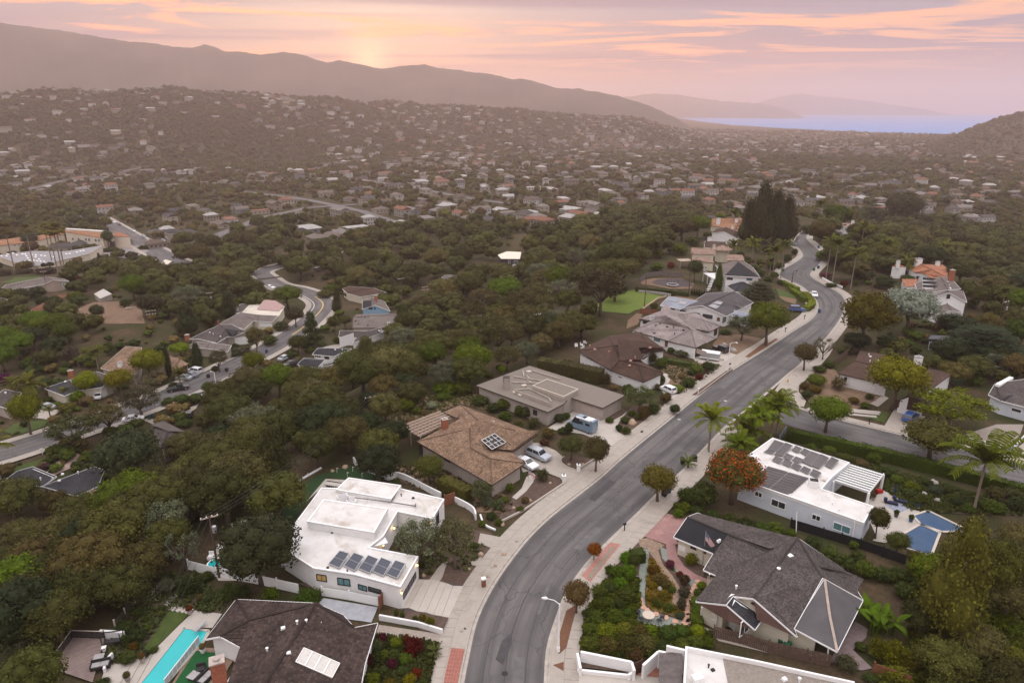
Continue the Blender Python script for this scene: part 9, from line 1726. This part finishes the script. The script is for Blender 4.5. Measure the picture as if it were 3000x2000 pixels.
def gn_scatter(name,pts,src,kinds_label=None,colr=(0.06,0.07,0.03,1)):
 me=bpy.data.meshes.new(name);me.vertices.add(len(pts));me.vertices.foreach_set('co',np.array([p[0]for p in pts],np.float32).ravel())
 sc=me.attributes.new('size','FLOAT_VECTOR','POINT');sc.data.foreach_set('vector',np.array([p[1]for p in pts],np.float32).ravel())
 ro=me.attributes.new('turn','FLOAT','POINT');ro.data.foreach_set('value',np.array([p[2]for p in pts],np.float32))
 o=link(name,me);o['kind']='stuff';o.color=colr
 ng=bpy.data.node_groups.new(name,'GeometryNodeTree');ng.interface.new_socket('Geometry',in_out='INPUT',socket_type='NodeSocketGeometry');ng.interface.new_socket('Geometry',in_out='OUTPUT',socket_type='NodeSocketGeometry')
 N=ng.nodes.new;L=ng.links.new;gi=N('NodeGroupInput');go=N('NodeGroupOutput');iop=N('GeometryNodeInstanceOnPoints');L(gi.outputs[0],iop.inputs['Points'])
 gti=N('GeometryNodeGeometryToInstance')
 for s in src:
  oi=N('GeometryNodeObjectInfo');oi.inputs['Object'].default_value=s;oi.transform_space='ORIGINAL';L(oi.outputs['Geometry'],gti.inputs[0])
 L(gti.outputs[0],iop.inputs['Instance']);iop.inputs['Pick Instance'].default_value=True
 a1=N('GeometryNodeInputNamedAttribute');a1.data_type='FLOAT_VECTOR';a1.inputs[0].default_value='size';L(a1.outputs[0],iop.inputs['Scale'])
 a2=N('GeometryNodeInputNamedAttribute');a2.data_type='FLOAT';a2.inputs[0].default_value='turn';cx=N('ShaderNodeCombineXYZ');L(a2.outputs[0],cx.inputs[2]);L(cx.outputs[0],iop.inputs['Rotation'])
 rv=N('FunctionNodeRandomValue');rv.data_type='INT';rv.inputs['Min'].default_value=0;
 for s_ in rv.inputs:
  if s_.name=='Max' and s_.type=='INT':s_.default_value=len(src)-1
  if s_.name=='Min' and s_.type=='INT':s_.default_value=0
 outi=[x for x in rv.outputs if x.type=='INT'][0];L(outi,iop.inputs['Instance Index'])
 L(iop.outputs[0],go.inputs[0]);md=o.modifiers.new('scatter','NODES');md.node_group=ng;return o
REST=plant_woods()
def plant_shrubs():
 it=sorted(SHR,key=lambda a:-a[4]*a[5]/CR[a[0]][2]**2);rest={};src=[]
 for k,(crop,place,x,y,w,h,c,kind)in enumerate(it):
  s=CR[crop][2];low_=place[0]=='~';pl=place.lstrip('~')
  if k<285:
   tone='red leaved' if c[0]>1.8*c[1]else 'golden' if c[0]>.15 and c[1]>.12 and c[2]<.05 else 'silvery' if c[2]>.08 else 'bright green' if c[1]>.1 else 'dark green' if c[1]<.068 else 'green';size='small' if w/s<30 else 'rounded' if w/s<55 else 'large'
   o=tree(*q1(crop,x,y),w/s,h/s,kind,c,f'{size} {tone} shrub {pl}',group=f'shrubs {pl}',z=None if low_ else 0.0)
   if kind=='bush' and len(src)<3:src.append(o)
  else:
   p=on_ground(*q1(crop,x,y))if low_ else V(*q1(crop,x,y),0);m=pix(p)[2]/FPX/s;rest.setdefault(min(range(4),key=lambda i:sum((a-b)**2 for a,b in zip(c,(DG,MG,TN,RD)[i]))),[]).append(((p.x,p.y,p.z),(w*m,w*m,h*m),rnd.uniform(0,6)))
 for i,r in rest.items():gn_scatter('shrubbery',r,src,colr=(*(DG,MG,TN,RD)[i],1))
plant_shrubs()
# --- the town: houses and trees out to the shore, on the hill and below the mountains
def town_house(k):
 g=random.Random(100+k);w,d,h=g.uniform(12,18),g.uniform(8,11),g.uniform(2.9,3.4)*(1 if k%3 else 1.9);b=MB();b.cur=0
 b.box((0,0,h/2-0.5),(w,d,h+1.0));o=0.6
 if k%3==1:b.box((w*0.25,d*0.6,h/2-0.5),(w*0.42,d*0.6,h+0.98))
 r=MB();rh=g.uniform(1.3,2.2)
 def gable(cx,cy,w,d,ax,rh,hip):
  hw,hd=w/2+o,d/2+o;i=(d*0.45 if hip else 0)
  if ax==0:e=[(-hw,-hd),(hw,-hd),(hw,hd),(-hw,hd)];rr=[(-hw+i,0),(hw-i,0)];fs=[(0,1,5,4),(2,3,4,5),(1,2,5),(3,0,4),(3,2,1,0)]
  else:e=[(-hw,-hd),(hw,-hd),(hw,hd),(-hw,hd)];i=(w*0.45 if hip else 0);rr=[(0,-hd+i),(0,hd-i)];fs=[(1,2,5,4),(3,0,4,5),(0,1,4),(2,3,5),(3,2,1,0)]
  r.add([(cx+x,cy+y,h)for x,y in e]+[(cx+x,cy+y,h+rh)for x,y in rr],fs)
 if k==5:r.box((0,0,h+0.15),(w+0.4,d+0.4,0.3))
 else:
  gable(0,0,w,d,0,rh,k%2==0)
  if k%3==1:gable(w*0.25,d*0.5,w*0.42,d*0.8,1,rh*0.9,False)
 win=MB()
 for s in(-1,1):
  for x in np.linspace(-w*0.36,w*0.36,4):
   for zz in([1.5]if k%3 else[1.4,4.4]):
    win.box((x,s*(d/2+0.02),zz),(1.4,0.08,1.1))
  for zz in([1.5]if k%3 else[1.4,4.4]):win.box((s*(w/2+0.02),0,zz),(0.08,1.6,1.1))
 return b,r,win
WALLP=random_paint('town_wall_paint',[(0.406,0.382,0.359),(0.328,0.289,0.242),(0.452,0.437,0.421),(0.234,0.195,0.156),(0.281,0.257,0.234),(0.359,0.312,0.257),(0.203,0.211,0.218)])
ROOFP=random_paint('town_roof_paint',[(0.0738,0.0656,0.0631),(0.123,0.0984,0.082),(0.172,0.152,0.139),(0.18,0.082,0.0533),(0.0984,0.0697,0.0533),(0.328,0.312,0.295),(0.0533,0.0492,0.0508),(0.139,0.115,0.0984)],0.85)
TH=[]
for k in range(6):
 b,r,wn=town_house(k);TH.append((b.mesh('wall',WALLP),r.mesh('roof',ROOFP),wn.mesh('windows',GLASS)))
def joined(k):
 b,r,wn=town_house(k);o=MB()
 for i,mm in enumerate((b,r)):o.cur=i;o.add(mm.v,mm.f)
 return o.mesh('town_house',[WALLP,ROOFP])
ROADP=np.concatenate([offset(KL,3.6)[:,:2],offset(KR,-3.6)[::-1,:2]])
def build_town():
 g=np.random.default_rng(21)
 # trees: density falls with distance, clumps grow
 n=115000;az=g.uniform(R(-39),R(39),n);d=np.sqrt(g.uniform(430**2,3700**2,n));d=np.where(g.uniform(size=n)<0.42,np.sqrt(g.uniform(430**2,1700**2,n)),d)
 k_=(g.uniform(size=n)<.3)&(az<.1);d=np.where(k_,g.uniform(1450,2450,n),d);P=np.stack([np.sin(az)*d,np.cos(az)*d],1)
 z=np.concatenate([ground(c)for c in np.array_split(P,20)])
 pd,_=seg_dist(P,PLATEAU,True);ok=~inside(P,PLATEAU)&(pd>12)
 s3,_=seg_dist(P,ST3W[:,:2]);ok&=s3>12
 for k in KEEP_OUT:ok&=~inside(P,k)
 ca=np.interp(az,CO[:,0],CO[:,1],left=60000.0);ok&=d<ca-60
 px=[pix((*p,zz))for p,zz in zip(P,z)];ok&=np.array([-60<a[0]<3060 and a[1]<860 for a in px])
 clump=np.sin(P[:,0]/130+1.7*np.sin(P[:,1]/210))*np.sin(P[:,1]/150+1.3*np.sin(P[:,0]/190));hillw=(d>1300)&(z>-38)
 ok&=g.uniform(size=n)<np.where(hillw,1.0,np.where(d<900,0.62,0.78+0.22*clump))
 # streets: bands left without trees where house rows stand
 P,z,d=P[ok],z[ok],d[ok];n=len(P)
 # houses on a rough street grid
 hs=[]
 for a0 in np.arange(430,3500,26):
  for b0 in np.arange(-2600,2600,27):
   x,y=b0+g.uniform(-7,7)+4*math.sin(a0/90),a0+g.uniform(-6,6);dd=math.hypot(x,y);aa=math.atan2(x,y)
   if abs(aa)>R(38.5)or dd<440 or g.uniform()>(0.62 if dd<1000 else 0.44):continue
   if math.sin(x/170+2*math.sin(y/260))*math.sin(y/190+1.1)>0.6:continue
   if dd>np.interp(aa,CO[:,0],CO[:,1],left=60000.0)-90:continue
   hs.append((x,y,dd))
 H=np.array(hs);hz=np.concatenate([ground(c)for c in np.array_split(H[:,:2],10)]);pd,_=seg_dist(H[:,:2],PLATEAU,True);okh=~inside(H[:,:2],PLATEAU)&(pd>26)
 for k in KEEP_OUT:okh&=~inside(H[:,:2],k)
 okh&=(hz<20)|(g.uniform(size=len(H))<0.75)
 rh_=(np.arctan2(H[:,0],H[:,1])>RH_AE[1,0])&(H[:,2]>1750);okh&=~rh_
 # woods keep out houses
 wp=np.array([(p.x,p.y)for p,*_ in WOODS]);
 dm=np.array([np.min((wp[:,0]-x)**2+(wp[:,1]-y)**2)for x,y in H[:,:2]]);okh&=dm>11**2
 H,hz=H[okh],hz[okh];order=np.argsort(H[:,2]);H,hz=H[order],hz[order]
 turn=(np.round(np.sin(H[:,0]/400+H[:,1]/300)*2)*0.35+g.integers(0,2,len(H))*math.pi/2+g.normal(0,0.06,len(H)))
 protos=[];cnt={}
 side=lambda a:'towards the school' if a<700 else 'beyond the canyon' if a<1400 else 'past the wooded brow' if a<2100 else 'past the ridge road' if a<2650 else 'under the seaward hill'
 rows=lambda b:'near blocks' if b>640 else 'lower blocks' if b>560 else 'middle blocks' if b>500 else 'upper blocks'
 for i in range(min(290,len(H))):
  x,y,dd=H[i];k=int(g.integers(0,6));a=pix((x,y,hz[i]));lab=['hip roofed house','cross gabled house','low hipped house','two storey gabled house','broad hipped house','flat roofed block'][k]
  t=thing('town_house',f'{lab} in the {rows(a[1])} {side(a[0])}','house',(x,y,hz[i]),turn[i],f'houses in the {rows(a[1])} {side(a[0])}')
  s=g.uniform(0.7,1.05);t.scale=(s,s,g.uniform(0.9,1.1))
  for nm,me in zip(('wall','roof','windows'),TH[k]):
   o=link(nm,me,t)
   if nm=='windows':o['kind']='stuff'
 # far houses as one mass, drawn from one real far house of each build
 src=[]
 for k in range(6):
  x,y,dd=H[300+k*7];o=link('town_house',joined(k),None,(x,y,hz[300+k*7]));o.rotation_euler[2]=turn[300+k*7];src.append(tag(o,['hip roofed','cross gabled','low hip roofed','tall gabled','broad roofed','flat roofed'][k]+' house in the hazy far part of town','house','far town houses'))
 far=[((H[i,0],H[i,1],hz[i]),(s,s,s*1.05),turn[i])for i in range(290,len(H))if i not in[300+k*7 for k in range(6)]for s in[g.uniform(0.7,1.1)]]
 gn_scatter('far_town',far,src)
 # a few bigger buildings of the centre
 # trees clear of near houses
 hp=H[:,:2];keep=np.ones(n,bool)
 cell={}
 for x,y in hp:cell.setdefault((int(x//20),int(y//20)),[]).append((x,y))
 for i,(x,y)in enumerate(P):
  c0,c1=int(x//20),int(y//20);hit=False
  for u in(-1,0,1):
   for v in(-1,0,1):
    for hx,hy in cell.get((c0+u,c1+v),()):
     # no tree on the house nor right in front of it
     if(hx-x)**2+(hy-y)**2<8.2**2 or(d[i]<1500 and abs(hx-x-0.0)<6 and 0<hy-y<13):hit=True
  keep[i]=not hit
 P,z,d=P[keep],z[keep],d[keep]
 h=g.uniform(3.0,6.8,len(P))*(1+0.8*(g.uniform(size=len(P))<0.07))*(1+0.3*(d>2000));w=h*g.uniform(0.8,1.2,len(P))
 pts=[((P[i,0],P[i,1],z[i]-0.5),(w[i],w[i],h[i]),g.uniform(0,6.28))for i in range(len(P))]
 # the nearest trees of the town stand singly, the rest is one mass
 orr=np.argsort(d);single=[]
 for i in orr[:60]:
  a=pix((P[i,0],P[i,1],z[i]));c=[OAKC,GREEN,OLIVE,DARK][int(g.integers(0,4))]
  plant('round' if i%2 else 'oak',Vector((P[i,0],P[i,1],z[i])),w[i],h[i],c,'garden_tree',f'{tone_word(c)} garden tree at the {rows(a[1])} {side(a[0])}','tree',f'garden trees {rows(a[1])} {side(a[0])}',parts=False)
 srcs=[]
 for k in range(5):
  i=orr[60+k*9];o=link('garden_tree',LOWTREE[k],None,(P[i,0],P[i,1],z[i]-0.5));o.scale=(w[i],w[i],h[i]);o.color=(*OAKC,1);a=pix((P[i,0],P[i,1],z[i]))
  srcs.append(tag(o,f'round crowned tree at the {rows(a[1])} {side(a[0])}','tree',f'garden trees {rows(a[1])} {side(a[0])}'))
 rest=[pts[i]for i in orr[65:]];third=len(rest);cols=[(0.068,0.068,0.03,1),(0.092,0.098,0.034,1),(0.115,0.095,0.045,1)]
 for k in range(3):gn_scatter('far_trees',[r for j,r in enumerate(rest)if j%3==k],srcs,colr=cols[k])
 ex=[]
 for poly,m_ in((((0,880),(330,850),(640,850),(860,800),(1000,790),(1180,850),(1130,960),(980,1000),(900,1050),(600,1200),(480,1290),(300,1420),(0,1430)),420),(((2420,690),(2700,640),(3000,700),(3000,1060),(2700,1040),(2560,960),(2480,820)),260),(((1420,640),(1700,590),(2000,590),(2250,640),(2100,700),(1900,760),(1700,740),(1400,760)),160),((2080,640,),(2280,640),(2300,760),(2200,800),(2080,720))and(((2090,660),(2290,650),(2270,790),(2180,800)),40)):
  c=sample_poly(poly,m_,g)
  for a_,b_ in c:
   p=on_ground(a_,b_);P2=np.array([[p.x,p.y]])
   if any(inside(P2,k)[0]for k in KEEP_OUT if abs(k[0,0]-p.x)+abs(k[0,1]-p.y)<70)or seg_dist(P2,ST2W[:,:2])[0][0]<8 or inside(P2,ROADP)[0]:continue
   h_=g.uniform(1.0,3.6);w_=h_*g.uniform(.9,1.5);ex.append(((p.x,p.y,p.z-.3),(w_,w_,h_),g.uniform(0,6)))
 for k in range(3):gn_scatter('undergrowth',ex[k::3],srcs,colr=[(*DG,1),(*MG,1),(*TN,1)][k])
 if REST:gn_scatter('far_wood',[((p.x,p.y,p.z),(w_,w_,h_),rnd.uniform(0,6.28))for p,w_,h_,c in REST],srcs,colr=(*OAKC,1))
build_town()

# things of one look are told apart by their order across the view
def tell_apart():
 by={}
 for o in scene.objects:
  if o.parent is None and 'label' in o:by.setdefault(o['label'],[]).append(o)
 od=['leftmost','second','third','fourth','fifth','sixth','seventh','eighth','ninth','tenth','eleventh','twelfth','thirteenth','fourteenth','fifteenth','sixteenth','seventeenth','eighteenth','nineteenth','twentieth']
 for lab,os_ in by.items():
  if 1<len(os_)<=20:
   os_.sort(key=lambda o:pix(o.location)[0])
   for k,o in enumerate(os_):o['label']=f'{lab}, {od[k]}'+('' if k==0 else ' from left')
tell_apart()
